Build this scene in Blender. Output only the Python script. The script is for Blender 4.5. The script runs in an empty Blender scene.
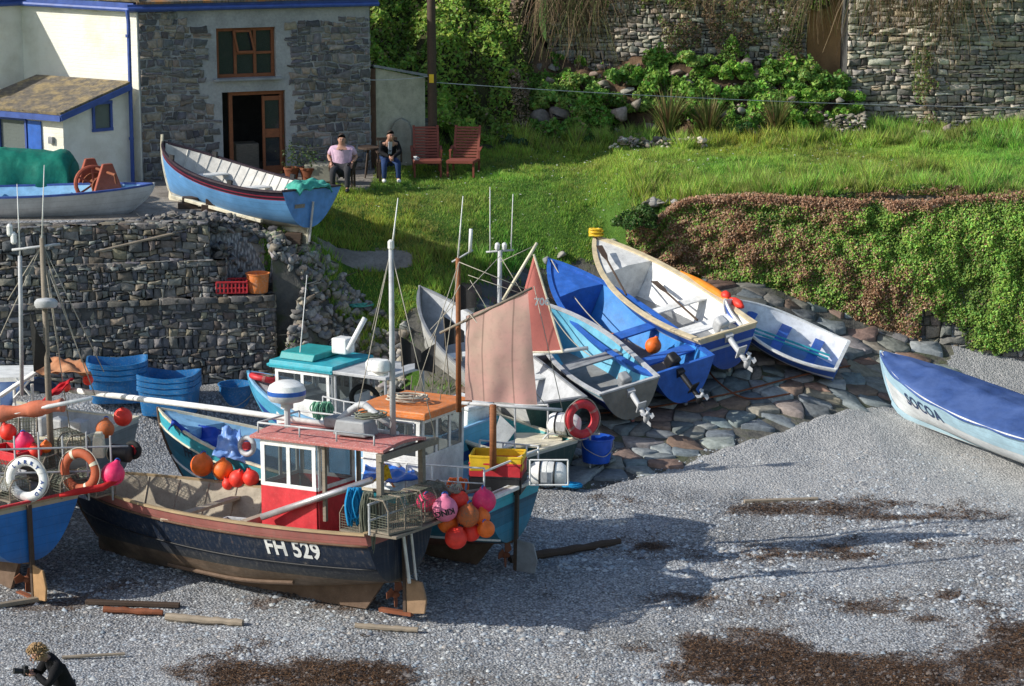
import bpy, math, random
import numpy as np
from mathutils import Vector, Matrix, Euler, noise
random.seed(7); RNG = np.random.default_rng(7)
C = bpy.context.scene.collection
R = math.radians
# ------------------------------------------------------------------ camera
CAM_H, FPX, PITCH = 12.2, 2400.0, R(12.29)
def th(py): return PITCH + math.atan((py - 343.0) / FPX)
def W(px, py, z=None, Y=None):
    """the place in the cove that lies at height z (or distance Y) along a sight line"""
    t = math.tan(th(py))
    if Y is None: Y = (CAM_H - z) / t
    else: z = CAM_H - Y * t
    d = Y * math.cos(PITCH) + (CAM_H - z) * math.sin(PITCH)
    return Vector(((px - 512.0) / FPX * d, Y, z))
cd = bpy.data.cameras.new('camera'); cam = bpy.data.objects.new('camera', cd); C.objects.link(cam)
cam.location = (0, 0, CAM_H); cam.rotation_euler = (math.pi / 2 - PITCH, 0, 0)
cd.sensor_width = 36; cd.lens = FPX * 36 / 1024; cd.clip_end = 2000; cd.clip_start = .5
bpy.context.scene.camera = cam
# ------------------------------------------------------------------ light
SUN_AZ = Vector((-1, -.25, 0)).normalized(); SUN_EL = R(30)
w = bpy.data.worlds.new('World'); bpy.context.scene.world = w; w.use_nodes = True
nt = w.node_tree; bg = nt.nodes['Background']; sk = nt.nodes.new('ShaderNodeTexSky')
sk.sky_type = 'NISHITA'; sk.sun_disc = False; sk.sun_elevation = SUN_EL
sk.sun_rotation = math.atan2(SUN_AZ.x, SUN_AZ.y)
nt.links.new(sk.outputs[0], bg.inputs[0]); bg.inputs[1].default_value = .145
sd = bpy.data.lights.new('sun', 'SUN'); so = bpy.data.objects.new('sun', sd); C.objects.link(so)
sd.energy = 5.0; sd.angle = R(.5); sd.color = (1, .96, .88)
tosun = SUN_AZ * math.cos(SUN_EL) + Vector((0, 0, math.sin(SUN_EL)))
so.rotation_euler = tosun.to_track_quat('Z', 'Y').to_euler(); so.location = (-20, 20, 30)
sc = bpy.context.scene
sc.view_settings.view_transform = 'Standard'; sc.view_settings.look = 'None'; sc.view_settings.exposure = 0
sc.cycles.max_bounces = 6; sc.cycles.transparent_max_bounces = 12
# ------------------------------------------------------------------ materials
MATS = {}
def newmat(name):
    m = bpy.data.materials.new(name); m.use_nodes = True
    n = m.node_tree.nodes; l = m.node_tree.links
    return m, n, l, n['Principled BSDF']
def rgba(c): return (c[0], c[1], c[2], 1)
def nd(n, t, **k):
    x = n.new(t)
    for a, b in k.items():
        if a in x.inputs: x.inputs[a].default_value = b
        else: setattr(x, a, b)
    return x
def noise_n(n, l, co, scale, detail=4, rough=.55):
    x = nd(n, 'ShaderNodeTexNoise'); x.inputs['Scale'].default_value = scale; x.inputs['Detail'].default_value = detail
    x.inputs['Roughness'].default_value = rough; l.new(co, x.inputs['Vector']); return x
def ramp(n, l, fac, stops, interp='LINEAR'):
    r = n.new('ShaderNodeValToRGB'); r.color_ramp.interpolation = interp; e = r.color_ramp.elements
    while len(e) < len(stops): e.new(.5)
    for i, (p, c) in enumerate(stops): e[i].position = p; e[i].color = rgba(c) if len(c) == 3 else c
    if fac is not None: l.new(fac, r.inputs[0])
    return r
def mixc(n, l, fac, a, b, mode='MIX'):
    m = n.new('ShaderNodeMix'); m.data_type = 'RGBA'; m.blend_type = mode
    for s, v in ((0, fac), (6, a), (7, b)):
        if hasattr(v, 'links') or isinstance(v, bpy.types.NodeSocket): l.new(v, m.inputs[s])
        else: m.inputs[s].default_value = v if s == 0 else rgba(v)
    return m.outputs[2]
def bump(n, l, h, strength, dist, bs):
    b = n.new('ShaderNodeBump'); b.inputs['Strength'].default_value = strength; b.inputs['Distance'].default_value = dist
    l.new(h, b.inputs['Height']); l.new(b.outputs[0], bs.inputs['Normal']); return b
def paint(name, col, rough=.45, wear=(.25, .22, .19), amt=.35, metal=0, grime=True, scale=5, bumpy=.15, spec=.4):
    """weathered paint or plastic: soft tone changes, chips and dirt"""
    if name in MATS: return MATS[name]
    m, n, l, bs = newmat(name); MATS[name] = m
    co = n.new('ShaderNodeTexCoord').outputs['Object']
    n1 = noise_n(n, l, co, scale, 5, .6); n2 = noise_n(n, l, co, scale * 6, 5, .65)
    dark = tuple(x * .72 for x in col); lite = tuple(min(1, x * 1.14 + .01) for x in col)
    base = ramp(n, l, n1.outputs[0], [(.3, dark), (.55, col), (.75, lite)]).outputs[0]
    wm = ramp(n, l, n2.outputs[0], [(.60 - .12 * amt, (0, 0, 0)), (.78 - .1 * amt, (amt, amt, amt))]).outputs[0]
    c = mixc(n, l, wm, base, wear)
    l.new(c, bs.inputs['Base Color']); bs.inputs['Roughness'].default_value = rough; bs.inputs['Metallic'].default_value = metal
    bs.inputs['Specular IOR Level'].default_value = spec
    bump(n, l, n2.outputs[0], bumpy, .01, bs)
    return m
def wood(name, col, rough=.75, scale=3, dark=.55):
    if name in MATS: return MATS[name]
    m, n, l, bs = newmat(name); MATS[name] = m
    co = n.new('ShaderNodeTexCoord').outputs['Object']
    mp = n.new('ShaderNodeMapping'); mp.inputs['Scale'].default_value = (1.2, 9, 9); l.new(co, mp.inputs[0])
    n1 = noise_n(n, l, mp.outputs[0], scale, 6, .6); n2 = noise_n(n, l, co, 2.5, 4)
    a = ramp(n, l, n1.outputs[0], [(.3, tuple(x * dark for x in col)), (.6, col), (.8, tuple(min(1, x * 1.25) for x in col))]).outputs[0]
    c = mixc(n, l, n2.outputs[0], a, tuple(x * .6 for x in col))
    l.new(c, bs.inputs['Base Color']); bs.inputs['Roughness'].default_value = rough; bump(n, l, n1.outputs[0], .3, .01, bs)
    return m
def fabric(name, col, rough=.85, col2=None, scale=7):
    if name in MATS: return MATS[name]
    m, n, l, bs = newmat(name); MATS[name] = m
    co = n.new('ShaderNodeTexCoord').outputs['Object']
    n1 = noise_n(n, l, co, scale, 5, .6); n2 = noise_n(n, l, co, 1.6, 4, .6)
    a = ramp(n, l, n1.outputs[0], [(.3, tuple(x * .7 for x in col)), (.6, col), (.8, tuple(min(1, x * 1.15) for x in col))]).outputs[0]
    c = mixc(n, l, ramp(n, l, n2.outputs[0], [(.4, (0, 0, 0)), (.65, (.8, .8, .8))]).outputs[0], a, col2 or tuple(x * .75 for x in col))
    l.new(c, bs.inputs['Base Color']); bs.inputs['Roughness'].default_value = rough; bs.inputs['Specular IOR Level'].default_value = .2
    bump(n, l, n1.outputs[0], .5, .03, bs)
    return m
def sailcloth(name, col, col2):
    m, n, l, bs = newmat(name); MATS[name] = m
    co = n.new('ShaderNodeTexCoord').outputs['Object']
    n1 = noise_n(n, l, co, 1.2, 5, .6); n2 = noise_n(n, l, co, 11, 6, .7)
    a = ramp(n, l, n1.outputs[0], [(.32, col2), (.62, col)]).outputs[0]
    c = mixc(n, l, ramp(n, l, n2.outputs[0], [(.5, (0, 0, 0)), (.75, (.35, .35, .35))]).outputs[0], a, tuple(x * .5 for x in col))
    wv = n.new('ShaderNodeTexWave'); wv.bands_direction = 'X'; wv.inputs['Scale'].default_value = .62; l.new(co, wv.inputs['Vector'])
    seam = ramp(n, l, wv.outputs[1] if len(wv.outputs) > 1 else wv.outputs[0], [(0, (.55, .55, .55)), (.012, (1, 1, 1))]).outputs[0]
    c = mixc(n, l, 1.0, c, seam, 'MULTIPLY')
    l.new(c, bs.inputs['Base Color']); bs.inputs['Roughness'].default_value = .9
    tr = n.new('ShaderNodeBsdfTranslucent'); l.new(c, tr.inputs[0]); mx = n.new('ShaderNodeMixShader'); mx.inputs[0].default_value = .3
    l.new(bs.outputs[0], mx.inputs[1]); l.new(tr.outputs[0], mx.inputs[2]); l.new(mx.outputs[0], n['Material Output'].inputs[0])
    return m
def attr_mat(name, rough=.85, translucent=0, nscale=20, namt=.35, bstr=.4, spec=.25, bdist=.02):
    """colour comes from the mesh (one tone per stone or leaf), broken up by noise"""
    if name in MATS: return MATS[name]
    m, n, l, bs = newmat(name); MATS[name] = m
    at = n.new('ShaderNodeAttribute'); at.attribute_name = 'col'
    co = n.new('ShaderNodeTexCoord').outputs['Object']
    n1 = noise_n(n, l, co, nscale, 6, .65)
    f = ramp(n, l, n1.outputs[0], [(.25, (1 - namt,) * 3), (.75, (1 + namt,) * 3)]).outputs[0]
    c = mixc(n, l, 1.0, at.outputs['Color'], f, 'MULTIPLY')
    l.new(c, bs.inputs['Base Color']); bs.inputs['Roughness'].default_value = rough; bs.inputs['Specular IOR Level'].default_value = spec
    if bstr: bump(n, l, n1.outputs[0], bstr, bdist, bs)
    if translucent:
        tr = n.new('ShaderNodeBsdfTranslucent'); l.new(c, tr.inputs[0]); mx = n.new('ShaderNodeMixShader'); mx.inputs[0].default_value = translucent
        l.new(bs.outputs[0], mx.inputs[1]); l.new(tr.outputs[0], mx.inputs[2]); l.new(mx.outputs[0], n['Material Output'].inputs[0])
    return m
def glass(name='dark_glass', col=(.05, .06, .07)):
    if name in MATS: return MATS[name]
    m, n, l, bs = newmat(name); MATS[name] = m
    bs.inputs['Base Color'].default_value = rgba(col); bs.inputs['Roughness'].default_value = .12; bs.inputs['Specular IOR Level'].default_value = .8
    tr = n.new('ShaderNodeBsdfTransparent'); tr.inputs[0].default_value = (.8, .86, .88, 1); mx = n.new('ShaderNodeMixShader'); mx.inputs[0].default_value = .45
    l.new(bs.outputs[0], mx.inputs[1]); l.new(tr.outputs[0], mx.inputs[2]); l.new(mx.outputs[0], n['Material Output'].inputs[0])
    return m
def hullmat(name, stripes, wl=.45, bottom=(.10, .05, .035), grime=.5, band=1.2):
    """stripes: [(metres below the sheer, colour), ...] ; bottom paint below the waterline"""
    m, n, l, bs = newmat(name); MATS[name] = m
    tc = n.new('ShaderNodeTexCoord'); co = tc.outputs['Object']
    sx = n.new('ShaderNodeSeparateXYZ'); l.new(tc.outputs['UV'], sx.inputs[0]); so_ = n.new('ShaderNodeSeparateXYZ'); l.new(co, so_.inputs[0])
    mr = n.new('ShaderNodeMath'); mr.operation = 'DIVIDE'; mr.inputs[1].default_value = band; l.new(sx.outputs[1], mr.inputs[0])
    top = ramp(n, l, mr.outputs[0], [(min(1, d / band), c) for d, c in stripes], 'CONSTANT').outputs[0]
    n1 = noise_n(n, l, co, 2.2, 6, .62); n2 = noise_n(n, l, co, 14, 6, .7)
    st = n.new('ShaderNodeMapping'); st.inputs['Scale'].default_value = (9, 9, .8); l.new(co, st.inputs[0]); n3 = noise_n(n, l, st.outputs[0], 2.2, 5, .6)
    top = mixc(n, l, 1.0, top, ramp(n, l, n1.outputs[0], [(.3, (.72,) * 3), (.7, (1.12,) * 3)]).outputs[0], 'MULTIPLY')
    top = mixc(n, l, ramp(n, l, n3.outputs[0], [(.5, (0, 0, 0)), (.78, (grime * .6,) * 3)]).outputs[0], top, (.22, .2, .18))
    top = mixc(n, l, ramp(n, l, n2.outputs[0], [(.62, (0, 0, 0)), (.74, (grime * .8,) * 3)]).outputs[0], top, (.36, .3, .24))
    bot = ramp(n, l, n1.outputs[0], [(.3, tuple(x * .55 for x in bottom)), (.5, bottom), (.62, tuple(min(1, x * 1.8 + .02) for x in bottom)), (.75, tuple(x * .8 for x in bottom))]).outputs[0]
    bot = mixc(n, l, ramp(n, l, n2.outputs[0], [(.5, (0, 0, 0)), (.7, (.6,) * 3)]).outputs[0], bot, (.16, .13, .10))
    wv = n.new('ShaderNodeMath'); wv.operation = 'MULTIPLY_ADD'; wv.inputs[1].default_value = .02; l.new(n2.outputs[0], wv.inputs[0]); l.new(so_.outputs[2], wv.inputs[2])
    gt = n.new('ShaderNodeMath'); gt.operation = 'GREATER_THAN'; gt.inputs[1].default_value = wl; l.new(wv.outputs[0], gt.inputs[0])
    c = mixc(n, l, gt.outputs[0], bot, top)
    # plank seams run with the sheer
    pk = n.new('ShaderNodeMath'); pk.operation = 'MULTIPLY'; pk.inputs[1].default_value = 7.2; l.new(sx.outputs[1], pk.inputs[0])
    fr = n.new('ShaderNodeMath'); fr.operation = 'FRACT'; l.new(pk.outputs[0], fr.inputs[0])
    seam = ramp(n, l, fr.outputs[0], [(0, (.62,) * 3), (.07, (1,) * 3), (.93, (1,) * 3), (1, (.62,) * 3)]).outputs[0]
    seamc = mixc(n, l, .55, (1, 1, 1), seam); c = mixc(n, l, 1.0, c, seamc, 'MULTIPLY')
    # a scum line above the bottom paint
    sc_ = n.new('ShaderNodeMapRange'); sc_.inputs[1].default_value = wl; sc_.inputs[2].default_value = wl + .28; sc_.inputs[3].default_value = .55; sc_.inputs[4].default_value = 0; l.new(wv.outputs[0], sc_.inputs[0])
    scm = n.new('ShaderNodeMath'); scm.operation = 'MULTIPLY'; l.new(sc_.outputs[0], scm.inputs[0]); l.new(n1.outputs[0], scm.inputs[1]); c = mixc(n, l, scm.outputs[0], c, (.14, .12, .07))
    rs_ = ramp(n, l, n3.outputs[0], [(.60, (0, 0, 0)), (.74, (grime,) * 3)]).outputs[0]; rm = n.new('ShaderNodeMath'); rm.operation = 'MULTIPLY'; l.new(rs_, rm.inputs[0]); l.new(ramp(n, l, n1.outputs[0], [(.5, (0, 0, 0)), (.65, (1, 1, 1))]).outputs[0], rm.inputs[1]); c = mixc(n, l, rm.outputs[0], c, (.22, .09, .035))
    l.new(c, bs.inputs['Base Color']); bs.inputs['Roughness'].default_value = .5; bs.inputs['Specular IOR Level'].default_value = .35
    sm_ = n.new('ShaderNodeMath'); sm_.operation = 'MULTIPLY_ADD'; sm_.inputs[1].default_value = .25; l.new(n2.outputs[0], sm_.inputs[0]); l.new(seam, sm_.inputs[2])
    bump(n, l, sm_.outputs[0], .35, .012, bs)
    return m
def M(k):
    P = dict(
        white=((.84, .84, .81), .45, (.45, .38, .3), .5), cream=((.72, .66, .50), .5, (.35, .28, .2), .5),
        red=((.60, .035, .045), .5, (.6, .3, .25), .3), palered=((.52, .17, .15), .75, (.60, .52, .47), .75),
        blue=((.03, .13, .50), .45, (.25, .25, .27), .3), deepblue=((.02, .055, .22), .45, (.3, .3, .3), .3),
        paleblue=((.22, .45, .68), .5, (.3, .28, .25), .4), turquoise=((.03, .38, .46), .5, (.3, .28, .25), .4),
        teal=((.02, .30, .30), .5, (.3, .3, .25), .35), orange=((.74, .22, .05), .55, (.5, .42, .34), .75),
        trim=((.05, .10, .34), .5, (.2, .2, .2), .3), black=((.015, .015, .017), .5, (.1, .1, .1), .3),
        grey=((.28, .29, .30), .6, (.15, .13, .11), .45), lightgrey=((.48, .49, .50), .55, (.2, .18, .15), .45),
        yellow=((.85, .55, .03), .5, (.4, .3, .2), .25), rust=((.22, .07, .03), .85, (.08, .05, .04), .6),
        winchred=((.36, .085, .045), .75, (.1, .06, .05), .5),
        alu=((.58, .56, .57), .35, (.3, .3, .3), .4), brown=((.13, .07, .04), .75, (.25, .2, .15), .4),
        bluetub=((.02, .17, .42), .38, (.25, .3, .34), .7), bluebin=((.015, .10, .55), .35, (.1, .15, .3), .2),
        rubber=((.02, .02, .02), .8, (.08, .08, .08), .4), green=((.03, .12, .08), .6, (.2, .2, .2), .3))
    if k in P: c, r, wr, a = P[k]; return paint(k + '_paint', c, r, wr, a, metal=.6 if k == 'alu' else 0)
    if k == 'buoy_orange': return paint('orange_buoy_skin', (.90, .17, .02), .5, (.6, .25, .14), .35)
    if k == 'buoy_pink': return paint('pink_buoy_skin', (.92, .04, .16), .5, (.7, .3, .32), .35)
    if k == 'buoy_red': return paint('red_buoy_skin', (.90, .05, .03), .5, (.6, .2, .15), .35)
    if k == 'buoy_pale': return paint('faded_pink_buoy_skin', (.82, .22, .36), .5, (.5, .3, .3), .25)
    if k == 'buoy_dull': return paint('weedy_orange_buoy_skin', (.55, .14, .04), .7, (.14, .12, .08), .9)
    if k == 'rope': return fabric('pale_rope', (.5, .46, .38))
    if k == 'bluerope': return fabric('blue_rope', (.02, .30, .62))
    if k == 'greenrope': return fabric('green_rope', (.10, .42, .34))
    if k == 'net': return fabric('drab_net', (.20, .21, .16))
    if k == 'oldwood': return wood('weathered_wood', (.30, .25, .19))
    if k == 'driftwood': return wood('bleached_wood', (.42, .34, .25))
    if k == 'darkwood': return wood('dark_wood', (.09, .055, .035))
    if k == 'redwood': return wood('stained_red_wood', (.30, .075, .045))
    if k == 'doorwood': return wood('varnished_wood', (.33, .11, .04))
    if k == 'rustwood': return wood('rusty_mast_wood', (.34, .12, .04))
    if k == 'varnish': return wood('varnished_gunwale', (.50, .36, .20))
    if k == 'glass': return glass()
    raise KeyError(k)
# ------------------------------------------------------------------ mesh tools
def rotM(x=0, y=0, z=0): return Euler((R(x), R(y), R(z))).to_matrix()
class MB:
    def __init__(s): s.v = []; s.f = []; s.m = []; s.uv = None
    def add(s, vs, fs, mi=0):
        o = len(s.v); s.v += [Vector(p) for p in vs]; s.f += [tuple(o + i for i in f) for f in fs]; s.m += [mi] * len(fs); return s
    def box(s, c, size, rot=None, mi=0, taper=1.0):
        hx, hy, hz = [k / 2 for k in size]; vs = []
        for z in (-1, 1):
            t = taper if z > 0 else 1
            for x, y in ((-1, -1), (1, -1), (1, 1), (-1, 1)): vs.append(Vector((x * hx * t, y * hy * t, z * hz)))
        if rot is not None: vs = [rot @ p for p in vs]
        vs = [p + Vector(c) for p in vs]
        return s.add(vs, [(3, 2, 1, 0), (4, 5, 6, 7), (0, 1, 5, 4), (1, 2, 6, 5), (2, 3, 7, 6), (3, 0, 4, 7)], mi)
    def beam(s, p0, p1, wd, ht, mi=0, up=(0, 0, 1)):
        p0 = Vector(p0); p1 = Vector(p1); d = p1 - p0; L = d.length; x = d.normalized(); u = Vector(up)
        if abs(x.dot(u)) > .98: u = Vector((1, 0, 0))
        y = u.cross(x).normalized(); z = x.cross(y)
        rot = Matrix((x, y, z)).transposed()
        return s.box((p0 + p1) / 2, (L, wd, ht), rot, mi)
    def tube(s, pts, r, seg=8, mi=0, closed=False):
        pts = [Vector(p) for p in pts]; n = len(pts); rs = r if isinstance(r, (list, tuple)) else [r] * n
        vs = []; prev = None
        for i, p in enumerate(pts):
            if closed: t = pts[(i + 1) % n] - pts[i - 1]
            else: t = pts[min(i + 1, n - 1)] - pts[max(i - 1, 0)]
            t.normalize()
            if prev is None: a = Vector((0, 0, 1)) if abs(t.z) < .9 else Vector((1, 0, 0)); u = a.cross(t).normalized()
            else: u = (prev - t * prev.dot(t)).normalized()
            prev = u; q = t.cross(u)
            for k in range(seg): a = 2 * math.pi * k / seg; vs.append(p + (u * math.cos(a) + q * math.sin(a)) * rs[i])
        fs = []
        for i in range(n if closed else n - 1):
            j = (i + 1) % n
            for k in range(seg): fs.append((i * seg + k, i * seg + (k + 1) % seg, j * seg + (k + 1) % seg, j * seg + k))
        if not closed: fs.append(tuple(range(seg - 1, -1, -1))); fs.append(tuple((n - 1) * seg + k for k in range(seg)))
        return s.add(vs, fs, mi)
    def lathe(s, prof, c=(0, 0, 0), rot=None, seg=20, mi=0, ex=1.0):
        vs = []; fs = []; n = len(prof)
        for r, z in prof:
            for k in range(seg):
                a = 2 * math.pi * k / seg; p = Vector((r * math.cos(a) * ex, r * math.sin(a), z))
                vs.append((rot @ p if rot is not None else p) + Vector(c))
        for i in range(n - 1):
            for k in range(seg): fs.append((i * seg + k, i * seg + (k + 1) % seg, (i + 1) * seg + (k + 1) % seg, (i + 1) * seg + k))
        if prof[0][0] > 1e-4: fs.append(tuple(range(seg - 1, -1, -1)))
        if prof[-1][0] > 1e-4: fs.append(tuple((n - 1) * seg + k for k in range(seg)))
        return s.add(vs, fs, mi)
    def ball(s, c, r, sc3=(1, 1, 1), seg=18, rot=None, mi=0):
        pr = [(max(1e-5, r * math.sin(math.pi * i / 10)), -r * math.cos(math.pi * i / 10)) for i in range(11)]
        o = len(s.v); s.lathe(pr, (0, 0, 0), None, seg, mi)
        for i in range(o, len(s.v)):
            p = s.v[i]; p = Vector((p.x * sc3[0], p.y * sc3[1], p.z * sc3[2])); s.v[i] = (rot @ p if rot is not None else p) + Vector(c)
        return s
    def torus(s, c, R0, r, rot=None, seg=28, ms=10, mi=0, flat=1.0):
        vs = []; fs = []
        for i in range(seg):
            a = 2 * math.pi * i / seg
            for k in range(ms):
                b = 2 * math.pi * k / ms; q = R0 + r * math.cos(b)
                p = Vector((q * math.cos(a), q * math.sin(a), r * math.sin(b) * flat)); vs.append((rot @ p if rot is not None else p) + Vector(c))
        for i in range(seg):
            for k in range(ms):
                j = (i + 1) % seg; h = (k + 1) % ms; fs.append((i * ms + k, j * ms + k, j * ms + h, i * ms + h))
        return s.add(vs, fs, mi)
    def prism(s, poly, d, mi=0):
        """closed outline of 3D points swept by the vector d"""
        n = len(poly); poly = [Vector(p) for p in poly]; d = Vector(d)
        vs = poly + [p + d for p in poly]; fs = [tuple(range(n - 1, -1, -1)), tuple(range(n, 2 * n))]
        fs += [(i, (i + 1) % n, n + (i + 1) % n, n + i) for i in range(n)]
        return s.add(vs, fs, mi)
    def grid(s, fn, nu, nv, mi=0):
        vs = [fn(i / nu, j / nv) for i in range(nu + 1) for j in range(nv + 1)]
        fs = [(i * (nv + 1) + j, (i + 1) * (nv + 1) + j, (i + 1) * (nv + 1) + j + 1, i * (nv + 1) + j + 1) for i in range(nu) for j in range(nv)]
        return s.add(vs, fs, mi)
    def build(s, name, mat, parent=None, smooth=False, bevel=0, solid=0):
        me = bpy.data.meshes.new(name); me.from_pydata([tuple(p) for p in s.v], [], s.f)
        for m in (mat if isinstance(mat, (list, tuple)) else [mat]): me.materials.append(m)
        me.polygons.foreach_set('material_index', s.m)
        if smooth: me.polygons.foreach_set('use_smooth', [True] * len(s.f))
        if s.uv is not None:
            ul = me.uv_layers.new(name='UVMap')
            for lp in me.loops: ul.data[lp.index].uv = s.uv[lp.vertex_index]
        me.update(); o = bpy.data.objects.new(name, me); C.objects.link(o)
        if parent: o.parent = parent
        if solid: q = o.modifiers.new('thick', 'SOLIDIFY'); q.thickness = solid; q.offset = 0
        if bevel: q = o.modifiers.new('edge', 'BEVEL'); q.width = bevel; q.segments = 2; q.limit_method = 'ANGLE'
        if smooth == 2:
            try: me.set_sharp_from_angle(angle=R(38))
            except Exception: pass
        return o
def npmesh(name, V, F, mat, col=None, parent=None, smooth=False):
    me = bpy.data.meshes.new(name); V = np.asarray(V, dtype=np.float32); F = np.asarray(F, dtype=np.int32); k = F.shape[1]
    me.vertices.add(len(V)); me.vertices.foreach_set('co', V.ravel())
    me.loops.add(F.size); me.loops.foreach_set('vertex_index', F.ravel())
    me.polygons.add(len(F)); me.polygons.foreach_set('loop_start', np.arange(0, F.size, k, dtype=np.int32))
    if smooth: me.polygons.foreach_set('use_smooth', np.ones(len(F), dtype=bool))
    me.update(calc_edges=True)
    if col is not None:
        a = me.color_attributes.new('col', 'FLOAT_COLOR', 'POINT'); c4 = np.ones((len(V), 4), dtype=np.float32); c4[:, :3] = col
        a.data.foreach_set('color', c4.ravel())
    me.materials.append(mat); o = bpy.data.objects.new(name, me); C.objects.link(o)
    if parent: o.parent = parent
    return o
def tag(o, label=None, cat=None, group=None, kind=None):
    if label: o['label'] = label
    if cat: o['category'] = cat
    if group: o['group'] = group
    if kind: o['kind'] = kind
    return o
def thing(name, label, cat, loc=(0, 0, 0), rot=None, group=None):
    o = bpy.data.objects.new(name, None); C.objects.link(o); o.location = loc; o.empty_display_size = .2
    if rot is not None: o.rotation_euler = rot.to_euler() if isinstance(rot, Matrix) else rot
    return tag(o, label, cat, group)
def dup(root, loc, rot=None, label=None, scale=None):
    r = root.copy(); C.objects.link(r); r.location = loc
    if rot is not None: r.rotation_euler = rot.to_euler() if isinstance(rot, Matrix) else rot
    if label: r['label'] = label
    if scale: r.scale = (scale,) * 3
    for ch in list(root.children):
        c = ch.copy(); C.objects.link(c); c.parent = r
        for g in list(ch.children):
            d = g.copy(); C.objects.link(d); d.parent = c
    return r
def sag(p0, p1, s, n=14):
    p0 = Vector(p0); p1 = Vector(p1)
    return [p0.lerp(p1, i / n) - Vector((0, 0, s * 4 * (i / n) * (1 - i / n))) for i in range(n + 1)]
def catmull(P, n=6):
    P = [Vector(p) for p in P]; out = []
    for i in range(len(P) - 1):
        a = P[max(i - 1, 0)]; b = P[i]; c = P[i + 1]; d = P[min(i + 2, len(P) - 1)]
        for k in range(n):
            t = k / n; out.append(.5 * ((2 * b) + (c - a) * t + (2 * a - 5 * b + 4 * c - d) * t * t + (3 * b - a - 3 * c + d) * t ** 3))
    return out + [P[-1]]
# ------------------------------------------------------------------ lie of the land
CTRL = [(100,600,0),(400,620,0),(700,600,0),(1000,600,.05),(500,686,-.25),(0,686,-.25),(1000,686,-.25),(-150,600,0),(1200,600,.05),
        (0,400,.8),(100,400,.85),(250,395,.9),(400,405,.8),(300,470,.35),(0,470,.35),(-150,470,.35),(1024,500,.22),(850,500,.22),(1200,470,.4),
        (600,490,.30),(750,455,.48),(885,402,.75),(1020,440,.4),(1024,376,.75),(860,350,1.35),(1200,380,.6),
        (600,400,1.0),(725,345,1.75),(690,388,1.15),(470,370,1.25),(700,292,2.4),(640,275,2.5),
        (350,385,.9),(350,330,1.9),(350,290,2.6),(350,262,3.1),(350,240,3.45),(350,215,3.85),(350,190,4.1),(280,262,3.4),(280,235,3.8),
        (430,400,.85),(430,340,1.7),(430,295,2.55),(430,262,3.1),(430,230,3.55),(430,200,3.95),(430,180,4.12),
        (550,400,.95),(550,340,1.6),(550,300,2.1),(550,262,2.75),(550,230,3.35),(550,200,3.85),(550,175,4.12),
        (630,300,2.1),(630,255,2.85),(630,225,3.35),(630,200,3.75),(630,175,4.1),
        (450,150,4.35),(600,145,4.45),(350,170,4.2),(780,150,4.5),(950,140,4.5)]
_cp = np.array([tuple(W(x, y, z)) for x, y, z in CTRL])
def _phi(r2): return .5 * r2 * np.log(r2 + 1e-9)
_n = len(_cp); _K = _phi(((_cp[:, None, :2] - _cp[None, :, :2]) ** 2).sum(-1)) + np.eye(_n) * .15
_P = np.c_[np.ones(_n), _cp[:, :2]]
_sol = np.linalg.solve(np.block([[_K, _P], [_P.T, np.zeros((3, 3))]]), np.r_[_cp[:, 2], 0, 0, 0])
WL0 = Vector((2.85, 51.3, 0)); WL1 = Vector((16, 49.2, 0))      # ivy covered retaining wall
def behind_ivy(X, Y): return (X > 2.85) & (Y > 51.3 - (X - 2.85) * 2.1 / 13.15 + .05)
def sstep(a, b, x): t = np.clip((x - a) / (b - a), 0, 1); return t * t * (3 - 2 * t)
def height(X, Y):
    X = np.asarray(X, dtype=float); Y = np.asarray(Y, dtype=float); Y0 = Y; Y = Y - .2 * np.minimum(0, X + 4.9) * (Y < 55)
    x = np.clip(X, -11, 12.5); y = np.clip(Y, 31, 61); q = np.stack([x.ravel(), y.ravel()], 1)
    out = np.empty(len(q))
    for i in range(0, len(q), 20000):
        d2 = ((q[i:i + 20000, None, :] - _cp[None, :, :2]) ** 2).sum(-1)
        out[i:i + 20000] = _phi(d2) @ _sol[:_n] + _sol[_n] + q[i:i + 20000] @ _sol[_n + 1:]
    low = out.reshape(X.shape); low = np.minimum(low, 4.5) - np.clip(31 - Y, 0, 30) * .05
    plat = .85 + 3.33 * sstep(48.35, 48.75, Y) + .003 * (Y - 49)
    low = np.where((Y < 48.3) & (X < -3.8), np.minimum(low, .95 + 3 * sstep(-4.9, -3.8, X)), low); plat = np.where(Y < 48.3, low, plat)
    soft = .9 + 3.28 * sstep(46.9, 49.6, Y)
    plat = plat - .45 * sstep(-6.4, -4.6, X) * (1 - sstep(49.3, 52.5, Y)) * (Y > 48.3)
    p = (1 - sstep(-5.0, -3.6, X)) * np.where(Y < 46.9, 0, 1)
    soft = .9 + 3.28 * sstep(47.3, 49.6, Y)
    z = np.where(X < -4.95, plat, low * (1 - p) + np.maximum(np.minimum(soft, plat), low) * p)
    bx_ = np.clip(2.85 - X, 0, 9); q = sstep(1.5, 2.85, X) * sstep(51.35 + bx_ * 1.6, 52.2 + bx_ * 1.6, Y)
    hi = 4.45 - .38 * (1 - sstep(3, 8, X)) * (1 - sstep(51, 56, Y))
    z = np.where(behind_ivy(X, Y), hi, z * (1 - q) + hi * q)
    z = z + np.clip(Y - 62.5, 0, 60) * .35
    return z
def hz(x, y): return float(height(np.array([x]), np.array([y]))[0])
def G(px, py):
    """where a sight line meets the land"""
    Y = 25.0; t = math.tan(th(py)); prev = None
    while Y < 75:
        z = CAM_H - Y * t; d = Y * math.cos(PITCH) + (CAM_H - z) * math.sin(PITCH); X = (px - 512) / FPX * d
        if z <= hz(X, Y): break
        prev = (X, Y, z); Y += .15
    return Vector((X, Y, hz(X, Y)))
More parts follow.
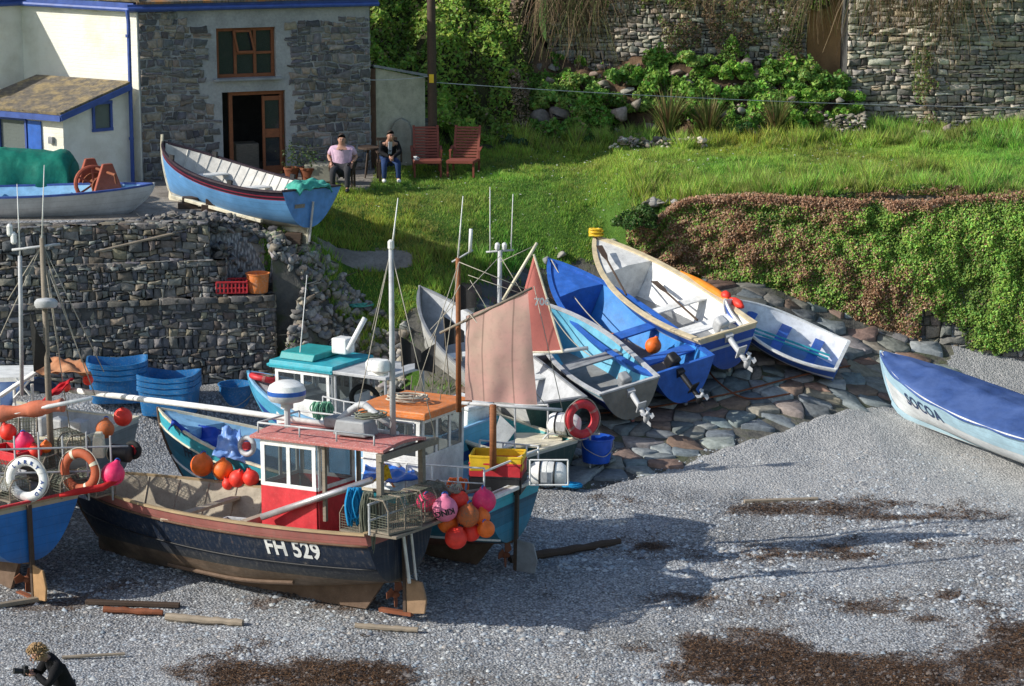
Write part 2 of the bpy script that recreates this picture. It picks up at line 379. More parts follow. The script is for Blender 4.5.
# --- zones
S1 = G(600, 492); S2 = G(888, 404)
def slip_side(X, Y):
    d = np.array([S2.x - S1.x, S2.y - S1.y]); d /= np.hypot(*d)
    s = -(X - S1.x) * d[1] + (Y - S1.y) * d[0]
    return np.where(X < S1.x, Y - S1.y, s)
PATH = [tuple(G(*p))[:2] for p in ((120,205),(200,222),(262,240),(330,256),(395,266))]
PATH2 = [tuple(G(*p))[:2] for p in ((330,248),(400,268),(440,296),(470,330))]
def path_dist(X, Y, P=None):
    D = np.full(np.shape(X), 99.)
    for PP in (PATH,):
        for (ax, ay), (bx, by) in zip(PP, PP[1:]):
            dx, dy = bx - ax, by - ay; t = np.clip(((X - ax) * dx + (Y - ay) * dy) / (dx * dx + dy * dy), 0, 1)
            D = np.minimum(D, np.hypot(X - ax - t * dx, Y - ay - t * dy))
    return D
def fbm2(X, Y, s, seed=0):
    """cheap smooth value noise over arrays, about -1..1"""
    r = np.random.default_rng(seed); T = r.random((64, 64)) * 2 - 1; out = 0; amp = 1; tot = 0
    for o in range(4):
        u = X * s * 2 ** o + 13.7 * o; v = Y * s * 2 ** o + 7.1 * o; iu = np.floor(u).astype(int); iv = np.floor(v).astype(int)
        fu = u - iu; fv = v - iv; fu = fu * fu * (3 - 2 * fu); fv = fv * fv * (3 - 2 * fv)
        a = T[iu % 64, iv % 64]; b = T[(iu + 1) % 64, iv % 64]; c = T[iu % 64, (iv + 1) % 64]; d = T[(iu + 1) % 64, (iv + 1) % 64]
        out = out + amp * ((a * (1 - fu) + b * fu) * (1 - fv) + (c * (1 - fu) + d * fu) * fv); tot += amp; amp *= .5
    return out / tot * 1.6
def zone(X, Y):
    """0 beach 1 slipway bed 2 lawn 3 path"""
    n = fbm2(X, Y, .9, 3) * .45; z = np.zeros(np.shape(X), dtype=int); H = height(X, Y)
    sl = slip_side(X, Y) > 0
    z[sl & (X > -1.2) & (X < 9.1 + n)] = 1
    gl = Y > np.interp(X, [-5, -3.6, -2.6, -1.6, -.6, .4, 1.4, 2.6], [49.0, 48.7, 48.7, 48.8, 50.0, 51.2, 51.9, 51.4]) + n * .8
    z[gl & (X > -5.0)] = 2
    z[(X > -5.0) & (X < -1.2) & (Y > 46.8) & ~gl] = 1
    z[(X > -3.2) & (X < -.8) & (Y > 47.4) & (Y < 49.6) & (fbm2(X, Y, 1.3, 9) > .25)] = 2
    z[(X <= -4.9) & (Y > 48.6)] = 2
    z[behind_ivy(X, Y)] = 2
    pd = path_dist(X, Y)
    z[(pd < np.where(X > -4.7, .3, .6) + n * .3) & (Y > np.where(X > -4.9, 49.7, 48.8))] = 3
    z[(X < -5.2) & (Y > 48.6) & (Y < 53.6 + n)] = 3
    z[(X < -3.2) & (Y > 53.3 + n * .3) & (Y < 60)] = 3
    return z
def ground_mat(kind):
    m, n, l, bs = newmat(kind)
    tc = n.new('ShaderNodeTexCoord'); co = tc.outputs['Object']
    big = noise_n(n, l, co, .35, 5, .6); mid = noise_n(n, l, co, 1.7, 6, .65); fine = noise_n(n, l, co, 16, 5, .7)
    if kind == 'beach':
        mp = n.new('ShaderNodeMapping'); mp.inputs['Scale'].default_value = (1, 1, .35); l.new(co, mp.inputs[0])
        vo = n.new('ShaderNodeTexVoronoi'); vo.inputs['Scale'].default_value = 25; l.new(mp.outputs[0], vo.inputs['Vector'])
        v2 = n.new('ShaderNodeTexVoronoi'); v2.inputs['Scale'].default_value = 34; l.new(mp.outputs[0], v2.inputs['Vector'])
        pal = [(0, (.17, .18, .19)), (.25, (.28, .29, .305)), (.5, (.38, .395, .41)), (.75, (.47, .47, .46)), (.92, (.5, .51, .51)), (1, (.22, .18, .15))]
        sp = n.new('ShaderNodeSeparateColor'); l.new(vo.outputs['Color'], sp.inputs[0]); s2 = n.new('ShaderNodeSeparateColor'); l.new(v2.outputs['Color'], s2.inputs[0])
        a = ramp(n, l, sp.outputs[0], pal).outputs[0]; b = ramp(n, l, s2.outputs[0], pal).outputs[0]
        sel = ramp(n, l, mid.outputs[0], [(.42, (0, 0, 0)), (.58, (1, 1, 1))]).outputs[0]
        c = mixc(n, l, sel, a, b)
        crack = ramp(n, l, vo.outputs['Distance'], [(.3, (1.1, 1.1, 1.1)), (.68, (.5,) * 3)]).outputs[0]
        c = mixc(n, l, 1.0, c, crack, 'MULTIPLY')
        c = mixc(n, l, 1.0, c, ramp(n, l, big.outputs[0], [(.35, (.78, .76, .74)), (.6, (1.1, 1.1, 1.12))]).outputs[0], 'MULTIPLY')
        # weed left by the tide: follows bands along the shore
        at = n.new('ShaderNodeAttribute'); at.attribute_name = 'col'; sa = n.new('ShaderNodeSeparateColor'); l.new(at.outputs['Color'], sa.inputs[0])
        ad = n.new('ShaderNodeMath'); ad.operation = 'ADD'; l.new(sa.outputs[0], ad.inputs[0])
        mm = n.new('ShaderNodeMath'); mm.operation = 'MULTIPLY_ADD'; mm.inputs[1].default_value = 1.3; mm.inputs[2].default_value = -.65; l.new(fine.outputs[0], mm.inputs[0])
        l.new(mm.outputs[0], ad.inputs[1])
        wm = ramp(n, l, ad.outputs[0], [(.34, (0, 0, 0)), (.8, (.95,) * 3)]).outputs[0]
        weed = ramp(n, l, noise_n(n, l, co, 30, 5, .7).outputs[0], [(.3, (.022, .013, .009)), (.5, (.075, .042, .024)), (.72, (.20, .115, .06))]).outputs[0]
        c = mixc(n, l, wm, c, weed)
        # finer, paler grit high up
        gm = ramp(n, l, sa.outputs[1], [(.3, (0, 0, 0)), (.7, (1, 1, 1))]).outputs[0]
        v3 = n.new('ShaderNodeTexVoronoi'); v3.inputs['Scale'].default_value = 42; l.new(co, v3.inputs['Vector']); s3 = n.new('ShaderNodeSeparateColor'); l.new(v3.outputs['Color'], s3.inputs[0]); grit = ramp(n, l, s3.outputs[0], [(0, (.22, .22, .22)), (.45, (.36, .36, .355)), (.8, (.45, .445, .435)), (1, (.54, .53, .51))]).outputs[0]
        c = mixc(n, l, gm, c, grit)
        hgt = n.new('ShaderNodeMath'); hgt.operation = 'MULTIPLY_ADD'; hgt.inputs[1].default_value = -1; l.new(vo.outputs['Distance'], hgt.inputs[0]); l.new(fine.outputs[0], hgt.inputs[2])
        bump(n, l, hgt.outputs[0], .7, .03, bs); bs.inputs['Roughness'].default_value = .8
    elif kind == 'slipway_bed':
        c = ramp(n, l, mid.outputs[0], [(.3, (.06, .06, .058)), (.5, (.12, .115, .10)), (.62, (.09, .10, .055)), (.8, (.19, .175, .15))]).outputs[0]
        bump(n, l, mid.outputs[0], 1, .12, bs); bs.inputs['Roughness'].default_value = .9
    elif kind == 'lawn':
        c = ramp(n, l, mid.outputs[0], [(.3, (.05, .11, .016)), (.55, (.08, .17, .024)), (.75, (.11, .2, .035))]).outputs[0]
        bump(n, l, fine.outputs[0], 1, .06, bs); bs.inputs['Roughness'].default_value = .95
    else:
        c = ramp(n, l, mid.outputs[0], [(.3, (.15, .13, .11)), (.5, (.28, .25, .215)), (.7, (.36, .33, .29))]).outputs[0]
        c = mixc(n, l, ramp(n, l, fine.outputs[0], [(.5, (0, 0, 0)), (.75, (.7,) * 3)]).outputs[0], c, (.10, .09, .075))
        bump(n, l, fine.outputs[0], .6, .03, bs); bs.inputs['Roughness'].default_value = .92
    l.new(c, bs.inputs['Base Color']); bs.inputs['Specular IOR Level'].default_value = .25
    return m
def weed_amount(X, Y):
    n = fbm2(X * .45, Y, .8, 11); n2 = fbm2(X, Y * 1.2, 1.7, 5)
    a = np.exp(-((Y - (33.9 + .35 * fbm2(X, Y, .3, 2))) / 1.5) ** 2) * sstep(2.0, 4.0, X + n * 1.2) * 1.25
    b = np.exp(-((Y - 33.6) / 1.1) ** 2) * sstep(-6.2, -5, X) * (1 - sstep(-2.2, -1, X)) * .78
    c = np.exp(-((Y - 38.6 - .12 * X) / .9) ** 2) * sstep(.5, 2, X) * .55
    d = np.exp(-((Y - 41.2) / .9) ** 2) * sstep(2, 5, X) * .58
    e = np.exp(-((Y - 36.6) / .7) ** 2) * .42
    return np.clip(a + b + c + d + e + n * .40 + n2 * .42 - .17, 0, 1.2)
step = .1; gx = np.arange(-13, 17.01, step); gy = np.arange(29, 63.01, step)
GX, GY = np.meshgrid(gx, gy, indexing='ij'); GZ = height(GX, GY)
ZN = zone(GX, GY)
GZ = GZ + np.where(ZN == 0, .05 * fbm2(GX, GY, .7, 21) + .015 * fbm2(GX, GY, 3, 22), 0) + np.where(ZN == 2, .06 * fbm2(GX, GY, 1.1, 23), 0) + np.where(ZN == 1, .03 * fbm2(GX, GY, 2, 24) - .05, 0)
nx, ny = GX.shape; V = np.stack([GX, GY, GZ], -1).reshape(-1, 3); ids = np.arange(nx * ny).reshape(nx, ny)
FQ = np.stack([ids[:-1, :-1], ids[1:, :-1], ids[1:, 1:], ids[:-1, 1:]], -1).reshape(-1, 4); fz = ZN[:-1, :-1].reshape(-1)
wa = weed_amount(GX, GY); grit = sstep(40.5, 43, GY + .25 * (GX - 5) + .5 * fbm2(GX, GY, .6, 8)) * sstep(0, 3, GX)
vc = np.stack([np.clip(wa * (1 - .8 * grit), 0, 1), np.clip(grit, 0, 1), np.zeros_like(wa)], -1).reshape(-1, 3)
for k, nm in enumerate(('beach', 'slipway_bed', 'lawn', 'path')):
    F = FQ[fz == k]; u, inv = np.unique(F, return_inverse=True)
    o = npmesh(nm, V[u], inv.reshape(F.shape), ground_mat(nm), vc[u], smooth=True); tag(o, kind='structure')
# the land beyond, out to the horizon
far = MB(); ring = [(-13, 29), (17, 29), (17, 63), (-13, 63)]; out = [(-600, -300), (600, -300), (600, 900), (-600, 900)]
o0 = [(x, y, hz(x, y) - .02) for x, y in ring]; zz = [-8, -8, 60, 60]
def edgepts(a, b, n): return [(a[0] + (b[0] - a[0]) * i / n, a[1] + (b[1] - a[1]) * i / n) for i in range(n)]
inner = []; outer = []
for i in range(4):
    inner += edgepts(ring[i], ring[(i + 1) % 4], 16); outer += edgepts(out[i], out[(i + 1) % 4], 16)
n_ = len(inner); iz = [(x, y, hz(min(max(x, -12.9), 16.9), min(max(y, 29.1), 62.9))) for x, y in inner]
oz = [(x, y, -6 + max(0, (y + 300) / 1200) * 70) for x, y in outer]
far.add(iz + oz, [(i, n_ + i, n_ + (i + 1) % n_, (i + 1) % n_) for i in range(n_)])
far.build('ground', MATS.get('lawnfar') or ground_mat('lawn'), smooth=True)['kind'] = 'structure'

# ------------------------------------------------------------------ stones
def vor(P, reach, su=1.0):
    """cells around each point; su stretches u so that cells come out long and low"""
    P = np.asarray(P, dtype=float); Q = P.copy(); Q[:, 0] /= su; cells = []
    gsz = reach; grid = {}
    for i, (x, y) in enumerate(Q): grid.setdefault((int(x // gsz), int(y // gsz)), []).append(i)
    for i, (x, y) in enumerate(Q):
        poly = [(x - reach, y - reach), (x + reach, y - reach), (x + reach, y + reach), (x - reach, y + reach)]
        cx, cy = int(x // gsz), int(y // gsz)
        for a in (-1, 0, 1):
            for b in (-1, 0, 1):
                for j in grid.get((cx + a, cy + b), ()):
                    if j == i: continue
                    qx, qy = Q[j]; mx, my = (x + qx) / 2, (y + qy) / 2; dx, dy = qx - x, qy - y
                    new = []
                    for k in range(len(poly)):
                        p, q = poly[k], poly[(k + 1) % len(poly)]; sp = (p[0] - mx) * dx + (p[1] - my) * dy; sq = (q[0] - mx) * dx + (q[1] - my) * dy
                        if sp <= 0: new.append(p)
                        if sp * sq < 0: t = sp / (sp - sq); new.append((p[0] + (q[0] - p[0]) * t, p[1] + (q[1] - p[1]) * t))
                    poly = new
                    if not poly: break
                if not poly: break
        cells.append([(p[0] * su, p[1]) for p in poly] if poly else [])
    return cells
def courses(u0, u1, v0, v1, ch, cw, wob=.25):
    """rough coursed masonry: wavering beds, stones of all widths, some beds split in two"""
    out = []; v = v0; k = random.random() * 99; a = lambda u, r: wob * ch * (noise.noise(Vector((u * 1.1, r * 3.7 + k, 0))) * 1.6 + .5 * noise.noise(Vector((u * 4, r * 3.7 + k, 5))))
    r = 0
    while v < v1:
        h = ch * random.uniform(.65, 1.5); u = u0 - random.uniform(0, cw); j = lambda m=.10: random.uniform(-m, m) * ch
        while u < u1:
            w_ = cw * random.choice((.45, .7, .9, 1, 1.3, 1.8)) * random.uniform(.8, 1.2); ua, ub = max(u0, u), min(u1, u + w_)
            if ub - ua > cw * .15:
                b0, b1, t0, t1 = v + a(ua, r), v + a(ub, r), v + h + a(ua, r + 1), v + h + a(ub, r + 1); s1, s2 = j(.18), j(.18)
                def quad(a0, a1, c1, c0, xa, xb): out.append([(xa + s1, a0 + j()), ((xa + xb) / 2 + j(.5), (a0 + a1) / 2 + j(.15)), (xb + s2, a1 + j()), (xb - s2 + j(.1), c1 + j()), ((xa + xb) / 2 + j(.5), (c0 + c1) / 2 + j(.15)), (xa - s1 + j(.1), c0 + j())])
                q = random.random()
                if q < .22 and w_ > cw * .6: m = random.uniform(.35, .65); m0, m1 = b0 + (t0 - b0) * m, b1 + (t1 - b1) * m; quad(b0, b1, m1, m0, ua, ub); quad(m0, m1, t1, t0, ua, ub)
                else: quad(b0, b1, t1, t0, ua, ub)
            u += w_
        v += h; r += 1
    return out
class Stones:
    def __init__(s): s.v = []; s.f = []; s.c = []
    def cell(s, poly, fmap, gap, H, col, base=-.12):
        m = len(poly)
        if m < 3: return
        cx = sum(p[0] for p in poly) / m; cy = sum(p[1] for p in poly) / m
        # subdivide long edges a little, roughen
        pts = []
        for k in range(m):
            a, b = poly[k], poly[(k + 1) % m]; L = math.hypot(b[0] - a[0], b[1] - a[1])
            if L < gap * .6: continue
            pts.append(((a[0] * .93 + b[0] * .07), (a[1] * .93 + b[1] * .07))); 
            if L > .12: pts.append(((a[0] + b[0]) / 2 + random.uniform(-.06, .06) * L, (a[1] + b[1]) / 2 + random.uniform(-.06, .06) * L))
            pts.append(((a[0] * .07 + b[0] * .93), (a[1] * .07 + b[1] * .93)))
        m = len(pts)
        if m < 3: return
        o = len(s.v); rad = sum(math.hypot(x - cx, y - cy) for x, y in pts) / m
        if rad < gap * 1.2: return
        tx, ty = random.uniform(-.25, .25), random.uniform(-.25, .25)
        for lev, (sh, hh) in enumerate(((gap * .8, base), (gap, H * .55), (gap + min(.14 * rad, H * .55), H))):
            for x, y in pts:
                d = math.hypot(x - cx, y - cy) + 1e-6; k = max(.15, (d - sh) / d); ux, uy = (x - cx) * k, (y - cy) * k
                h = hh + (0 if lev == 0 else (tx * ux + ty * uy) * .5 + random.uniform(-.12, .12) * H)
                s.v.append(tuple(fmap(cx + ux, cy + uy, h))); s.c.append(col)
        s.v.append(tuple(fmap(cx, cy, H * 1.02 + random.uniform(-.15, .15) * H))); s.c.append(col)
        for lv in (0, 1):
            for k in range(m):
                a = o + lv * m + k; b = o + lv * m + (k + 1) % m; s.f += [(a, b, b + m), (a, b + m, a + m)]
        for k in range(m): s.f.append((o + 2 * m + k, o + 2 * m + (k + 1) % m, o + 3 * m))
    def build(s, name, mat, parent=None): return npmesh(name, s.v, s.f, mat, np.array(s.c), parent)
def pick(pal, jit=.2):
    c = random.choice(pal); k = 1 + random.uniform(-jit, jit) * 1.5; return tuple(max(.01, x * k * (1 + random.uniform(-.05, .05))) for x in c)
def coursed(u0, u1, v0, v1, ch, wd, jit=.3, keep=None):
    P = []; v = v0; row = 0
    while v < v1 + ch:
        h = ch * random.uniform(.75, 1.3); u = u0 - random.uniform(0, wd)
        while u < u1 + wd:
            ww = wd * random.uniform(.5, 1.6)
            if keep is None or keep(u + ww / 2, v + h / 2): P.append((u + ww / 2 + random.uniform(-.1, .1) * wd, v + h / 2 + random.uniform(-jit, jit) * h * .6))
            u += ww
        v += h
    return P
def wallmap(P0, d, nrm, lean=0):
    d = Vector(d); nrm = Vector(nrm)
    return lambda u, v, h: Vector(P0) + d * u + Vector((0, 0, v)) + nrm * (h - lean * v)
STONE = lambda: attr_mat('rubble_stone', .88, 0, 14, .4, .6, .25, .03)
SLATE = [(.13, .135, .145), (.17, .17, .17), (.21, .20, .185), (.10, .105, .115), (.25, .235, .205), (.15, .135, .115)]
DARKS = [(.085, .09, .10), (.12, .12, .125), (.16, .155, .145), (.20, .17, .13), (.10, .085, .075), (.21, .21, .205), (.075, .08, .095)]
def backing(name, pts_bottom, pts_top, thick, col, parent):
    b = MB(); n = len(pts_bottom)
    b.add([Vector(p) for p in pts_bottom] + [Vector(p) for p in pts_top], [(i, i + 1, n + i + 1, n + i) for i in range(n - 1)])
    return b.build(name, paint(name + '_mortar_' + str(col[0]), col, .95, tuple(x * .5 for x in col), .6, bumpy=.8, scale=3), parent)

# ------------------------------------------------------------------ tiered quay wall on the left
DARKS = [(x * 1.1 + .045, y * 1.08 + .043, z * 1.02 + .040) for x, y, z in DARKS]
rw = thing('retaining_wall', 'dark three-tiered rubble stone retaining wall behind the beached boats on the left', 'stone wall', (-8.6, 47.9, .8))
RW0 = Vector((-8.6, 47.9, .8))
tiers = [(-13, -4.82, 47.9, .65, 2.76), (-13, -5.78, 48.08, 2.72, 3.5), (-13, -6.1, 48.24, 3.46, 4.26)]
st = Stones(); bk = MB()
for (xa, xb, yy, za, zb) in tiers:
    fm = (lambda yy, za: lambda u, v, h: Vector((u, yy - .03 - h + .05 * (v - za) , v)) - RW0)(yy, za)
    P = coursed(xa, xb - .05, za, zb - .1, .115, .2, .7)
    for c in courses(xa, xb, za, zb, .105, .15, .9):
        c = [(min(p[0], xb), min(max(p[1], za), zb)) for p in c]; st.cell(c, fm, .005, random.uniform(.02, .08), pick(DARKS, .2))
    # the right-hand end, and the ledge on top
    fe = (lambda xb: lambda u, v, h: Vector((xb - .05 + h, u, v)) - RW0)(xb)
    for c in courses(yy, yy + .75, za, zb, .14, .22, .4):
        c = [(min(max(p[0], yy), yy + .9), min(max(p[1], za), zb)) for p in c]; st.cell(c, fe, .012, .07, pick(DARKS))
    ft = (lambda zb: lambda u, v, h: Vector((u, v, zb - .04 + h * .6)) - RW0)(zb)
    for c in vor(coursed(xa, xb, yy, yy + .4, .2, .3, .3), .5, 1.3):
        c = [(min(p[0], xb), min(max(p[1], yy - .04), yy + .5)) for p in c]; st.cell(c, ft, .012, .06, tuple(x * .7 for x in pick(DARKS[1:])))  # ledge stones coloured darker to offset the sunlight falling on top
    bk.box(Vector(((xa + xb) / 2 - .02, yy + .5, (za + zb) / 2 - .05)) - RW0, (xb - xa - .06, .94, zb - za - .02))
st.build('stonework', STONE(), rw); bk.box(Vector((-5.3, 48.9, 1.7)) - RW0, (.94, 1.5, 2.1)); bk.build('core', paint('dark_wall_core', (.085, .085, .082), .95), rw)
sl_ = None
pv = Vector((-4.9, 47.9, 0)); ra = math.atan(.2); rw.rotation_euler = (0, 0, ra); rw.location = pv + Matrix.Rotation(ra, 3, 'Z') @ (RW0 - pv)

# heap of loose rubble crowning the wall end, and the rubble slope beside it: each boulder would be stuff
import bmesh
def _protos(n=28):
    out = []; r = random.Random(5)
    for _ in range(n):
        bm = bmesh.new(); sx, sy, sz = r.uniform(.8, 1.35), r.uniform(.65, 1.05), r.uniform(.45, .85)
        for k in range(r.choice((9, 11, 14))):
            d = Vector((r.gauss(0, 1), r.gauss(0, 1), r.gauss(0, 1))).normalized(); p = Vector([math.copysign(abs(c) ** .7, c) for c in d]) * r.uniform(.75, 1.0); bm.verts.new((p.x * sx, p.y * sy, p.z * sz))
        g = bmesh.ops.convex_hull(bm, input=bm.verts); bmesh.ops.delete(bm, geom=[e for e in g['geom_interior'] if isinstance(e, bmesh.types.BMVert)], context='VERTS')
        bmesh.ops.bevel(bm, geom=bm.edges[:], offset=.09, segments=1, affect='EDGES'); bmesh.ops.triangulate(bm, faces=bm.faces[:]); bm.verts.index_update()
        out.append(([v.co.copy() for v in bm.verts], [tuple(v.index for v in f.verts) for f in bm.faces])); bm.free()
    return out
PROTO = _protos()
def rock(V_, F_, C_, c, r, col, squash=.7):
    vs, fs = random.choice(PROTO); o = len(V_); rot = Euler((random.uniform(-.5, .5), random.uniform(-.5, .5), random.uniform(0, 6.28))).to_matrix(); q = squash / .7
    for v in vs: p = rot @ v * r; V_.append((c[0] + p.x, c[1] + p.y, c[2] + p.z * q)); C_.append(col)
    F_ += [tuple(o + i for i in f) for f in fs]
def rocks(name, pts, label, cat, kind='stuff', pal=SLATE, squash=.7):
    V_, F_, C_ = [], [], []
    for p, r in pts: rock(V_, F_, C_, p, r, pick(pal), squash)
    o = npmesh(name, V_, F_, STONE(), np.array(C_)); tag(o, label, cat, kind=kind); return o
LITE = [(.28, .265, .245), (.21, .21, .20), (.36, .34, .30), (.15, .15, .15), (.30, .26, .21), (.24, .205, .165)]
pts = []
for i in range(260):
    x = random.uniform(-8.6, -5.6); y = random.uniform(48.5, 49.2) + .2 * (x + 4.9); top = 4.16 + .2 * math.exp(-((x + 6.7) / .9) ** 2)
    pts.append(((x, y, random.uniform(4.0, top)), random.uniform(.05, .13)))
for i in range(300):
    x = random.uniform(-6.2, -4.7); y = random.uniform(48.4, 49.3); pts.append(((x, y, hz(x, y) + random.uniform(-.02, .06)), random.uniform(.05, .14)))
for i in range(40): x = random.uniform(-6.1, -5.7); pts.append(((x, random.uniform(48.1, 48.5), random.uniform(3.4, 3.75)), random.uniform(.06, .13)))
rocks('loose_rubble', pts, 'grey heap of loose rubble crowning the quay wall under the blue boat', 'rubble')
pts = []
for i in range(1250):
    x = random.uniform(-5.0, -2.2); y = random.uniform(46.6, 49.4 - max(0, (x + 3.6)) * .5); z = hz(x, y)
    if x > -3.2 and random.random() < .5: continue
    pts.append(((x, y, z + random.uniform(-.04, .06)), random.uniform(.05, .17)))
rocks('rubble_slope', pts, 'pale tumbled rubble slope between the tiered wall and the grass', 'rubble', pal=LITE, squash=.85)

# ------------------------------------------------------------------ slipway paving
sp = Stones(); P = []
y = 43.0
while y < 51.2:
    x = -1.0
    while x < 9.0:
        if float(slip_side(np.array([x]), np.array([y]))[0]) > .18: P.append((x + random.uniform(-.2, .2), y + random.uniform(-.17, .17)))
        x += random.uniform(.28, .85)
    y += random.uniform(.28, .42)
P = [p for p in P if not behind_ivy(np.array([p[0]]), np.array([p[1] + .15]))[0] and int(zone(np.array([p[0]]), np.array([p[1]]))[0]) == 1]
SLAB = [(.20, .23, .24), (.25, .28, .28), (.30, .32, .31), (.17, .19, .20), (.24, .23, .20), (.25, .17, .13), (.27, .18, .135), (.21, .15, .12), (.25, .22, .18), (.33, .33, .31), (.15, .16, .17), (.22, .25, .25), (.27, .26, .235)]
hc = {}
def slipmap(u, v, h):
    k = (round(u, 1), round(v, 1))
    if k not in hc: hc[k] = hz(*k)
    return Vector((u, v, hc[k] + h - .02))
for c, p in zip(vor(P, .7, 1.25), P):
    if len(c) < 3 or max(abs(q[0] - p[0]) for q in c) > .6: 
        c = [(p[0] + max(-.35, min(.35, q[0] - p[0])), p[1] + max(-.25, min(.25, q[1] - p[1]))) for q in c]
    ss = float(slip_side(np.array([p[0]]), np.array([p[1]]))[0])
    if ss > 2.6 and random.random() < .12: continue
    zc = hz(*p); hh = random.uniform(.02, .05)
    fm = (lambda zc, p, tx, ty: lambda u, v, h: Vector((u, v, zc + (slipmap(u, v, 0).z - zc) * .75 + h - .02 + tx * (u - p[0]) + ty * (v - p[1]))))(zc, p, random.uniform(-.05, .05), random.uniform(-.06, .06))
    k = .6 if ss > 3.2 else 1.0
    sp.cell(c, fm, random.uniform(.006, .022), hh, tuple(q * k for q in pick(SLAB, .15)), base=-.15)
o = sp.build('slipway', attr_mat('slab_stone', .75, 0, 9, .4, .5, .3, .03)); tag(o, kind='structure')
def edge_rocks():
    pts = []
    for i in range(26):
        t = random.random(); x = .2 + t * 1.6; y = 43.2 + random.uniform(0, 1.4); pts.append(((x, y, hz(x, y) + .05), random.uniform(.12, .26)))
    return pts
rocks('boulders', edge_rocks(), 'grey boulders at the foot of the slipway beside the blue bucket', 'boulders', pal=SLAB, squash=.5)

# ------------------------------------------------------------------ pebbles scattered over the beach
def pebbles(n=38000):
    X = RNG.uniform(-9, 9, n); Y = 30 + (RNG.random(n) ** 1.0) * 14.5
    ok = slip_side(X, Y) < .15; X, Y = X[ok], Y[ok]; n = len(X); Z = height(X, Y) + .05 * fbm2(X, Y, .7, 21) + .015 * fbm2(X, Y, 3, 22)
    r = RNG.gamma(2.4, .0095, n) * (1 + .5 * fbm2(X, Y, .6, 44)) + .008; r = np.clip(r * .8, .012, .07); r *= np.where(Y > 41.5, .7, 1)
    base = np.array([(1, 0, 0), (.5, .87, 0), (-.5, .87, 0), (-1, 0, 0), (-.5, -.87, 0), (.5, -.87, 0), (0, 0, 1)], dtype=float)
    a = RNG.uniform(0, 6.28, n); ca, sa = np.cos(a), np.sin(a); ex = RNG.uniform(.6, 1.0, n); hh = RNG.uniform(.45, .8, n)
    V_ = np.zeros((n, 7, 3)); jx = RNG.uniform(.8, 1.15, (n, 7))
    bx = base[None, :, 0] * jx; by = base[None, :, 1] * jx * ex[:, None]
    V_[:, :, 0] = X[:, None] + r[:, None] * (bx * ca[:, None] - by * sa[:, None]); V_[:, :, 1] = Y[:, None] + r[:, None] * (bx * sa[:, None] + by * ca[:, None])
    V_[:, :, 2] = Z[:, None] + base[None, :, 2] * (r * hh)[:, None]; V_[:, 6, 0] += r * RNG.uniform(-.25, .25, n); V_[:, 6, 1] += r * RNG.uniform(-.25, .25, n)
    F_ = np.array([(k, (k + 1) % 6, 6) for k in range(6)])[None] + (np.arange(n) * 7)[:, None, None]
    pal = np.array([1.06, 1.1, 1.14]) * np.array([(.25, .26, .27), (.34, .35, .36), (.42, .43, .44), (.46, .46, .45), (.18, .18, .19), (.40, .36, .32), (.5, .5, .48), (.3, .33, .35)]); c = pal[RNG.integers(0, 8, n)] * RNG.uniform(.8, 1.2, (n, 1))
    wd = weed_amount(X, Y) > .55; c[wd] = c[wd] * .25 + np.array([.06, .033, .018])
    return V_.reshape(-1, 3), F_.reshape(-1, 3), np.repeat(c, 7, 0)
v_, f_, c_ = pebbles(); o = npmesh('shingle', v_, f_, attr_mat('pebble', .7, 0, 60, .25, 0, .3), c_, smooth=True); tag(o, 'grey loose shingle spread over the beach in front of the boats', 'shingle', kind='stuff')
def weedbits(n=150000):
    X = RNG.uniform(-9, 9, n * 2); Y = RNG.uniform(30.5, 43.5, n * 2)
    ok = (weed_amount(X, Y) + .35 * RNG.standard_normal(2 * n) * .5 > .62) & (slip_side(X, Y) < 0) & ((X > 0) | (Y < 35.5)); X, Y = X[ok], Y[ok]; n = len(X); Z = height(X, Y) + .05 * fbm2(X, Y, .7, 21) + .02
    a = RNG.uniform(0, 6.28, n); L = RNG.uniform(.015, .08, n) * RNG.uniform(.5, 1.5, n); wd = RNG.uniform(.003, .010, n)
    d = np.stack([np.cos(a), np.sin(a), RNG.uniform(-.1, .35, n)], 1) * L[:, None]; s = np.stack([-np.sin(a), np.cos(a), RNG.uniform(-.4, .4, n)], 1) * wd[:, None]
    p = np.stack([X, Y, Z], 1); V_ = np.stack([p - s, p + s, p + d + s * .6, p + d - s * .6], 1).reshape(-1, 3)
    F_ = np.arange(n * 4).reshape(-1, 4); pal = np.array([(.06, .032, .018), (.12, .065, .034), (.20, .11, .055), (.04, .022, .012), (.03, .02, .015)]); c = pal[RNG.integers(0, 5, n)] * RNG.uniform(.6, 1.3, (n, 1))
    return V_, F_, np.repeat(c, 4, 0)
v_, f_, c_ = weedbits(); o = npmesh('seaweed', v_, f_, attr_mat('dry_weed', .7, .15, 40, .3, 0), c_); tag(o, 'brown dry seaweed left in strand lines across the shingle', 'seaweed', kind='stuff')

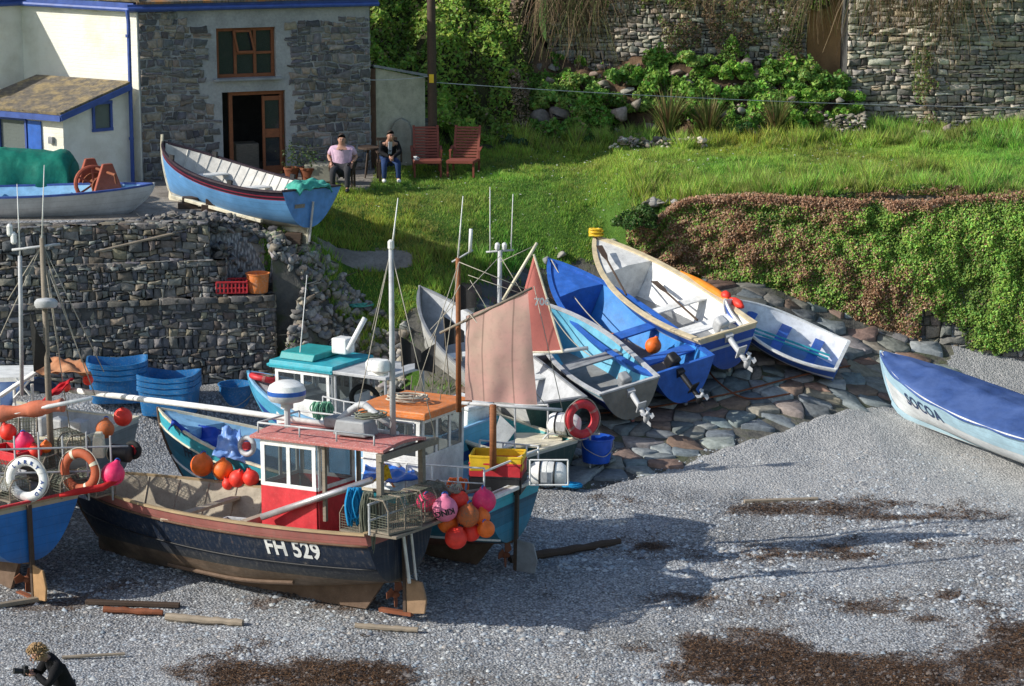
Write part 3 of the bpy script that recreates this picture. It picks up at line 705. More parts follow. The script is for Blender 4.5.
# ------------------------------------------------------------------ foliage
def leaves(P, N, size, cols, up=.3, aspect=.55, jitter=.8):
    """one small two-triangle leaf per point, facing roughly along N"""
    n = len(P); d = N + RNG.standard_normal((n, 3)) * jitter; d[:, 2] += up; d /= np.linalg.norm(d, axis=1)[:, None] + 1e-9
    t = np.cross(d, RNG.standard_normal((n, 3))); t /= np.linalg.norm(t, axis=1)[:, None] + 1e-9; b = np.cross(d, t)
    s = (size * RNG.uniform(.55, 1.35, n))[:, None] if np.isscalar(size) else (size * RNG.uniform(.55, 1.35, n))[:, None]
    V_ = np.stack([P - t * s, P + b * s * aspect, P + t * s, P - b * s * aspect], 1).reshape(-1, 3)
    return V_, np.arange(n * 4).reshape(-1, 4), np.repeat(cols, 4, 0)
LEAF = lambda: attr_mat('leaf', .55, .32, 9, .3, 0, .35)
def blades(X, Y, Z, h, wd, cols, lean=.45):
    n = len(X); a = RNG.uniform(0, 6.28, n); s = np.stack([np.cos(a), np.sin(a), np.zeros(n)], 1) * wd[:, None]
    p = np.stack([X, Y, Z], 1); b = RNG.uniform(0, 6.28, n); tip = np.stack([np.cos(b) * lean, np.sin(b) * lean, np.ones(n)], 1) * h[:, None] * RNG.uniform(.6, 1.2, n)[:, None]
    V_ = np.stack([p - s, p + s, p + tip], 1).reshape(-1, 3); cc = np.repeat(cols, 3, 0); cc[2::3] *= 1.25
    return V_, np.arange(3 * n).reshape(-1, 3), cc
def greens(n, base=(.10, .20, .03), var=.35, dry=.05):
    b = np.array(base)[None] * RNG.uniform(1 - var, 1 + var, (n, 1)); b[:, 0] *= RNG.uniform(.7, 1.3, n); k = RNG.random(n) < dry; b[k] = np.array([.24, .19, .08]) * RNG.uniform(.6, 1.2, (k.sum(), 1)); return b
def lawn_blades():
    n = 360000; X = RNG.uniform(-5.2, 13, n); Y = RNG.uniform(48.3, 61.0, n)
    keep = (zone(X, Y) == 2) & (np.abs(X) < Y * .225); n0 = fbm2(X, Y, .8, 31); n1 = fbm2(X, Y, 3.2, 33); n2 = fbm2(X, Y, .35, 37)
    X, Y, n0, n1, n2 = [q[keep] for q in (X, Y, n0, n1, n2)]; n = len(X); Z = height(X, Y) + .06 * fbm2(X, Y, 1.1, 23) - .01
    rough = sstep(57.0, 58.6, Y + n1 * .5) + (1 - sstep(0, 1.0, Y - 50.6 - np.clip(X - 1, 0, 2) * .3)) * .5 + np.where((X > 2.6) & (Y < 53.6 + n0), .75, 0)
    rough = np.clip(rough, 0, 1); h = .05 + .09 * np.clip(n1 + .2, 0, 1) ** 1.5 + .07 * np.clip(n0, 0, 1) + .26 * rough * np.clip(.5 + n1, .1, 1.5); wd = .008 + .008 * rough
    c = greens(n, (.26, .40, .06), .3, .07); c *= (1 + .3 * n0 + .2 * n1)[:, None]; c[:, 0] *= 1 + .3 * n2; dr = (fbm2(X, Y, .55, 55) + .5 * fbm2(X, Y, 2.2, 56) + .3 * RNG.standard_normal(n)) > .55; c[dr] = c[dr] * .5 + np.array([.15, .13, .04]); kk = (rough > .55) & (RNG.random(n) < .3); c[kk] = c[kk] * .4 + np.array([.16, .14, .06]); c = np.clip(c, .01, .6)
    return blades(X, Y, Z, h, np.full(n, 1.) * wd, c, .5)
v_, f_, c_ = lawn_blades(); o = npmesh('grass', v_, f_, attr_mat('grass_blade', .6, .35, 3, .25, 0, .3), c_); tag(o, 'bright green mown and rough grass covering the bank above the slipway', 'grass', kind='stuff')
# tiny white daisies
n = 420; X = RNG.uniform(-3, 9, n); Y = RNG.uniform(51.5, 60, n); k = zone(X, Y) == 2; X, Y = X[k], Y[k]; P = np.stack([X, Y, height(X, Y) + .09], 1)
v_, f_, c_ = leaves(P, np.tile([0, -.3, 1.], (len(P), 1)), .022, np.tile([.75, .75, .65], (len(P), 1)), 1, 1, .2); o = npmesh('daisies', v_, f_, LEAF(), c_); tag(o, 'white daisies dotted through the lawn', 'flowers', kind='stuff')

# ivy-clad retaining wall on the right
iw = thing('retaining_wall', 'tall stone retaining wall hung with ivy and brown succulents at the right', 'stone wall', (6, 49.8, 1.5)); IW = Vector((6, 49.8, 1.5))
dv = (WL1 - WL0); Lw = dv.length; dv.normalize(); nv = Vector((dv.y, -dv.x, 0))
def ivy_bot(u): x = WL0.x + dv.x * u; return hz(x, WL0.y + dv.y * u - .35) - .2
def ivy_top(u): return 4.02 + .33 * min(1, u / 5) + .12 * math.sin(u * .9) + .1 * noise.noise(Vector((u * 1.3, 0, 0))) - .45 * math.exp(-(u / .5) ** 2)
st = Stones()
for c in courses(0, Lw, .4, 4.2, .17, .3, .45):
    if not c: continue
    c = [(min(max(p[0], 0), Lw), min(max(p[1], ivy_bot(min(max(p[0], 0), Lw)) - .1), ivy_top(p[0]))) for p in c]
    st.cell(c, lambda u, v, h: WL0 + dv * u + Vector((0, 0, v)) + nv * (h - .12 + .10 * (4.3 - v) * .5) - IW, .012, random.uniform(.04, .1), pick(DARKS))
st.build('stonework', STONE(), iw)
b = MB(); b.prism([WL0 + Vector((0, 0, .3)) - IW, WL0 + dv * Lw + Vector((0, 0, .2)) - IW, WL0 + dv * Lw + Vector((0, 0, 4.3)) - IW, WL0 + Vector((0, 0, 3.85)) - IW], -nv * .6); b.build('core', MATS['dark_wall_core'], iw)
def ivy_pts(n):
    u = RNG.uniform(-.35, Lw, n); q = RNG.random(n)
    zt = 4.02 + .33 * np.clip(u / 5, 0, 1) + .12 * np.sin(u * .9) - .5 * np.exp(-(np.clip(u, 0, 99) / .5) ** 2) + .10
    X = WL0.x + dv.x * u; Y = WL0.y + dv.y * u; zb = height(X, Y - .5) + .05
    n1 = fbm2(u, q * 3, 1.0, 41); n2 = fbm2(u, q * 3.2, 2.6, 42); n3 = fbm2(u, q * 3, .5, 43)
    hole = .10 + .28 * n3 + .12 * n2                # bare stones show low down in places
    hole = np.where((u > 6.0), hole + .05, hole - .35); keep = (q > hole * .8)
    z = zb + (zt - zb) * q
    out = .12 + .16 * (.5 + .5 * n1) * np.sin(np.pi * np.clip(q, .05, 1) ** .8) + .12 * n2 + RNG.uniform(-.12, .05, n) + .1 * (1 - q)
    P = np.stack([X + nv.x * out, Y + nv.y * out, z + RNG.uniform(-.04, .04, n)], 1)
    # brown stems: left end, the lip, and drifts through the middle
    br = .75 * np.exp(-(np.clip(u, 0, 99) / 3.0) ** 2) + .9 * sstep(.9, .975, q + .03 * n2) + .5 * np.exp(-((u - 4.2 - 1.2 * (1 - q)) / .9) ** 2) * sstep(.15, .5, .75 - q) + .45 * np.exp(-((u - 6.8) / .8) ** 2) * (q < .35) + .5 * n1 + .22 * n2 + .02 + .3 * n3
    return P[keep], br[keep], n2[keep], q[keep], n1[keep]
P, br, n2, q, n1_ = ivy_pts(190000); n = len(P)
isb = (br + .25 * RNG.standard_normal(n)) > .36
c = greens(n, (.25, .42, .07), .4, .04) * (1 + .4 * n2 + .2 * n1_)[:, None]; pb = np.array([(.42, .22, .12), (.50, .30, .18), (.32, .17, .09), (.54, .38, .25), (.26, .17, .08)])
c[isb] = pb[RNG.integers(0, 5, isb.sum())] * RNG.uniform(.6, 1.3, (isb.sum(), 1)); isb = isb & ~((RNG.random(n) < .25)); pk = isb & (q > .9); c[pk] = c[pk] * np.array([1.0, .95, 1.0])
Nv = np.tile(np.array([nv.x - .7, nv.y, .5]), (n, 1)); v_, f_, c_ = leaves(P, Nv, np.where(isb, .027, .030), np.clip(c, .008, .8), .2, .5, .6)
npmesh('ivy', v_ - np.array(IW), f_, LEAF(), c_, iw)
# lip growth over the top edge
n = 16000; u = RNG.uniform(-.4, Lw, n); t = RNG.random(n); X = WL0.x + dv.x * u - nv.x * t * .55; Y = WL0.y + dv.y * u + t * .55; zt = 4.05 + .35 * np.clip(u / 5, 0, 1) + .1 * fbm2(u, t, 1.5, 50) + .12 * (1 - np.abs(t * 2 - .8)) - .45 * np.exp(-(np.clip(u, 0, 99) / .5) ** 2)
P = np.stack([X, Y, zt + RNG.uniform(-.05, .06, n)], 1); c = pb[RNG.integers(0, 5, n)] * RNG.uniform(.5, 1.0, (n, 1)) * np.array([1.0, 1.0, 1.0]); g = (fbm2(u, t, 1.2, 51) + t * .9) > .35; c[g] = greens(g.sum(), (.09, .17, .03))
v_, f_, c_ = leaves(P, np.tile([0, -.5, 1.], (n, 1)), .035, np.clip(c, .01, .8)); npmesh('trailing_growth', v_ - np.array(IW), f_, LEAF(), c_, iw)

def mound(name, label, cat, c, rad, n, size, base, dry=.05, seed=0, clumps=14, pal=None, kind=None):
    """a bush of leaf clumps: stems plus leaves on many lobes"""
    r = np.random.default_rng(seed + 100); t = thing(name, label, cat, c)
    cl = []; sb = MB()
    for i in range(clumps):
        d = r.standard_normal(3); d /= np.linalg.norm(d); d[2] = abs(d[2]); k = r.uniform(.35, .95); p = d * np.array(rad) * k; s = r.uniform(.25, .5) * min(rad); cl.append((p, s, r.uniform(.65, 1.35)))
        sb.tube([(p[0] * .1, p[1] * .1, -.05), (p[0] * .6, p[1] * .6, p[2] * .4), tuple(p)], [.018, .012, .005], 5)
    sb.build('stem', M('darkwood'), t)
    per = n // clumps; Ps = []; Ns = []; Cs = []
    for p, s, k in cl:
        d = r.standard_normal((per, 3)); d /= np.linalg.norm(d, axis=1)[:, None]; q = p + d * s * r.uniform(.55, 1.1, (per, 1)) * np.array([1, 1, .8]); q[:, 2] = np.maximum(q[:, 2], .01)
        Ps.append(q); Ns.append(d); Cs.append(greens(per, base, .35, dry) * k)
    Ps = np.concatenate(Ps); v_, f_, c_ = leaves(Ps, np.concatenate(Ns), size, np.clip(np.concatenate(Cs), .01, .7)); npmesh('foliage', v_, f_, LEAF(), c_, t)
    return t

# ------------------------------------------------------------------ the bank, the old wall above it, and the hillside
def bank_z(X, Y):
    """rocky planted bank between the lawn and the tall wall"""
    a = sstep(59.0, 61.6, Y + .25 * fbm2(X, Y, .8, 61)); m = sstep(1.0, 1.7, X) * (1 - sstep(7.6, 8.6, X)) + (1 - sstep(1.0, 1.7, X)) * 1.0
    return 4.45 + a * m * (1.55 + .5 * fbm2(X, Y, .9, 62)) * (1 - .0 * X)
bx = np.arange(-4, 9.2, .12); by = np.arange(58.6, 63.2, .12); BX, BY = np.meshgrid(bx, by, indexing='ij')
BZ = bank_z(BX, BY) - .08 + .07 * fbm2(BX, BY, 2.4, 63); BZ = np.where(BX < 1.2, BZ + sstep(60.3, 63, BY) * (1 - sstep(.2, 1.2, BX)) * 1.6, BZ); nb, mb_ = BX.shape; ids = np.arange(nb * mb_).reshape(nb, mb_)
F = np.stack([ids[:-1, :-1], ids[1:, :-1], ids[1:, 1:], ids[:-1, 1:]], -1).reshape(-1, 4)
cb = np.clip(.5 + .6 * fbm2(BX, BY, 1.1, 64), 0, 1)[..., None] * np.array([.11, .065, .04]) + np.array([.05, .035, .022]); o = npmesh('bank', np.stack([BX, BY, BZ], -1).reshape(-1, 3), F, attr_mat('earth', .95, 0, 6, .5, .8, .2, .06), cb.reshape(-1, 3), smooth=True); tag(o, kind='structure')
pts = []
for i in range(170):
    x = random.uniform(.6, 8.4); y = random.uniform(59.2, 61.6); z = float(bank_z(np.array([x]), np.array([y]))[0]); pts.append(((x, y, z), random.choice((.06, .08, .1, .13, .2))))
for (px, py, r) in ((600,118,.32),(620,112,.3),(545,118,.42),(560,112,.4),(548,132,.35),(575,128,.3),(635,105,.3),(840,100,.16),(790,100,.2),(905,142,.2),(878,137,.22),(862,118,.3),(925,135,.25),(950,128,.2)):
    p = W(px, py, Y=60.0); pts.append((tuple(p), r))
rocks('bank_rocks', pts, 'brown and grey rocks poking out of the planted bank below the old wall', 'rocks', pal=[(.26, .20, .16), (.20, .17, .145), (.30, .26, .22), (.14, .12, .11)])
# old dry-stone wall in two stretches with an earth gully between them
def drywall(label, x0, x1, Yw, zb, zt, cw, ch, pal, lean=.12, grp=None):
    t = thing('dry_stone_wall', label, 'stone wall', ((x0 + x1) / 2, Yw, zb)); O = Vector(((x0 + x1) / 2, Yw, zb)); s = Stones()
    yo = lambda u: Yw + .25 * noise.noise(Vector((u * .35, 3, 0)))
    for c in courses(x0, x1, zb, zt, ch, cw, .55):
        if len(c) < 3: continue
        c = [(min(max(p[0], x0), x1), min(p[1], zt + .1 * noise.noise(Vector((p[0] * 1.5, 0, 0))))) for p in c]; big = random.random() < .08
        s.cell(c, lambda u, v, h: Vector((u, yo(u) - h + lean * (v - zb), v)) - O, .009, random.uniform(.08, .12) if big else random.uniform(.02, .08), pick(pal, .25) if random.random() < .6 else pick(pal[:3], .15))
    s.build('stonework', STONE(), t); b = MB()
    b.add([(x - O.x, yo(x) + .06 + lean * (z - zb) - O.y, z - zb) for x in np.linspace(x0, x1, 12) for z in (zb, zt)], [(2 * i, 2 * i + 2, 2 * i + 3, 2 * i + 1) for i in range(11)])
    e0 = Vector((x0, yo(x0) + .03, zb)) - O
    for xx in (x0, x1): b.add([Vector((xx, yo(xx), zb)) - O, Vector((xx, yo(xx) + 1.4, zb)) - O, Vector((xx, yo(xx) + 1.4, zt)) - O, Vector((xx, yo(xx) + lean * (zt - zb), zt)) - O], [(0, 1, 2, 3)])
    b.build('core', MATS['dark_wall_core'], t); return t
GREYW = [(.26, .25, .22), (.36, .34, .30), (.18, .175, .165), (.44, .42, .37), (.22, .20, .17), (.30, .26, .21), (.11, .105, .10), (.38, .32, .24), (.15, .14, .12)]
GREYW = [(x * 1.3, y * 1.25, z * 1.15) for x, y, z in GREYW]
drywall('weathered dry stone wall above the planted bank left of the earth gully', .9, 7.6, 61.9, 5.3, 7.9, .2, .10, GREYW)
drywall('tall grey dry stone wall with pale boulders right of the earth gully', 8.5, 14.6, 60.9, 4.3, 9.6, .28, .10, GREYW[:-1] + [(.36, .33, .29)], .06)
g = MB(); g.grid(lambda a, b: Vector((7.6 + a * 1.2, 62.3 + .25 * math.sin(a * 3.1), 4.6 + b * 4.8)), 14, 20); g.build('earth_face', paint('ochre_earth', (.55, .32, .15), .95, (.2, .1, .05), .5, bumpy=1, scale=2), smooth=True)['kind'] = 'structure'
# hillside leaf masses (left of the wall) : ground plus leaves
def hill_z(X, Y):
    n = fbm2(X, Y, .5, 71); return 4.5 + sstep(58.3, 64.5, Y + .5 * n) * (5.6 + .9 * n)
hx = np.arange(-4.4, 16, .15); hy = np.arange(57.9, 74, .15); HX, HY = np.meshgrid(hx, hy, indexing='ij')
def hill_full(X, Y):
    left = hill_z(X, Y) + .35 * fbm2(X, Y, 1.3, 72); top = 7.75 + np.clip(Y - 62.2, 0, 20) * .75 + .3 * fbm2(X, Y, .9, 73)
    top = np.where(X > 8.3, top + 1.5, top); k = sstep(.3, 1.3, X); right = np.where(Y < 62.1, 0, top)
    return left * (1 - k) + right * k
HZ = hill_full(HX, HY); nb, mb_ = HX.shape; ids = np.arange(nb * mb_).reshape(nb, mb_)
F = np.stack([ids[:-1, :-1], ids[1:, :-1], ids[1:, 1:], ids[:-1, 1:]], -1).reshape(-1, 4); okf = (HZ.reshape(-1)[F].min(1) > 4.2); F = F[okf]
o = npmesh('hillside', np.stack([HX, HY, HZ - .15], -1).reshape(-1, 3), F, attr_mat('earth', .95), np.tile([.05, .05, .02], (nb * mb_, 1)), smooth=True); tag(o, kind='structure')
def scrub(n, x0, x1, y0, y1, seed):
    X = RNG.uniform(x0, x1, n); Y = RNG.uniform(y0, y1, n); n1 = fbm2(X, Y, 1.1, seed); n2 = fbm2(X, Y, 2.7, seed + 1)
    Z = hill_full(X, Y); ok = Z > 4.3; lump = .42 * np.clip(n1 + .2, 0, 1) + .16 * n2; Z = Z - .08 + lump + RNG.uniform(-.14, .10, n)
    P = np.stack([X, Y - lump * .5, Z], 1); return P[ok], n1[ok], n2[ok], X[ok], Y[ok]
P, n1, n2, X, Y = scrub(150000, -4.4, 9.0, 58.2, 67, 81)
n = len(P); brown = (np.exp(-((X - 1.2) / 1.5) ** 2) * 1.15 + .25 * n1 + .25 * fbm2(X, P[:, 2], .9, 88) + np.where(X > 6, .3, 0)) > .62
c = greens(n, (.22, .34, .05), .35, .05) * (1 + .45 * n1 + .3 * n2)[:, None]; tan = np.array([(.38, .27, .18), (.28, .19, .12), (.45, .35, .25), (.2, .14, .09)]); brown = brown | (RNG.random(n) < .04)
c[brown] = tan[RNG.integers(0, 4, brown.sum())] * RNG.uniform(.5, 1.2, (brown.sum(), 1)); v_, f_, c_ = leaves(P, np.tile([-.3, -.7, .6], (n, 1)), np.where(brown, .05, .062), np.clip(c, .008, .7), .1, .5, .75)
f_ok = f_; o = npmesh('scrub', v_, f_ok, LEAF(), c_); tag(o, 'dense green scrub and brown bracken covering the hillside above and beside the house', 'undergrowth', kind='stuff')
# hanging dead stems and grasses over the walls
def hang(n, spots, seed, cols):
    V_, F_, C_ = [], [], []
    for _ in range(n):
        x0, x1, Yw, zt, ln = random.choice(spots); x = random.uniform(x0, x1); p = Vector((x, Yw - random.uniform(.05, .4), zt + random.uniform(-.5, .4)))
        L = ln * random.uniform(.15, 1.0) ** 1.5; k = 5; sw = random.uniform(-.55, .55); c = random.choice(cols); m = random.uniform(.6, 1.3); o_ = len(V_); wv = random.uniform(.004, .009)
        for i in range(k + 1):
            t = i / k; q = p + Vector((sw * t * L + .04 * math.sin(6 * t + x * 9), -.22 * math.sin(t * 2.6) - .04 * t, .1 * math.sin(t * 3) - L * t * t * .55 - L * t * .45))
            V_ += [(q.x - wv * (1 - .6 * t), q.y, q.z), (q.x + wv * (1 - .6 * t), q.y - .004, q.z)]; C_ += [tuple(v * m for v in c)] * 2
        for i in range(k): F_.append((o_ + 2 * i, o_ + 2 * i + 1, o_ + 2 * i + 3, o_ + 2 * i + 2))
    return V_, F_, C_
spots = [(.7, 2.6, 61.2, 8.3, 1.4), (.7, 2.2, 61.2, 8.0, 1.8), (2.6, 5.5, 61.7, 8.1, .7), (7.5, 7.8, 61.6, 8.6, 1.6), (8.6, 9.8, 60.7, 8.6, 1.8), (9.9, 11.4, 60.7, 8.5, 2.3), (11.3, 12.4, 60.7, 8.8, 1.2), (5.5, 7.5, 61.7, 8.0, .5)]
V_, F_, C_ = hang(3000, spots, 1, [(.20, .13, .08), (.13, .085, .05), (.27, .20, .12), (.10, .10, .04), (.12, .15, .05)]); o = npmesh('dead_bracken', V_, F_, attr_mat('dry_stem', .8, .2, 20, .3, 0), np.array(C_)); tag(o, 'brown dead stems trailing down over the old stone walls', 'bracken', kind='stuff')
# leafy growth on the bank
spots = [(535,95,.55),(560,88,.6),(585,80,.5),(600,95,.55),(620,75,.5),(650,72,.55),(665,85,.5),(690,70,.45),(600,110,.4),(580,108,.45),(640,95,.45),(700,95,.5),(720,75,.5),(745,90,.45),(760,75,.5),(775,100,.45),(790,80,.6),(810,72,.55),(805,100,.55),(825,92,.45),(840,80,.45),(850,95,.4),(855,110,.35),(830,70,.5),(800,120,.45),(880,120,.35),(700,110,.4)]
hues = [(.22, .40, .06), (.17, .34, .05), (.27, .42, .09), (.14, .28, .05)]
words = ['above the cave-like dark corner', 'left of the flax clumps', 'halfway up the bank', 'near the top of the bank', 'just under the dry stone wall', 'beside the earth gully']
for i, (px, py, r) in enumerate(spots):
    p = W(px, py + 6, Y=60.9 - (py - 70) * .025); p.z = max(float(bank_z(np.array([p.x]), np.array([p.y]))[0]) if p.x > 1 else p.z - .2, p.z - .35)
    side = 'left' if px < 640 else ('middle' if px < 760 else 'right')
    t = mound('leafy_plant', 'leafy green plant on the %s of the rocky bank below the old wall' % side, 'plant', tuple(p), (r * 1.35, r * .8, r * 1.0), 2200, .055, random.choice(hues), .03, i, 12); t['group'] = 'leafy plants on the %s of the bank' % side
# two flax clumps, a fennel bush, a red shrub
def flax(label, p, n, L, cols, spread=.8):
    t = thing('flax_plant', label, 'plant', p); V_, F_, C_ = [], [], []
    for i in range(n):
        a = random.uniform(0, 6.28); l = L * random.uniform(.6, 1.15); out = random.uniform(.1, spread); c = random.choice(cols); m = random.uniform(.6, 1.3); o_ = len(V_); wv = random.uniform(.016, .03)
        sx, sy = -math.sin(a), math.cos(a)
        for k in range(6):
            q = k / 5; r_ = out * l * q ** 1.6 * .75; z = l * (q - .42 * out * q ** 2.6); w_ = wv * (1 - q ** 2 * .95)
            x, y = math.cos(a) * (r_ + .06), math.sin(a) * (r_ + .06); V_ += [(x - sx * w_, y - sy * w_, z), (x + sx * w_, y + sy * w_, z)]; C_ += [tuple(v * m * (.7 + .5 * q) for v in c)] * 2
        for k in range(5): F_.append((o_ + 2 * k, o_ + 2 * k + 1, o_ + 2 * k + 3, o_ + 2 * k + 2))
    npmesh('foliage', V_, F_, LEAF(), np.array(C_), t); return t
FL = [(.20, .24, .07), (.30, .27, .10), (.13, .17, .05), (.24, .15, .08), (.10, .13, .04)]
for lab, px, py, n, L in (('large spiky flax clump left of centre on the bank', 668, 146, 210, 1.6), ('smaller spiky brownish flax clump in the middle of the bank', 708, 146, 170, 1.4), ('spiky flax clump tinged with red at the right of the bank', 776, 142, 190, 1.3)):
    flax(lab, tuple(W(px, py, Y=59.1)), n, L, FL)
mound('fennel_bush', 'feathery green bush between two flax clumps on the bank', 'bush', tuple(W(740, 145, Y=59.0)), (.4, .35, .75), 5200, .028, (.05, .13, .035), .02, 71, 16)
mound('red_shrub', 'small red-leaved shrub at the foot of the bank beside the flax', 'shrub', tuple(W(757, 143, Y=58.8)), (.22, .2, .35), 600, .04, (.26, .03, .03), .1, 72, 8)
mound('bush', 'rounded bright green bush at the left end of the lawn border', 'bush', tuple(W(590, 152, Y=58.3)), (.75, .4, .42), 5200, .045, (.06, .16, .025), .02, 73, 18)
mound('bush', 'blue-green bush by the dark corner of the bank', 'bush', tuple(W(520, 150, Y=58.3)), (.5, .35, .45), 2500, .05, (.07, .13, .06), .02, 74, 12)
mound('bush', 'tuft of tall green leaves behind the right-hand lounger', 'bush', tuple(W(470, 152, Y=56.6)), (.35, .3, .35), 1500, .05, (.10, .22, .04), .02, 75, 9)
mound('bush', 'yellow-green bush on the crest right of the gully foot', 'bush', tuple(W(905, 150, Y=58.9)), (.8, .35, .35), 3500, .045, (.10, .2, .04), .05, 76, 14)
mound('bush', 'grassy green bush in front of the tall right-hand wall', 'bush', tuple(W(985, 150, Y=58.6)), (.9, .4, .5), 4500, .045, (.11, .2, .04), .06, 77, 14)
mound('bush', 'dark green weeds at the left end of the ivy wall', 'bush', tuple(W(632, 226, Y=50.8)), (.5, .4, .45), 2600, .04, (.06, .13, .025), .05, 78, 12)
pts = []
for i in range(90): p = W(random.uniform(610, 705), 162, Y=57.6); pts.append(((p.x, 57.6 + random.uniform(-.12, .12), 4.5 + random.uniform(.0, .22)), random.uniform(.06, .12)))
o = rocks('garden_wall', pts, 'low tumbledown row of grey stones edging the back of the lawn', 'stone edging', None, GREYW)
pts = []
for i in range(130): p = W(random.uniform(826, 868), 130, Y=59.2); pts.append(((p.x, 59.3 + random.uniform(-.1, .2), 4.5 + random.uniform(0, .55)), random.uniform(.06, .12)))
rocks('garden_wall', pts, 'short stub of piled grey stones at the right end of the bank', 'stone pile', None, GREYW, .5)
pts = [((*tuple(G(x, y))[:2], hz(*tuple(G(x, y))[:2]) + .03), r) for x, y, r in ((612,250,.16),(640,222,.15),(652,230,.2),(660,240,.22),(645,236,.15),(560,262,.18),(548,266,.15),(655,252,.18),(668,262,.18),(676,272,.16))]
for q_ in pts: rocks('edge_stone', [q_], 'grey stone lying at the left end of the ivy wall, one of several', 'stone', None, LITE)['group'] = 'stones at the left end of the ivy wall'

# weeds growing in the rubble and between the slabs
n = 5200; X = RNG.uniform(-4.9, 3.0, n); Y = RNG.uniform(46.8, 51.5, n); k = (fbm2(X, Y, 1.4, 91) > .25) & (zone(X, Y) == 1) & ~((X > .2) & (Y < 48.5)); X, Y = X[k], Y[k]; n = len(X)
v_, f_, c_ = blades(X, Y, height(X, Y) + .02, RNG.uniform(.06, .2, n), np.full(n, .014), greens(n, (.14, .26, .05), .35, .2), .8); tag(npmesh('weeds', v_, f_, attr_mat('grass_blade'), c_), 'straggling green weeds between the stones of the slipway head', 'weeds', kind='stuff')

# green cover creeping over the bank, and creepers on the old walls
n = 60000; X = RNG.uniform(.4, 8.8, n); Y = RNG.uniform(58.9, 61.9, n); n1 = fbm2(X, Y, 1.3, 101); n2 = fbm2(X, Y, 3.5, 102); k = n1 + .5 * n2 > .02; X, Y, n1, n2 = X[k], Y[k], n1[k], n2[k]; n = len(X)
P = np.stack([X, Y, bank_z(X, Y) + np.clip(n1, 0, 1) * .45 * RNG.random(n) + .12 * n2], 1); c = greens(n, (.17, .33, .05), .4, .1) * (1 + .5 * n2)[:, None]
v_, f_, c_ = leaves(P, np.tile([-.5, -.5, .7], (n, 1)), .05 * (1 + .5 * n2), np.clip(c, .01, .7)); tag(npmesh('ground_cover', v_, f_, LEAF(), c_), 'rough green weeds and brambles sprawling over the rocky bank', 'ground cover', kind='stuff')
n = 90000; X = RNG.uniform(.8, 14.5, n); Z = RNG.uniform(4.6, 9.2, n); n1 = fbm2(X * 1.3, Z, .75, 103); n2 = fbm2(X, Z, 3, 104); right = X > 8.4
topz = np.where(right, 8.6, 7.9); k = (n1 + .35 * n2 + .55 * sstep(topz - 1.1, topz + .3, Z)) > np.where(right, .55, .50); k &= ~((X > 7.5) & (X < 8.5)) & ~((~right) & (Z < 5.6)); X, Z, n1, n2, right = [q[k] for q in (X, Z, n1, n2, right)]; n = len(X)
Yw = np.where(right, 60.9 + .06 * (Z - 4.3), 61.9 + .12 * (Z - 5.3)) - .12 - RNG.random(n) * .22; P = np.stack([X, Yw, Z], 1); br_ = (fbm2(X, Z * .5, .8, 105) + .35 * RNG.standard_normal(n)) > .05
c = greens(n, (.14, .22, .05), .4, .1) * (1 + .4 * n2)[:, None]; c[br_] = np.array([(.28, .19, .11)]) * RNG.uniform(.4, 1.3, (br_.sum(), 1)); v_, f_, c_ = leaves(P, np.tile([-.6, -.7, .4], (n, 1)), .038, np.clip(c, .01, .7), .1, .4, .8)
tag(npmesh('wall_creeper', v_, f_, LEAF(), c_), 'patchy green and brown creeper clinging to the old stone walls at the back', 'creeper', kind='stuff')
# ------------------------------------------------------------------ stone house
HG = 4.17
A0 = W(137, 0, Y=54.0); B0 = W(369, 0, Y=55.85); A0.z = B0.z = HG
hd = (B0 - A0); HL = hd.length; hd.normalize(); hn = Vector((hd.y, -hd.x, 0))
house = thing('stone_house', 'two-storey rubble stone house with blue fascia and brown wooden windows behind the pale blue boat', 'house', tuple(A0)); OA = A0.copy()
def hu(px, py=None, Y=None):
    """distance along the stone front of a sight line"""
    # intersect ray column px with the front plane
    best = min((abs((W(px, 100, Y=A0.y + hd.y * u).x) - (A0.x + hd.x * u)), u) for u in [i * .02 for i in range(-20, 300)]); return best[1]
def hzv(py, u): return W(0, py, Y=A0.y + hd.y * u).z - HG
ET = hzv(7, 2)
wu0, wu1 = hu(218), hu(277); wv0, wv1 = hzv(78, 2.2), hzv(28, 2.2)
du0, du1 = hu(222), hu(285); dv1 = hzv(92, 2.2)
def fm(u, v, h): return A0 + hd * u + Vector((0, 0, v)) + hn * h - OA
def in_open(u, v, e=0.0): return (wu0 - e < u < wu1 + e and wv0 - e < v < wv1 + e) or (du0 - e < u < du1 + e and v < dv1 + e)
m, n, l, bs = newmat('lime_render'); co = n.new('ShaderNodeTexCoord').outputs['Object']; n1 = noise_n(n, l, co, 1.6, 6, .6); n2 = noise_n(n, l, co, 18, 5, .7)
c = ramp(n, l, n1.outputs[0], [(.3, (.28, .285, .28)), (.55, (.40, .40, .39)), (.75, (.48, .47, .45))]).outputs[0]; c = mixc(n, l, 1.0, c, ramp(n, l, n2.outputs[0], [(.3, (.78,) * 3), (.7, (1.1,) * 3)]).outputs[0], 'MULTIPLY')
l.new(c, bs.inputs['Base Color']); bs.inputs['Roughness'].default_value = .95; bump(n, l, n2.outputs[0], .5, .02, bs); LIME = m
b = MB(); T = .45
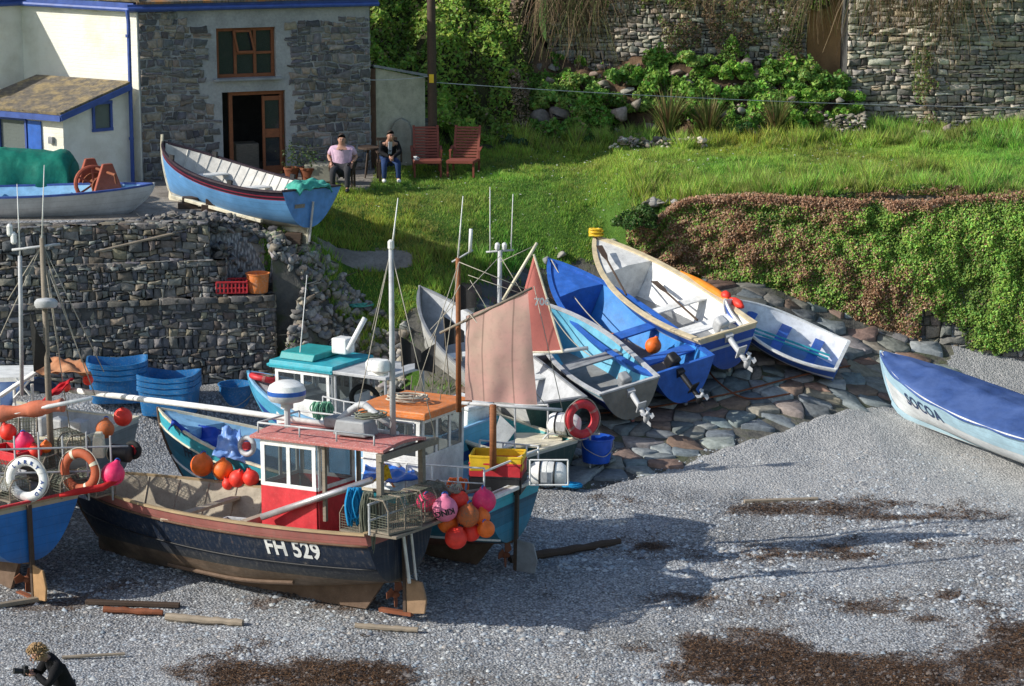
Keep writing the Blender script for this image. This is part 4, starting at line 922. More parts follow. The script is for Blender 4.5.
# wall panels round the two openings, each a solid block
us = [0, du0, wu0, wu1, du1, HL]; us = sorted(set(us))
def blk(u0, u1, v0, v1): b.prism([fm(u0, v0, 0), fm(u1, v0, 0), fm(u1, v1, 0), fm(u0, v1, 0)], -hn * T)
blk(0, min(du0, wu0), 0, ET); blk(max(du1, wu1), HL, 0, ET); ul, ur = min(du0, wu0), max(du1, wu1)
blk(ul, ur, wv1, ET); blk(ul, ur, dv1, wv0)
if wu0 > ul: blk(ul, wu0, wv0, wv1)
if wu1 < ur: blk(wu1, ur, wv0, wv1)
if du0 > ul: blk(ul, du0, 0, dv1)
if du1 < ur: blk(du1, ur, 0, dv1)
# other walls of the house
DEP = 4.6; back = -hn * DEP
b.prism([fm(HL, 0, -T - .003), fm(HL, ET, -T - .003), fm(HL, ET, -DEP), fm(HL, 0, -DEP)], -hd * .4); b.prism([fm(0, 0, -DEP), fm(HL, 0, -DEP), fm(HL, ET, -DEP), fm(0, ET, -DEP)], -hn * .3)
b.build('wall', LIME, house)
s = Stones()
def rend(u, v):     # smooth rendered panel around window and door
    k = .16 + .12 * noise.noise(Vector((u * 2, v * 2, 0))); return in_open(u, v, k) or v > ET - .35 - .15 * noise.noise(Vector((u * 1.5, 1, 0))) and u > 1.0 or (wu0 - .3 < u < wu1 + .3 and v > 1.7) 
HS = [(.16, .155, .155), (.21, .195, .175), (.12, .12, .13), (.25, .21, .165), (.18, .17, .165), (.29, .25, .2), (.14, .13, .125)]
P = coursed(0, HL, 0, ET, .2, .33, .35)
for c_ in courses(0, HL, 0, ET, .14, .21, .5):
    p = (sum(q[0] for q in c_) / 6, sum(q[1] for q in c_) / 6)
    if rend(*p): continue
    s.cell([(min(max(q[0], .01), HL), min(max(q[1], 0), ET)) for q in c_], fm, random.uniform(.010, .022), random.uniform(.015, .045), pick(HS, .2), base=-.03)
# the right-hand return of the wall
s.build('stonework', STONE(), house); s = Stones()
fr = lambda u, v, h: fm(HL, v, -u) + hd * h
for c_ in courses(0, 2.5, 0, ET, .2, .33, .3):
    if len(c_) > 2: s.cell([(min(max(q[0], .01), 2.6), min(max(q[1], 0), ET)) for q in c_], fr, .02, .03, pick(HS, .2), base=-.03)
s.build('side_stonework', STONE(), house)
# window
wf = MB(); uc = (wu0 + wu1) / 2; D0 = -.16
def bar(u0, v0, u1, v1, w_=.06, d=.07, off=D0, mb=wf): mb.beam(fm(u0, v0, off), fm(u1, v1, off), d if abs(u1 - u0) > abs(v1 - v0) else w_, w_ if abs(u1 - u0) > abs(v1 - v0) else d, up=(0, 0, 1) if abs(u1 - u0) > abs(v1 - v0) else tuple(hd))
for u in (wu0 + .04, wu1 - .04): bar(u, wv0, u, wv1, .08)
for v in (wv0 + .04, wv1 - .04): bar(wu0, v, wu1, v, .08, .075)
for k in (1 / 3, 2 / 3): bar(wu0 + (wu1 - wu0) * k, wv0, wu0 + (wu1 - wu0) * k, wv1, .07, .068)
bar(wu0 + (wu1 - wu0) / 3, wv0 + .55, wu1, wv0 + .55, .06, .06); win = wf.build('window', M('doorwood'), house, bevel=.006)
g_ = MB(); g_.add([fm(wu0, wv0, D0 - .02), fm(wu1, wv0, D0 - .02), fm(wu1, wv1, D0 - .02), fm(wu0, wv1, D0 - .02)], [(0, 1, 2, 3)]); g_.build('pane', M('glass'), win)
q = MB(); x0 = wu0 + (wu1 - wu0) / 3; x1 = wu0 + (wu1 - wu0) * 2 / 3
for a, bb in (((x0 + .06, wv0 + .58), (x1 - .02, wv0 + .58)), ((x0 - .04, wv1 - .08), (x1 - .12, wv1 - .08))): q.beam(fm(*a, D0 + .08), fm(*bb, D0 + .08), .04, .05)
q.beam(fm(x0 + .06, wv0 + .58, D0 + .08), fm(x0 - .04, wv1 - .08, D0 + .08), .05, .04, up=hd); q.beam(fm(x1 - .02, wv0 + .58, D0 + .08), fm(x1 - .12, wv1 - .08, D0 + .08), .05, .04, up=hd); q.build('sash', M('doorwood'), win)
sl = MB(); sl.box(fm(uc, wv0 - .03, .0), (wu1 - wu0 + .2, .3, .055), Matrix((hd, -hn, Vector((0, 0, 1)))).transposed()); sl.build('sill', M('grey'), win, bevel=.01)
# door
df = MB()
for u in (du0 + .22, du1 - .05): df.beam(fm(u, 0, -.16), fm(u, dv1, -.16), .09, .09, up=hd)
df.beam(fm(du0 + .18, dv1 - .05, -.16), fm(du1, dv1 - .05, -.16), .085, .09); dr = df.build('door_frame', M('doorwood'), house, bevel=.006)
lf = MB(); l0, l1 = du1 - .50, du1 - .1
for u in (l0, l1): lf.beam(fm(u, .02, -.1), fm(u, dv1 - .12, -.1), .09, .05, up=hd)
for v, h_ in ((.12, .2), (.98, .2), (dv1 - .18, .1)): lf.beam(fm(l0, v, -.1), fm(l1, v, -.1), .046, h_)
lf.build('door', M('doorwood'), house, bevel=.005); g_ = MB(); g_.add([fm(l0, .1, -.11), fm(l1, .1, -.11), fm(l1, dv1 - .15, -.11), fm(l0, dv1 - .15, -.11)], [(0, 1, 2, 3)]); g_.build('pane', M('glass'), dr)
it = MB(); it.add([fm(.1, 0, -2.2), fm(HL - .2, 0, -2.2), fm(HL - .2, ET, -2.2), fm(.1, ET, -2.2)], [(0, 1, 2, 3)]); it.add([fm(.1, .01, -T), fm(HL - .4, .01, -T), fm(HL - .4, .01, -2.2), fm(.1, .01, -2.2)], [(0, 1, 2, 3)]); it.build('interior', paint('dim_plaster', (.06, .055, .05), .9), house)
tb = MB(); tb.box(fm((du0 + du1) / 2 - .05, .35, -.75), (.55, .5, .7), Matrix((hd, -hn, Vector((0, 0, 1)))).transposed()); tb.build('counter', M('oldwood'), house, bevel=.02)
fa = MB(); fa.beam(fm(-.25, ET + .03, .12), fm(HL + .18, ET + .03, .12), .05, .17); fa.tube([fm(-.25, ET + .02, .19), fm(HL + .18, ET - .01, .19)], .05, 8); fa.build('fascia', M('trim'), house)
rf = MB(); rot = None
rf.prism([fm(-.05, ET + .12, .22), fm(-.05, ET + .17, .22), fm(-.05, ET + 1.3, -2.3), fm(-.05, ET + 1.24, -2.3)], hd * (HL + .25)); rf.prism([fm(-.05, ET + 1.25, -2.3), fm(-.05, ET + 1.31, -2.3), fm(-.05, ET + .17, -DEP - .2), fm(-.05, ET + .12, -DEP - .2)], hd * (HL + .25))
m, n, l, bs = newmat('lichen_slate'); co = n.new('ShaderNodeTexCoord').outputs['Object']; br = n.new('ShaderNodeTexBrick'); br.inputs['Scale'].default_value = 3.2
mp = n.new('ShaderNodeMapping'); mp.inputs['Rotation'].default_value = (0, 0, R(20)); l.new(co, mp.inputs[0]); l.new(mp.outputs[0], br.inputs['Vector']); br.inputs['Color1'].default_value = (.20, .17, .13, 1); br.inputs['Color2'].default_value = (.13, .11, .09, 1); br.inputs['Mortar'].default_value = (.03, .03, .03, 1); br.inputs['Mortar Size'].default_value = .012; br.inputs['Row Height'].default_value = .28; br.inputs['Brick Width'].default_value = .42
n1 = noise_n(n, l, co, 3.5, 6, .7); c = mixc(n, l, ramp(n, l, n1.outputs[0], [(.46, (0, 0, 0)), (.6, (.8,) * 3)]).outputs[0], br.outputs[0], (.36, .27, .13)); c2 = mixc(n, l, 1.0, c, ramp(n, l, noise_n(n, l, co, 22, 5).outputs[0], [(.3, (.7,) * 3), (.7, (1.15,) * 3)]).outputs[0], 'MULTIPLY'); l.new(c2, bs.inputs['Base Color']); bs.inputs['Roughness'].default_value = .9; bump(n, l, br.outputs[1], -.6, .02, bs); ROOF = m
m2 = m.copy(); m2.name = 'orange_lichen_slate'
for nd_ in m2.node_tree.nodes:
    if nd_.type == 'MIX' and nd_.inputs[0].is_linked and nd_.blend_type == 'MIX': nd_.inputs[7].default_value = (.42, .17, .04, 1)
rf.build('roof', m2, house)
# ------------------------------------------------------------------ cream cottage beside it, with lean-to
m, n, l, bs = newmat('whitewash'); co = n.new('ShaderNodeTexCoord').outputs['Object']; n1 = noise_n(n, l, co, 1.3, 5, .6); br = n.new('ShaderNodeTexBrick'); br.inputs['Scale'].default_value = 3.0
mp = n.new('ShaderNodeMapping'); mp.inputs['Rotation'].default_value = (R(90), 0, 0); l.new(co, mp.inputs[0]); l.new(mp.outputs[0], br.inputs['Vector']); br.inputs['Mortar Size'].default_value = .03; br.inputs['Mortar Smooth'].default_value = 1.0
n2 = noise_n(n, l, co, 20, 5, .7); c = ramp(n, l, n1.outputs[0], [(.25, (.68, .64, .52)), (.5, (.86, .83, .72)), (.8, (.92, .89, .79))]).outputs[0]
hh = n.new('ShaderNodeMath'); hh.operation = 'MULTIPLY_ADD'; hh.inputs[1].default_value = -.35; l.new(br.outputs[1], hh.inputs[0]); l.new(n2.outputs[0], hh.inputs[2]); l.new(c, bs.inputs['Base Color']); bs.inputs['Roughness'].default_value = .9; bump(n, l, hh.outputs[0], .45, .03, bs); WASH = m
Cc = A0 - hd * .03 + hn * .02; D1 = W(25, 100, Y=56.0); D1.z = HG; D2 = W(-160, 100, Y=53.4); D2.z = HG
cot = thing('cream_cottage', 'cream whitewashed cottage wing with blue gutter at the top left', 'house', tuple(Cc))
def seg(mb, p, q, z0, z1, th_=.35, side=1):
    d = (q - p).normalized(); nn = Vector((d.y, -d.x, 0)); mb.prism([p + Vector((0, 0, z0)) - Cc, q + Vector((0, 0, z0)) - Cc, q + Vector((0, 0, z1)) - Cc, p + Vector((0, 0, z1)) - Cc], -nn * th_ * side)
b = MB(); seg(b, D1, Cc, 0, ET + .1); seg(b, D2, D1 + Vector((.0, -.004, 0)), 0, ET + .1); b.build('wall', WASH, cot)
b = MB()
for p, q_ in ((D1, Cc), (D2, D1)):
    d = (q_ - p).normalized(); nn = Vector((d.y, -d.x, 0)); b.beam(p + nn * .06 + Vector((0, 0, ET + .06)) - Cc, q_ + nn * .06 + Vector((0, 0, ET + .04)) - Cc, .06, .2); b.tube([p + nn * .15 + Vector((0, 0, ET + .0)) - Cc, q_ + nn * .15 + Vector((0, 0, ET)) - Cc], .055, 8)
b.build('gutter', M('trim'), cot)
b = MB(); b.add([D2 + Vector((0, -.2, ET + .2)) - Cc, D1 + Vector((0, -.2, ET + .2)) - Cc, Cc + Vector((.1, -.2, ET + .2)) - Cc, Cc + Vector((.1, 3, ET + 1.7)) - Cc, D1 + Vector((0, 3, ET + 1.7)) - Cc, D2 + Vector((0, 3, ET + 1.7)) - Cc], [(0, 1, 4, 5), (1, 2, 3, 4)]); b.build('roof', ROOF, cot, solid=.08)
b = MB(); pp = W(127, 10, Y=53.75); p2 = W(133, 185, Y=53.75); x_ = [pp, Vector((p2.x + .02, pp.y, pp.z - .25)), Vector((p2.x, p2.y, HG + .05))]
b.tube([p - Cc for p in x_], .045, 8)
for z in (1.0, 2.2, 3.3): b.tube([Vector((p2.x, 53.75, HG + z)) - Cc, Vector((p2.x, 53.75, HG + z + .06)) - Cc], .058, 8)
b.build('downpipe', M('trim'), cot, smooth=2)
# lean-to
K = W(62, 100, Y=52.75); K.z = HG; K2 = W(130, 100, Y=53.85); K2.z = HG; K3 = K + Vector((-.92, .55, 0)) * 2.6; K3.z = HG
lt = thing('lean_to', 'low cream lean-to with lichen slate roof, blue door and tiny blue window', 'lean-to', tuple(K)); 
zl = W(62, 113, Y=52.75).z - HG; zh = W(127, 82, Y=53.8).z - HG; up = lambda z: Vector((0, 0, z)) - K
gd = (K2 - K).normalized(); gn = Vector((gd.y, -gd.x, 0)); b = MB()
b.prism([K + up(0), K2 + up(0), K2 + up(zh - .06), K + up(zl - .06)], -gn * .25)
fd = (K - K3).normalized(); fn = Vector((fd.y, -fd.x, 0)); dl = (K3 - K).length
b.prism([K3 + up(0), K + up(0) - fd * .003, K + up(zl - .08) - fd * .003, K3 + up(zl - .08)], -fn * .25); b.build('wall', WASH, lt)
b = MB(); e = gn * .12; e2 = fn * .16; r0 = K + up(zl) + e + e2; r1 = K2 + up(zh) + e + e2 * .2; r3 = K3 + up(zl) + e2; r2 = r1 + (K3 - K)
b.add([r3, r0, r1, r2], [(0, 1, 2, 3)]); b.build('roof', ROOF, lt, solid=.06)
b = MB(); b.beam(r0 + gn * .02 - Vector((0, 0, .09)), r1 + gn * .02 - Vector((0, 0, .09)), .04, .13); b.build('bargeboard', M('trim'), lt); b = MB(); b.beam(r3 - Vector((0, 0, .1)), r0 - Vector((0, 0, .1)), .05, .13); b.build('fascia', M('trim'), lt)
def on_g(t, v, h=0): return K + gd * t + Vector((0, 0, v)) + gn * h - K
gl = (K2 - K).length; t0 = gl * .44; t1 = gl * .70; v0 = 1.0 + .15; v1 = v0 + .62
v1 = W(0, 103, Y=53.3).z - HG; v0 = W(0, 130, Y=53.3).z - HG; b = MB()
for a, c_ in (((t0, v0), (t1, v0)), ((t0, v1), (t1, v1))): b.beam(on_g(a[0] - .04, a[1], .02), on_g(c_[0] + .04, c_[1], .02), .06, .07)
for t in (t0, t1): b.beam(on_g(t, v0, .02), on_g(t, v1, .02), .07, .055, up=tuple(gd))
wn = b.build('window', M('trim'), lt); b = MB(); b.add([on_g(t0, v0, .01), on_g(t1, v0, .01), on_g(t1, v1, .01), on_g(t0, v1, .01)], [(0, 1, 2, 3)]); b.build('pane', M('glass'), wn)
def on_f(t, v, h=0): return -fd * t + Vector((0, 0, v)) + fn * h
b = MB(); b.prism([on_f(.62, 0, .01), on_f(1.0, 0, .01), on_f(1.0, zl - .22, .01), on_f(.62, zl - .22, .01)][::-1], fn * .03); b.build('door', M('blue'), lt)
b = MB()
for t in (1.05, 1.85): b.beam(on_f(t, .8, .03), on_f(t, zl - .22, .03), .07, .05, up=tuple(fd))
for v in (.8, zl - .2): b.beam(on_f(1.05, v, .03), on_f(1.85, v, .03), .05, .07)
wn = b.build('window', M('trim'), lt); b = MB(); b.add([on_f(1.05, .8, .015), on_f(1.85, .8, .015), on_f(1.85, zl - .2, .015), on_f(1.05, zl - .2, .015)], [(0, 1, 2, 3)]); b.build('pane', M('glass'), wn)
b = MB(); b.box(on_f(.33, zl - .62, .04), (.13, .07, .15), Matrix((fd, -fn, Vector((0, 0, 1)))).transposed()); b.build('meter_box', M('grey'), lt, bevel=.01)
# shed
p0 = W(376, 100, Y=56.2); p1 = W(425, 100, Y=56.9); p0.z = p1.z = 4.2; sd_ = (p1 - p0).normalized(); sn = Vector((sd_.y, -sd_.x, 0)); zt0 = W(0, 68, Y=56.2).z - 4.2; zt1 = W(0, 78, Y=56.9).z - 4.2
sh = thing('shed', 'small cream shed with sloping felt roof and dark door post between house and pole', 'shed', tuple(p0)); b = MB()
b.prism([Vector((0, 0, 0)), p1 - p0, p1 - p0 + Vector((0, 0, zt1)), Vector((0, 0, zt0))], -sn * 1.6); b.build('wall', paint('shed_render', (.52, .49, .37), .9, (.2, .2, .15), .5), sh)
b = MB(); b.prism([Vector((-.1, 0, zt0 + .03)) + sn * .12, p1 - p0 + sd_ * .15 + Vector((0, 0, zt1 + .01)) + sn * .12, p1 - p0 + sd_ * .15 + Vector((0, 0, zt1 + .07)) + sn * .12, Vector((-.1, 0, zt0 + .09)) + sn * .12], -sn * 1.9); b.build('roof', M('grey'), sh)
b = MB(); b.box(sd_ * -.1 + Vector((0, 0, zt0 / 2)), (.16, .2, zt0)); b.build('post', M('brown'), sh)
a0 = W(390, 100, Y=56.3); a0.z = 4.2; b = MB(); pr = [(0, 0), (.52, 0), (.52, .85), (.42, 1.05), (.26, 1.14), (.1, 1.05), (0, .85)]; b.prism([(x, 0, z) for x, z in pr], (0, .3, 0)); o = b.build('stone_slab', paint('pale_slab', (.32, .31, .25), .9, (.15, .15, .12), .5), bevel=.03); o.location = a0; tag(o, 'round-topped pale stone slab standing in front of the shed', 'slab')
gp = thing('oil_tank', 'grey stone store in the shade beside the utility pole', 'store', tuple(W(408, 150, Y=57.3).xy) + (4.2,)); gp.name = 'stone_store'; b = MB(); b.box((.3, 0, .5), (.75, .6, 1.0)); b.build('body', MATS['dark_wall_core'], gp, bevel=.06)
s = Stones()
for c_ in vor(coursed(-.07, .67, 0, .95, .16, .22, .3), .4, 1.3):
    if len(c_) > 2: s.cell([(min(max(q[0], -.07), .67), min(max(q[1], 0), 1)) for q in c_], lambda u, v, h: Vector((u, -.3 - h, v)), .012, .04, pick(HS))
s.build('stonework', STONE(), gp)
# utility pole and wires
up_ = W(433, 152, Y=56.3); pole = thing('utility_pole', 'tall dark wooden utility pole with a yellow plate beside the shed', 'pole', (up_.x, up_.y, 4.2)); b = MB(); b.tube([(0, 0, 0), (-.02, 0, 4), (-.03, 0, 7.5)], [.115, .10, .085], 12); b.build('mast', M('darkwood'), pole, smooth=2)
b = MB(); zz_ = W(0, 78, Y=56.3).z - 4.2; b.box((-.02, -.115, zz_), (.11, .02, .2)); b.build('plate', M('yellow'), pole)
b = MB(); b.tube(sag((up_.x, up_.y, 4.2 + zz_ - .1), tuple(W(1060, 108, Y=60.3)), .12, 20), .009, 5); o = b.build('overhead_wire', M('lightgrey')); tag(o, 'thin pale wire running right from the utility pole across the bank', 'wire')
b = MB(); b.tube(sag((up_.x, up_.y, 4.2 + zz_ + .05), tuple(W(368, 80, Y=55.5)), .03, 8), .009, 5); o = b.build('overhead_wire', M('lightgrey')); tag(o, 'short thin wire running left from the utility pole over the shed to the stone house', 'wire')
# loungers
def lounger(label, px, py, rz):
    p = W(px, py, Y=55.4); p.z = hz(p.x, p.y) - .0; t = thing('garden_lounger', label, 'lounger', tuple(p), rotM(0, 0, rz), 'reddish wooden loungers on the lawn'); w_ = .60
    fr = MB(); bs_ = MB(); st_ = MB()
    for x in (-w_ / 2, w_ / 2): fr.beam((x, -.62, .36), (x, .42, .30), .05, .07)
    fr.beam((-w_ / 2, -.62, .36), (w_ / 2, -.62, .36), .05, .07); fr.build('seat_frame', M('redwood'), t, bevel=.006)
    for i in range(8): st_.beam((-w_ / 2, -.55 + i * .12, .385 - .008 * i), (w_ / 2, -.55 + i * .12, .385 - .008 * i), .085, .02, up=(0, 0, 1))
    st_.build('seat', M('redwood'), t)
    a0, a1 = Vector((0, .3, .33)), Vector((0, .72, 1.02))
    for x in (-w_ / 2 + .02, w_ / 2 - .02): bs_.beam(a0 + Vector((x, 0, 0)), a1 + Vector((x, 0, .02)), .055, .05)
    for i in range(11): q = a0.lerp(a1, (i + .8) / 11.2); bs_.beam(q + Vector((-w_ / 2 + .02, -.02, 0)), q + Vector((w_ / 2 - .02, -.02, 0)), .02, .05, up=(0, .52, .85))
    bs_.build('backrest', M('redwood'), t)
    for x in (-1, 1):
        for y, h in ((-.56, .34), (.38, .3)): q = MB(); q.beam((x * w_ / 2, y, 0), (x * w_ / 2, y, h), .06, .045, up=(1, 0, 0)); q.build('leg', M('redwood'), t)
        q = MB(); q.beam((x * (w_ / 2 + .04), .1, .52), (x * (w_ / 2 + .04), .55, .58), .06, .03); q.beam((x * (w_ / 2 + .04), .12, .34), (x * (w_ / 2 + .04), .12, .52), .05, .04, up=(1, 0, 0)); q.build('armrest', M('redwood'), t)
lounger('reddish wooden lounger nearer the utility pole with a mug on its seat', 427, 178, 4); lounger('reddish wooden lounger farther from the utility pole, its seat empty', 464, 178, -7)
mg = MB(); p = W(416, 168, Y=55.2); mg.lathe([(.04, 0), (.045, .1), (.04, .1), (.036, .01)], (0, 0, 0), seg=12); mg.torus((.055, 0, .05), .03, .008, rotM(90), 12, 6); o = mg.build('mug', M('white'), smooth=True); o.location = (p.x, 54.92, hz(p.x, 54.9) + .40); tag(o, 'small pale mug standing on the seat of the left lounger', 'mug')
# pots by the door
for (px, py, r, lb) in ((294, 178, .17, 'terracotta pot with a scraggy plant right of the house door'), (312, 176, .2, 'wide dark tub plant beside the house wall')):
    p = W(px, py, z=4.2); t = thing('flower_pot', lb, 'plant pot', (p.x, 53.9, 4.2)); b = MB(); b.lathe([(r * .7, 0), (r, .28), (r * 1.08, .28), (r * 1.08, .33), (r * .9, .33), (r * .85, .25)], seg=18); b.build('pot', M('rust'), t, smooth=2)
    v_, f_, c_ = leaves(RNG.standard_normal((220, 3)) * np.array([r * .7, r * .7, .16]) + np.array([0, 0, .55]), np.tile([0, 0, 1.], (220, 1)), .035, greens(220, (.07, .12, .04))); npmesh('foliage', v_, f_, LEAF(), c_, t)
bn = thing('stone_trough', 'grey stone trough against the house wall behind the man in the pink shirt', 'trough', (W(322, 160, Y=53.9).x, 53.95, 4.2)); b = MB(); b.prism([(-.35, -.2, 0), (.35, -.2, 0), (.4, -.22, .4), (-.4, -.22, .4)], (0, .42, 0)); b.build('basin', MATS['pale_slab'], bn, bevel=.03)

# ------------------------------------------------------------------ red winch, tarp, crates, buckets
p = W(84, 186, Y=50.6); wn_ = thing('winch', 'rusty red hauling winch with big gear wheel standing behind the white boat', 'winch', (p.x + .1, p.y, 4.18), rotM(0, 0, -58)); wn_.scale = (1.35, 1.35, 1.2); b = MB()
for x in (.05, .75): b.prism([(x, -.35, 0), (x, .35, 0), (x, .18, .55), (x, .08, .85), (x, -.08, .85), (x, -.18, .55)], (.07, 0, 0))
for z in (.15, .5): b.beam((.05, .12, z), (.8, .12, z), .06, .06)
b.build('frame', M('winchred'), wn_, bevel=.015); b = MB(); b.lathe([(.06, .12), (.2, .14), (.2, .17), (.11, .19), (.11, .5), (.2, .52), (.2, .56), (.06, .58)], (.08, 0, .42), rotM(0, 90, 0), 20); b.build('drum', M('rust'), wn_, smooth=2)
b = MB(); b.torus((.42, -.08, .45), .30, .035, rotM(0, 78, 0), 26, 8); 
for k in range(6): b.tube([(.42, -.08, .45), Vector((.42, -.08, .45)) + rotM(0, 78, 0) @ Vector((math.cos(k * 1.047), math.sin(k * 1.047), 0)) * .3], .018, 6)
b.build('gear_wheel', M('winchred'), wn_, smooth=2); b = MB(); b.tube([(-.05, -.02, .72), (1.15, -.02, .70)], .025, 8); b.tube([(1.12, -.02, .7), (1.12, .0, .55)], .02, 8); b.build('shaft', M('rust'), wn_)
# green tarpaulin over something long
p = W(75, 188, Y=50.9); b = MB(); Lx = 3.6
def tarp(a, q):
    x = -Lx * (1 - a); ang = math.pi * q; yy = -.62 * math.cos(ang); zt = 1.18 - .14 * (1 - a) - .06 * math.sin(a * 9); sag_ = .05 * noise.noise(Vector((x * 2.2, q * 3, 0))) + .03 * noise.noise(Vector((x * 7, q * 8, 2)))
    zz = zt * min(1, (math.sin(ang) + .02) ** .35); k = 1 - .12 * (1 - min(1, abs(math.sin(ang)) * 2)); end = 1 if a < .93 else 1 - ((a - .93) / .07) ** 2 * .25
    return Vector((x * 1.0, yy * (1.04 + .05 * math.sin(x * 8) * (1 - math.sin(ang))) , max(.0, (zz + sag_) * end)))
b.grid(tarp, 60, 30); b.add([tarp(1, j / 30) for j in range(31)], [tuple(range(31))]); o = b.build('tarpaulin', fabric('green_tarp', (.012, .20, .14), .6, (.01, .13, .10)), smooth=True, solid=.01); o.location = (p.x, p.y, 4.2); tag(o, 'dark green tarpaulin stretched over a long load behind the white boat', 'tarpaulin')
def bucket(name, label, cat, loc, r, h, mat, group=None, rot=None, handle=True, taper=.82):
    t = thing(name, label, cat, loc, rot, group); b = MB(); b.lathe([(r * taper, 0), (r * (taper + .06), h * .3), (r * .97, h * .96), (r * 1.05, h * .965), (r * 1.05, h), (r * .95, h), (r * (taper - .04), .03), (.001, .03)], seg=28); b.build('body', mat, t, smooth=2)
    if handle: q = MB(); q.tube(catmull([(-r, 0, h * .93), (-r * .9, -r * .4, h * .62), (0, -r * 1.08, h * .35), (r * .9, -r * .4, h * .62), (r, 0, h * .93)], 4), .008, 6); q.build('handle', M('rope'), t)
    return t
p = G(596, 469); bucket('bucket', 'bright blue plastic bucket standing on the boulders below the open boats', 'bucket', (p.x, p.y, p.z + .12), .31, .46, M('bluebin'), rot=rotM(0, 2, 20))
bucket('bucket', 'large orange plastic bucket of stones on the ledge of the tiered wall', 'bucket', tuple(W(258, 292, Y=48.12) * 1), .24, .40, M('orange'), handle=False)
t = bpy.data.objects['bucket.001'] if 'bucket.001' in bpy.data.objects else None
p = W(236, 411, Y=46.9); bucket('bin', 'dark blue round plastic bin in the shade behind the turquoise boat bow', 'bin', (p.x, p.y, p.z - .03), .34, .60, M('bluetub'), handle=True)
p = W(232, 292, Y=48.0); ct = thing('fish_crate', 'empty red slatted plastic crate on the wall ledge left of the orange bucket', 'crate', tuple(p), rotM(0, 0, 6)); 
def crate(parent, w_=.62, d=.4, h=.24, mat=None, name='body', slats=True):
    b = MB(); b.box((0, 0, .015), (w_, d, .03)); b.beam((-w_ / 2, -d / 2, h), (w_ / 2, -d / 2, h), .03, .035); b.beam((-w_ / 2, d / 2, h), (w_ / 2, d / 2, h), .03, .035)
    b.beam((-w_ / 2, -d / 2 + .016, h), (-w_ / 2, d / 2 - .016, h), .03, .033); b.beam((w_ / 2, -d / 2 + .016, h), (w_ / 2, d / 2 - .016, h), .03, .033)
    if slats:
        for k in range(9):
            x = -w_ / 2 + w_ * k / 8
            for y in (-d / 2, d / 2): b.box((x, y, h / 2), (.03, .018, h - .03))
        for k in range(1, 5):
            y = -d / 2 + d * k / 5
            for x in (-w_ / 2, w_ / 2): b.box((x, y, h / 2), (.018, .03, h - .03))
        for y in (-d / 2, d / 2): b.box((0, y, h * .5), (w_, .012, .03))
    else:
        for y in (-d / 2, d / 2): b.box((0, y, h / 2), (w_ - .02, .016, h - .04))
        for x in (-w_ / 2, w_ / 2): b.box((x, 0, h / 2), (.016, d - .02, h - .04))
    return b.build(name, mat, parent, bevel=.004)
crate(ct, mat=M('red')).parent = ct
# nested blue fish tubs
def tubmesh(L=1.2, Wd=.82, h=.62):
    b = MB()
    def ring(lx, ly, z, sagz=0):
        out = []
        for k in range(40):
            a = 2 * math.pi * k / 40; ca, sa = math.cos(a), math.sin(a); e = .35; x = lx * math.copysign(abs(ca) ** e, ca); y = ly * math.copysign(abs(sa) ** e, sa); out.append(Vector((x, y, z - sagz * (1 - abs(x / lx) ** 1.6) * (1 if abs(ca) < .95 else .0))))
        return out
    R_ = [ring(L * .42, Wd * .40, 0), ring(L * .43, Wd * .42, .05), ring(L * .475, Wd * .47, h - .12, .06), ring(L * .50, Wd * .50, h - .10, .06), ring(L * .50, Wd * .50, h, .08), ring(L * .47, Wd * .47, h, .08), ring(L * .40, Wd * .38, .06)]
    vs = [p for r_ in R_ for p in r_]; fs = []
    for i in range(len(R_) - 1):
        for k in range(40): fs.append((i * 40 + k, i * 40 + (k + 1) % 40, (i + 1) * 40 + (k + 1) % 40, (i + 1) * 40 + k))
    fs += [tuple(range(39, -1, -1)), tuple(range(240, 280))]; b.add(vs, fs); return b
tm = None
for (px, yy, nm_, rz) in ((119, 46.6, 'left', 6), (170, 46.5, 'right', -8)):
    yy -= .35; p = W(px, 415, Y=yy); z0 = hz(p.x, yy)
    for k in range(3):
        lb = '%s blue plastic fish tub of the %s nested stack in front of the dark wall' % (('bottom', 'middle', 'top')[k], nm_)
        if tm is None: o = tubmesh().build('fish_tub', M('bluetub'), smooth=2); tm = o
        else: o = tm.copy(); C.objects.link(o)
        o.location = (p.x, yy, z0 + .02 + k * .115); o.rotation_euler = (0, 0, R(rz + k * .8)); tag(o, lb, 'fish tub', 'nested blue fish tubs')
# coils of old rope and creel frame on the slope
def coil(name, label, loc, R0, n, r, mat, flat=.25, seed=0, cat='rope'):
    rr = random.Random(seed); pts = []
    for i in range(n * 16):
        a = i * 2 * math.pi / 16; k = R0 * (.65 + .35 * rr.random() * .4 + .3 * math.sin(i * .13 + seed)); pts.append((math.cos(a) * k * 1.15, math.sin(a) * k * .8, r + flat * R0 * (i / (n * 16)) + rr.uniform(0, .02)))
    b = MB(); b.tube(pts, r, 6); o = b.build(name, mat, smooth=True); o.location = loc; return tag(o, label, cat)
coil('rope_coil', 'rusty brown heap of coiled chain and rope on the bank beside the orange bucket', tuple(W(287, 278, Y=48.9)), .34, 9, .018, M('rust'), .5, 3)
coil('rope_coil', 'thin pale rope trailing beside the rusty coil on the bank', tuple(W(300, 284, Y=48.7)), .42, 3, .012, M('rope'), .2, 5)
coil('rope_coil', 'small coil of pale green rope on the bank above the white wheelhouse', tuple(G(360, 312)), .24, 5, .014, M('greenrope'), .3, 8)
coil('rope_coil', 'blue and green rope coil lying by the boulders near the blue bucket', tuple(G(572, 492) + Vector((0, 0, .05))), .18, 5, .02, M('bluerope'), .4, 9)
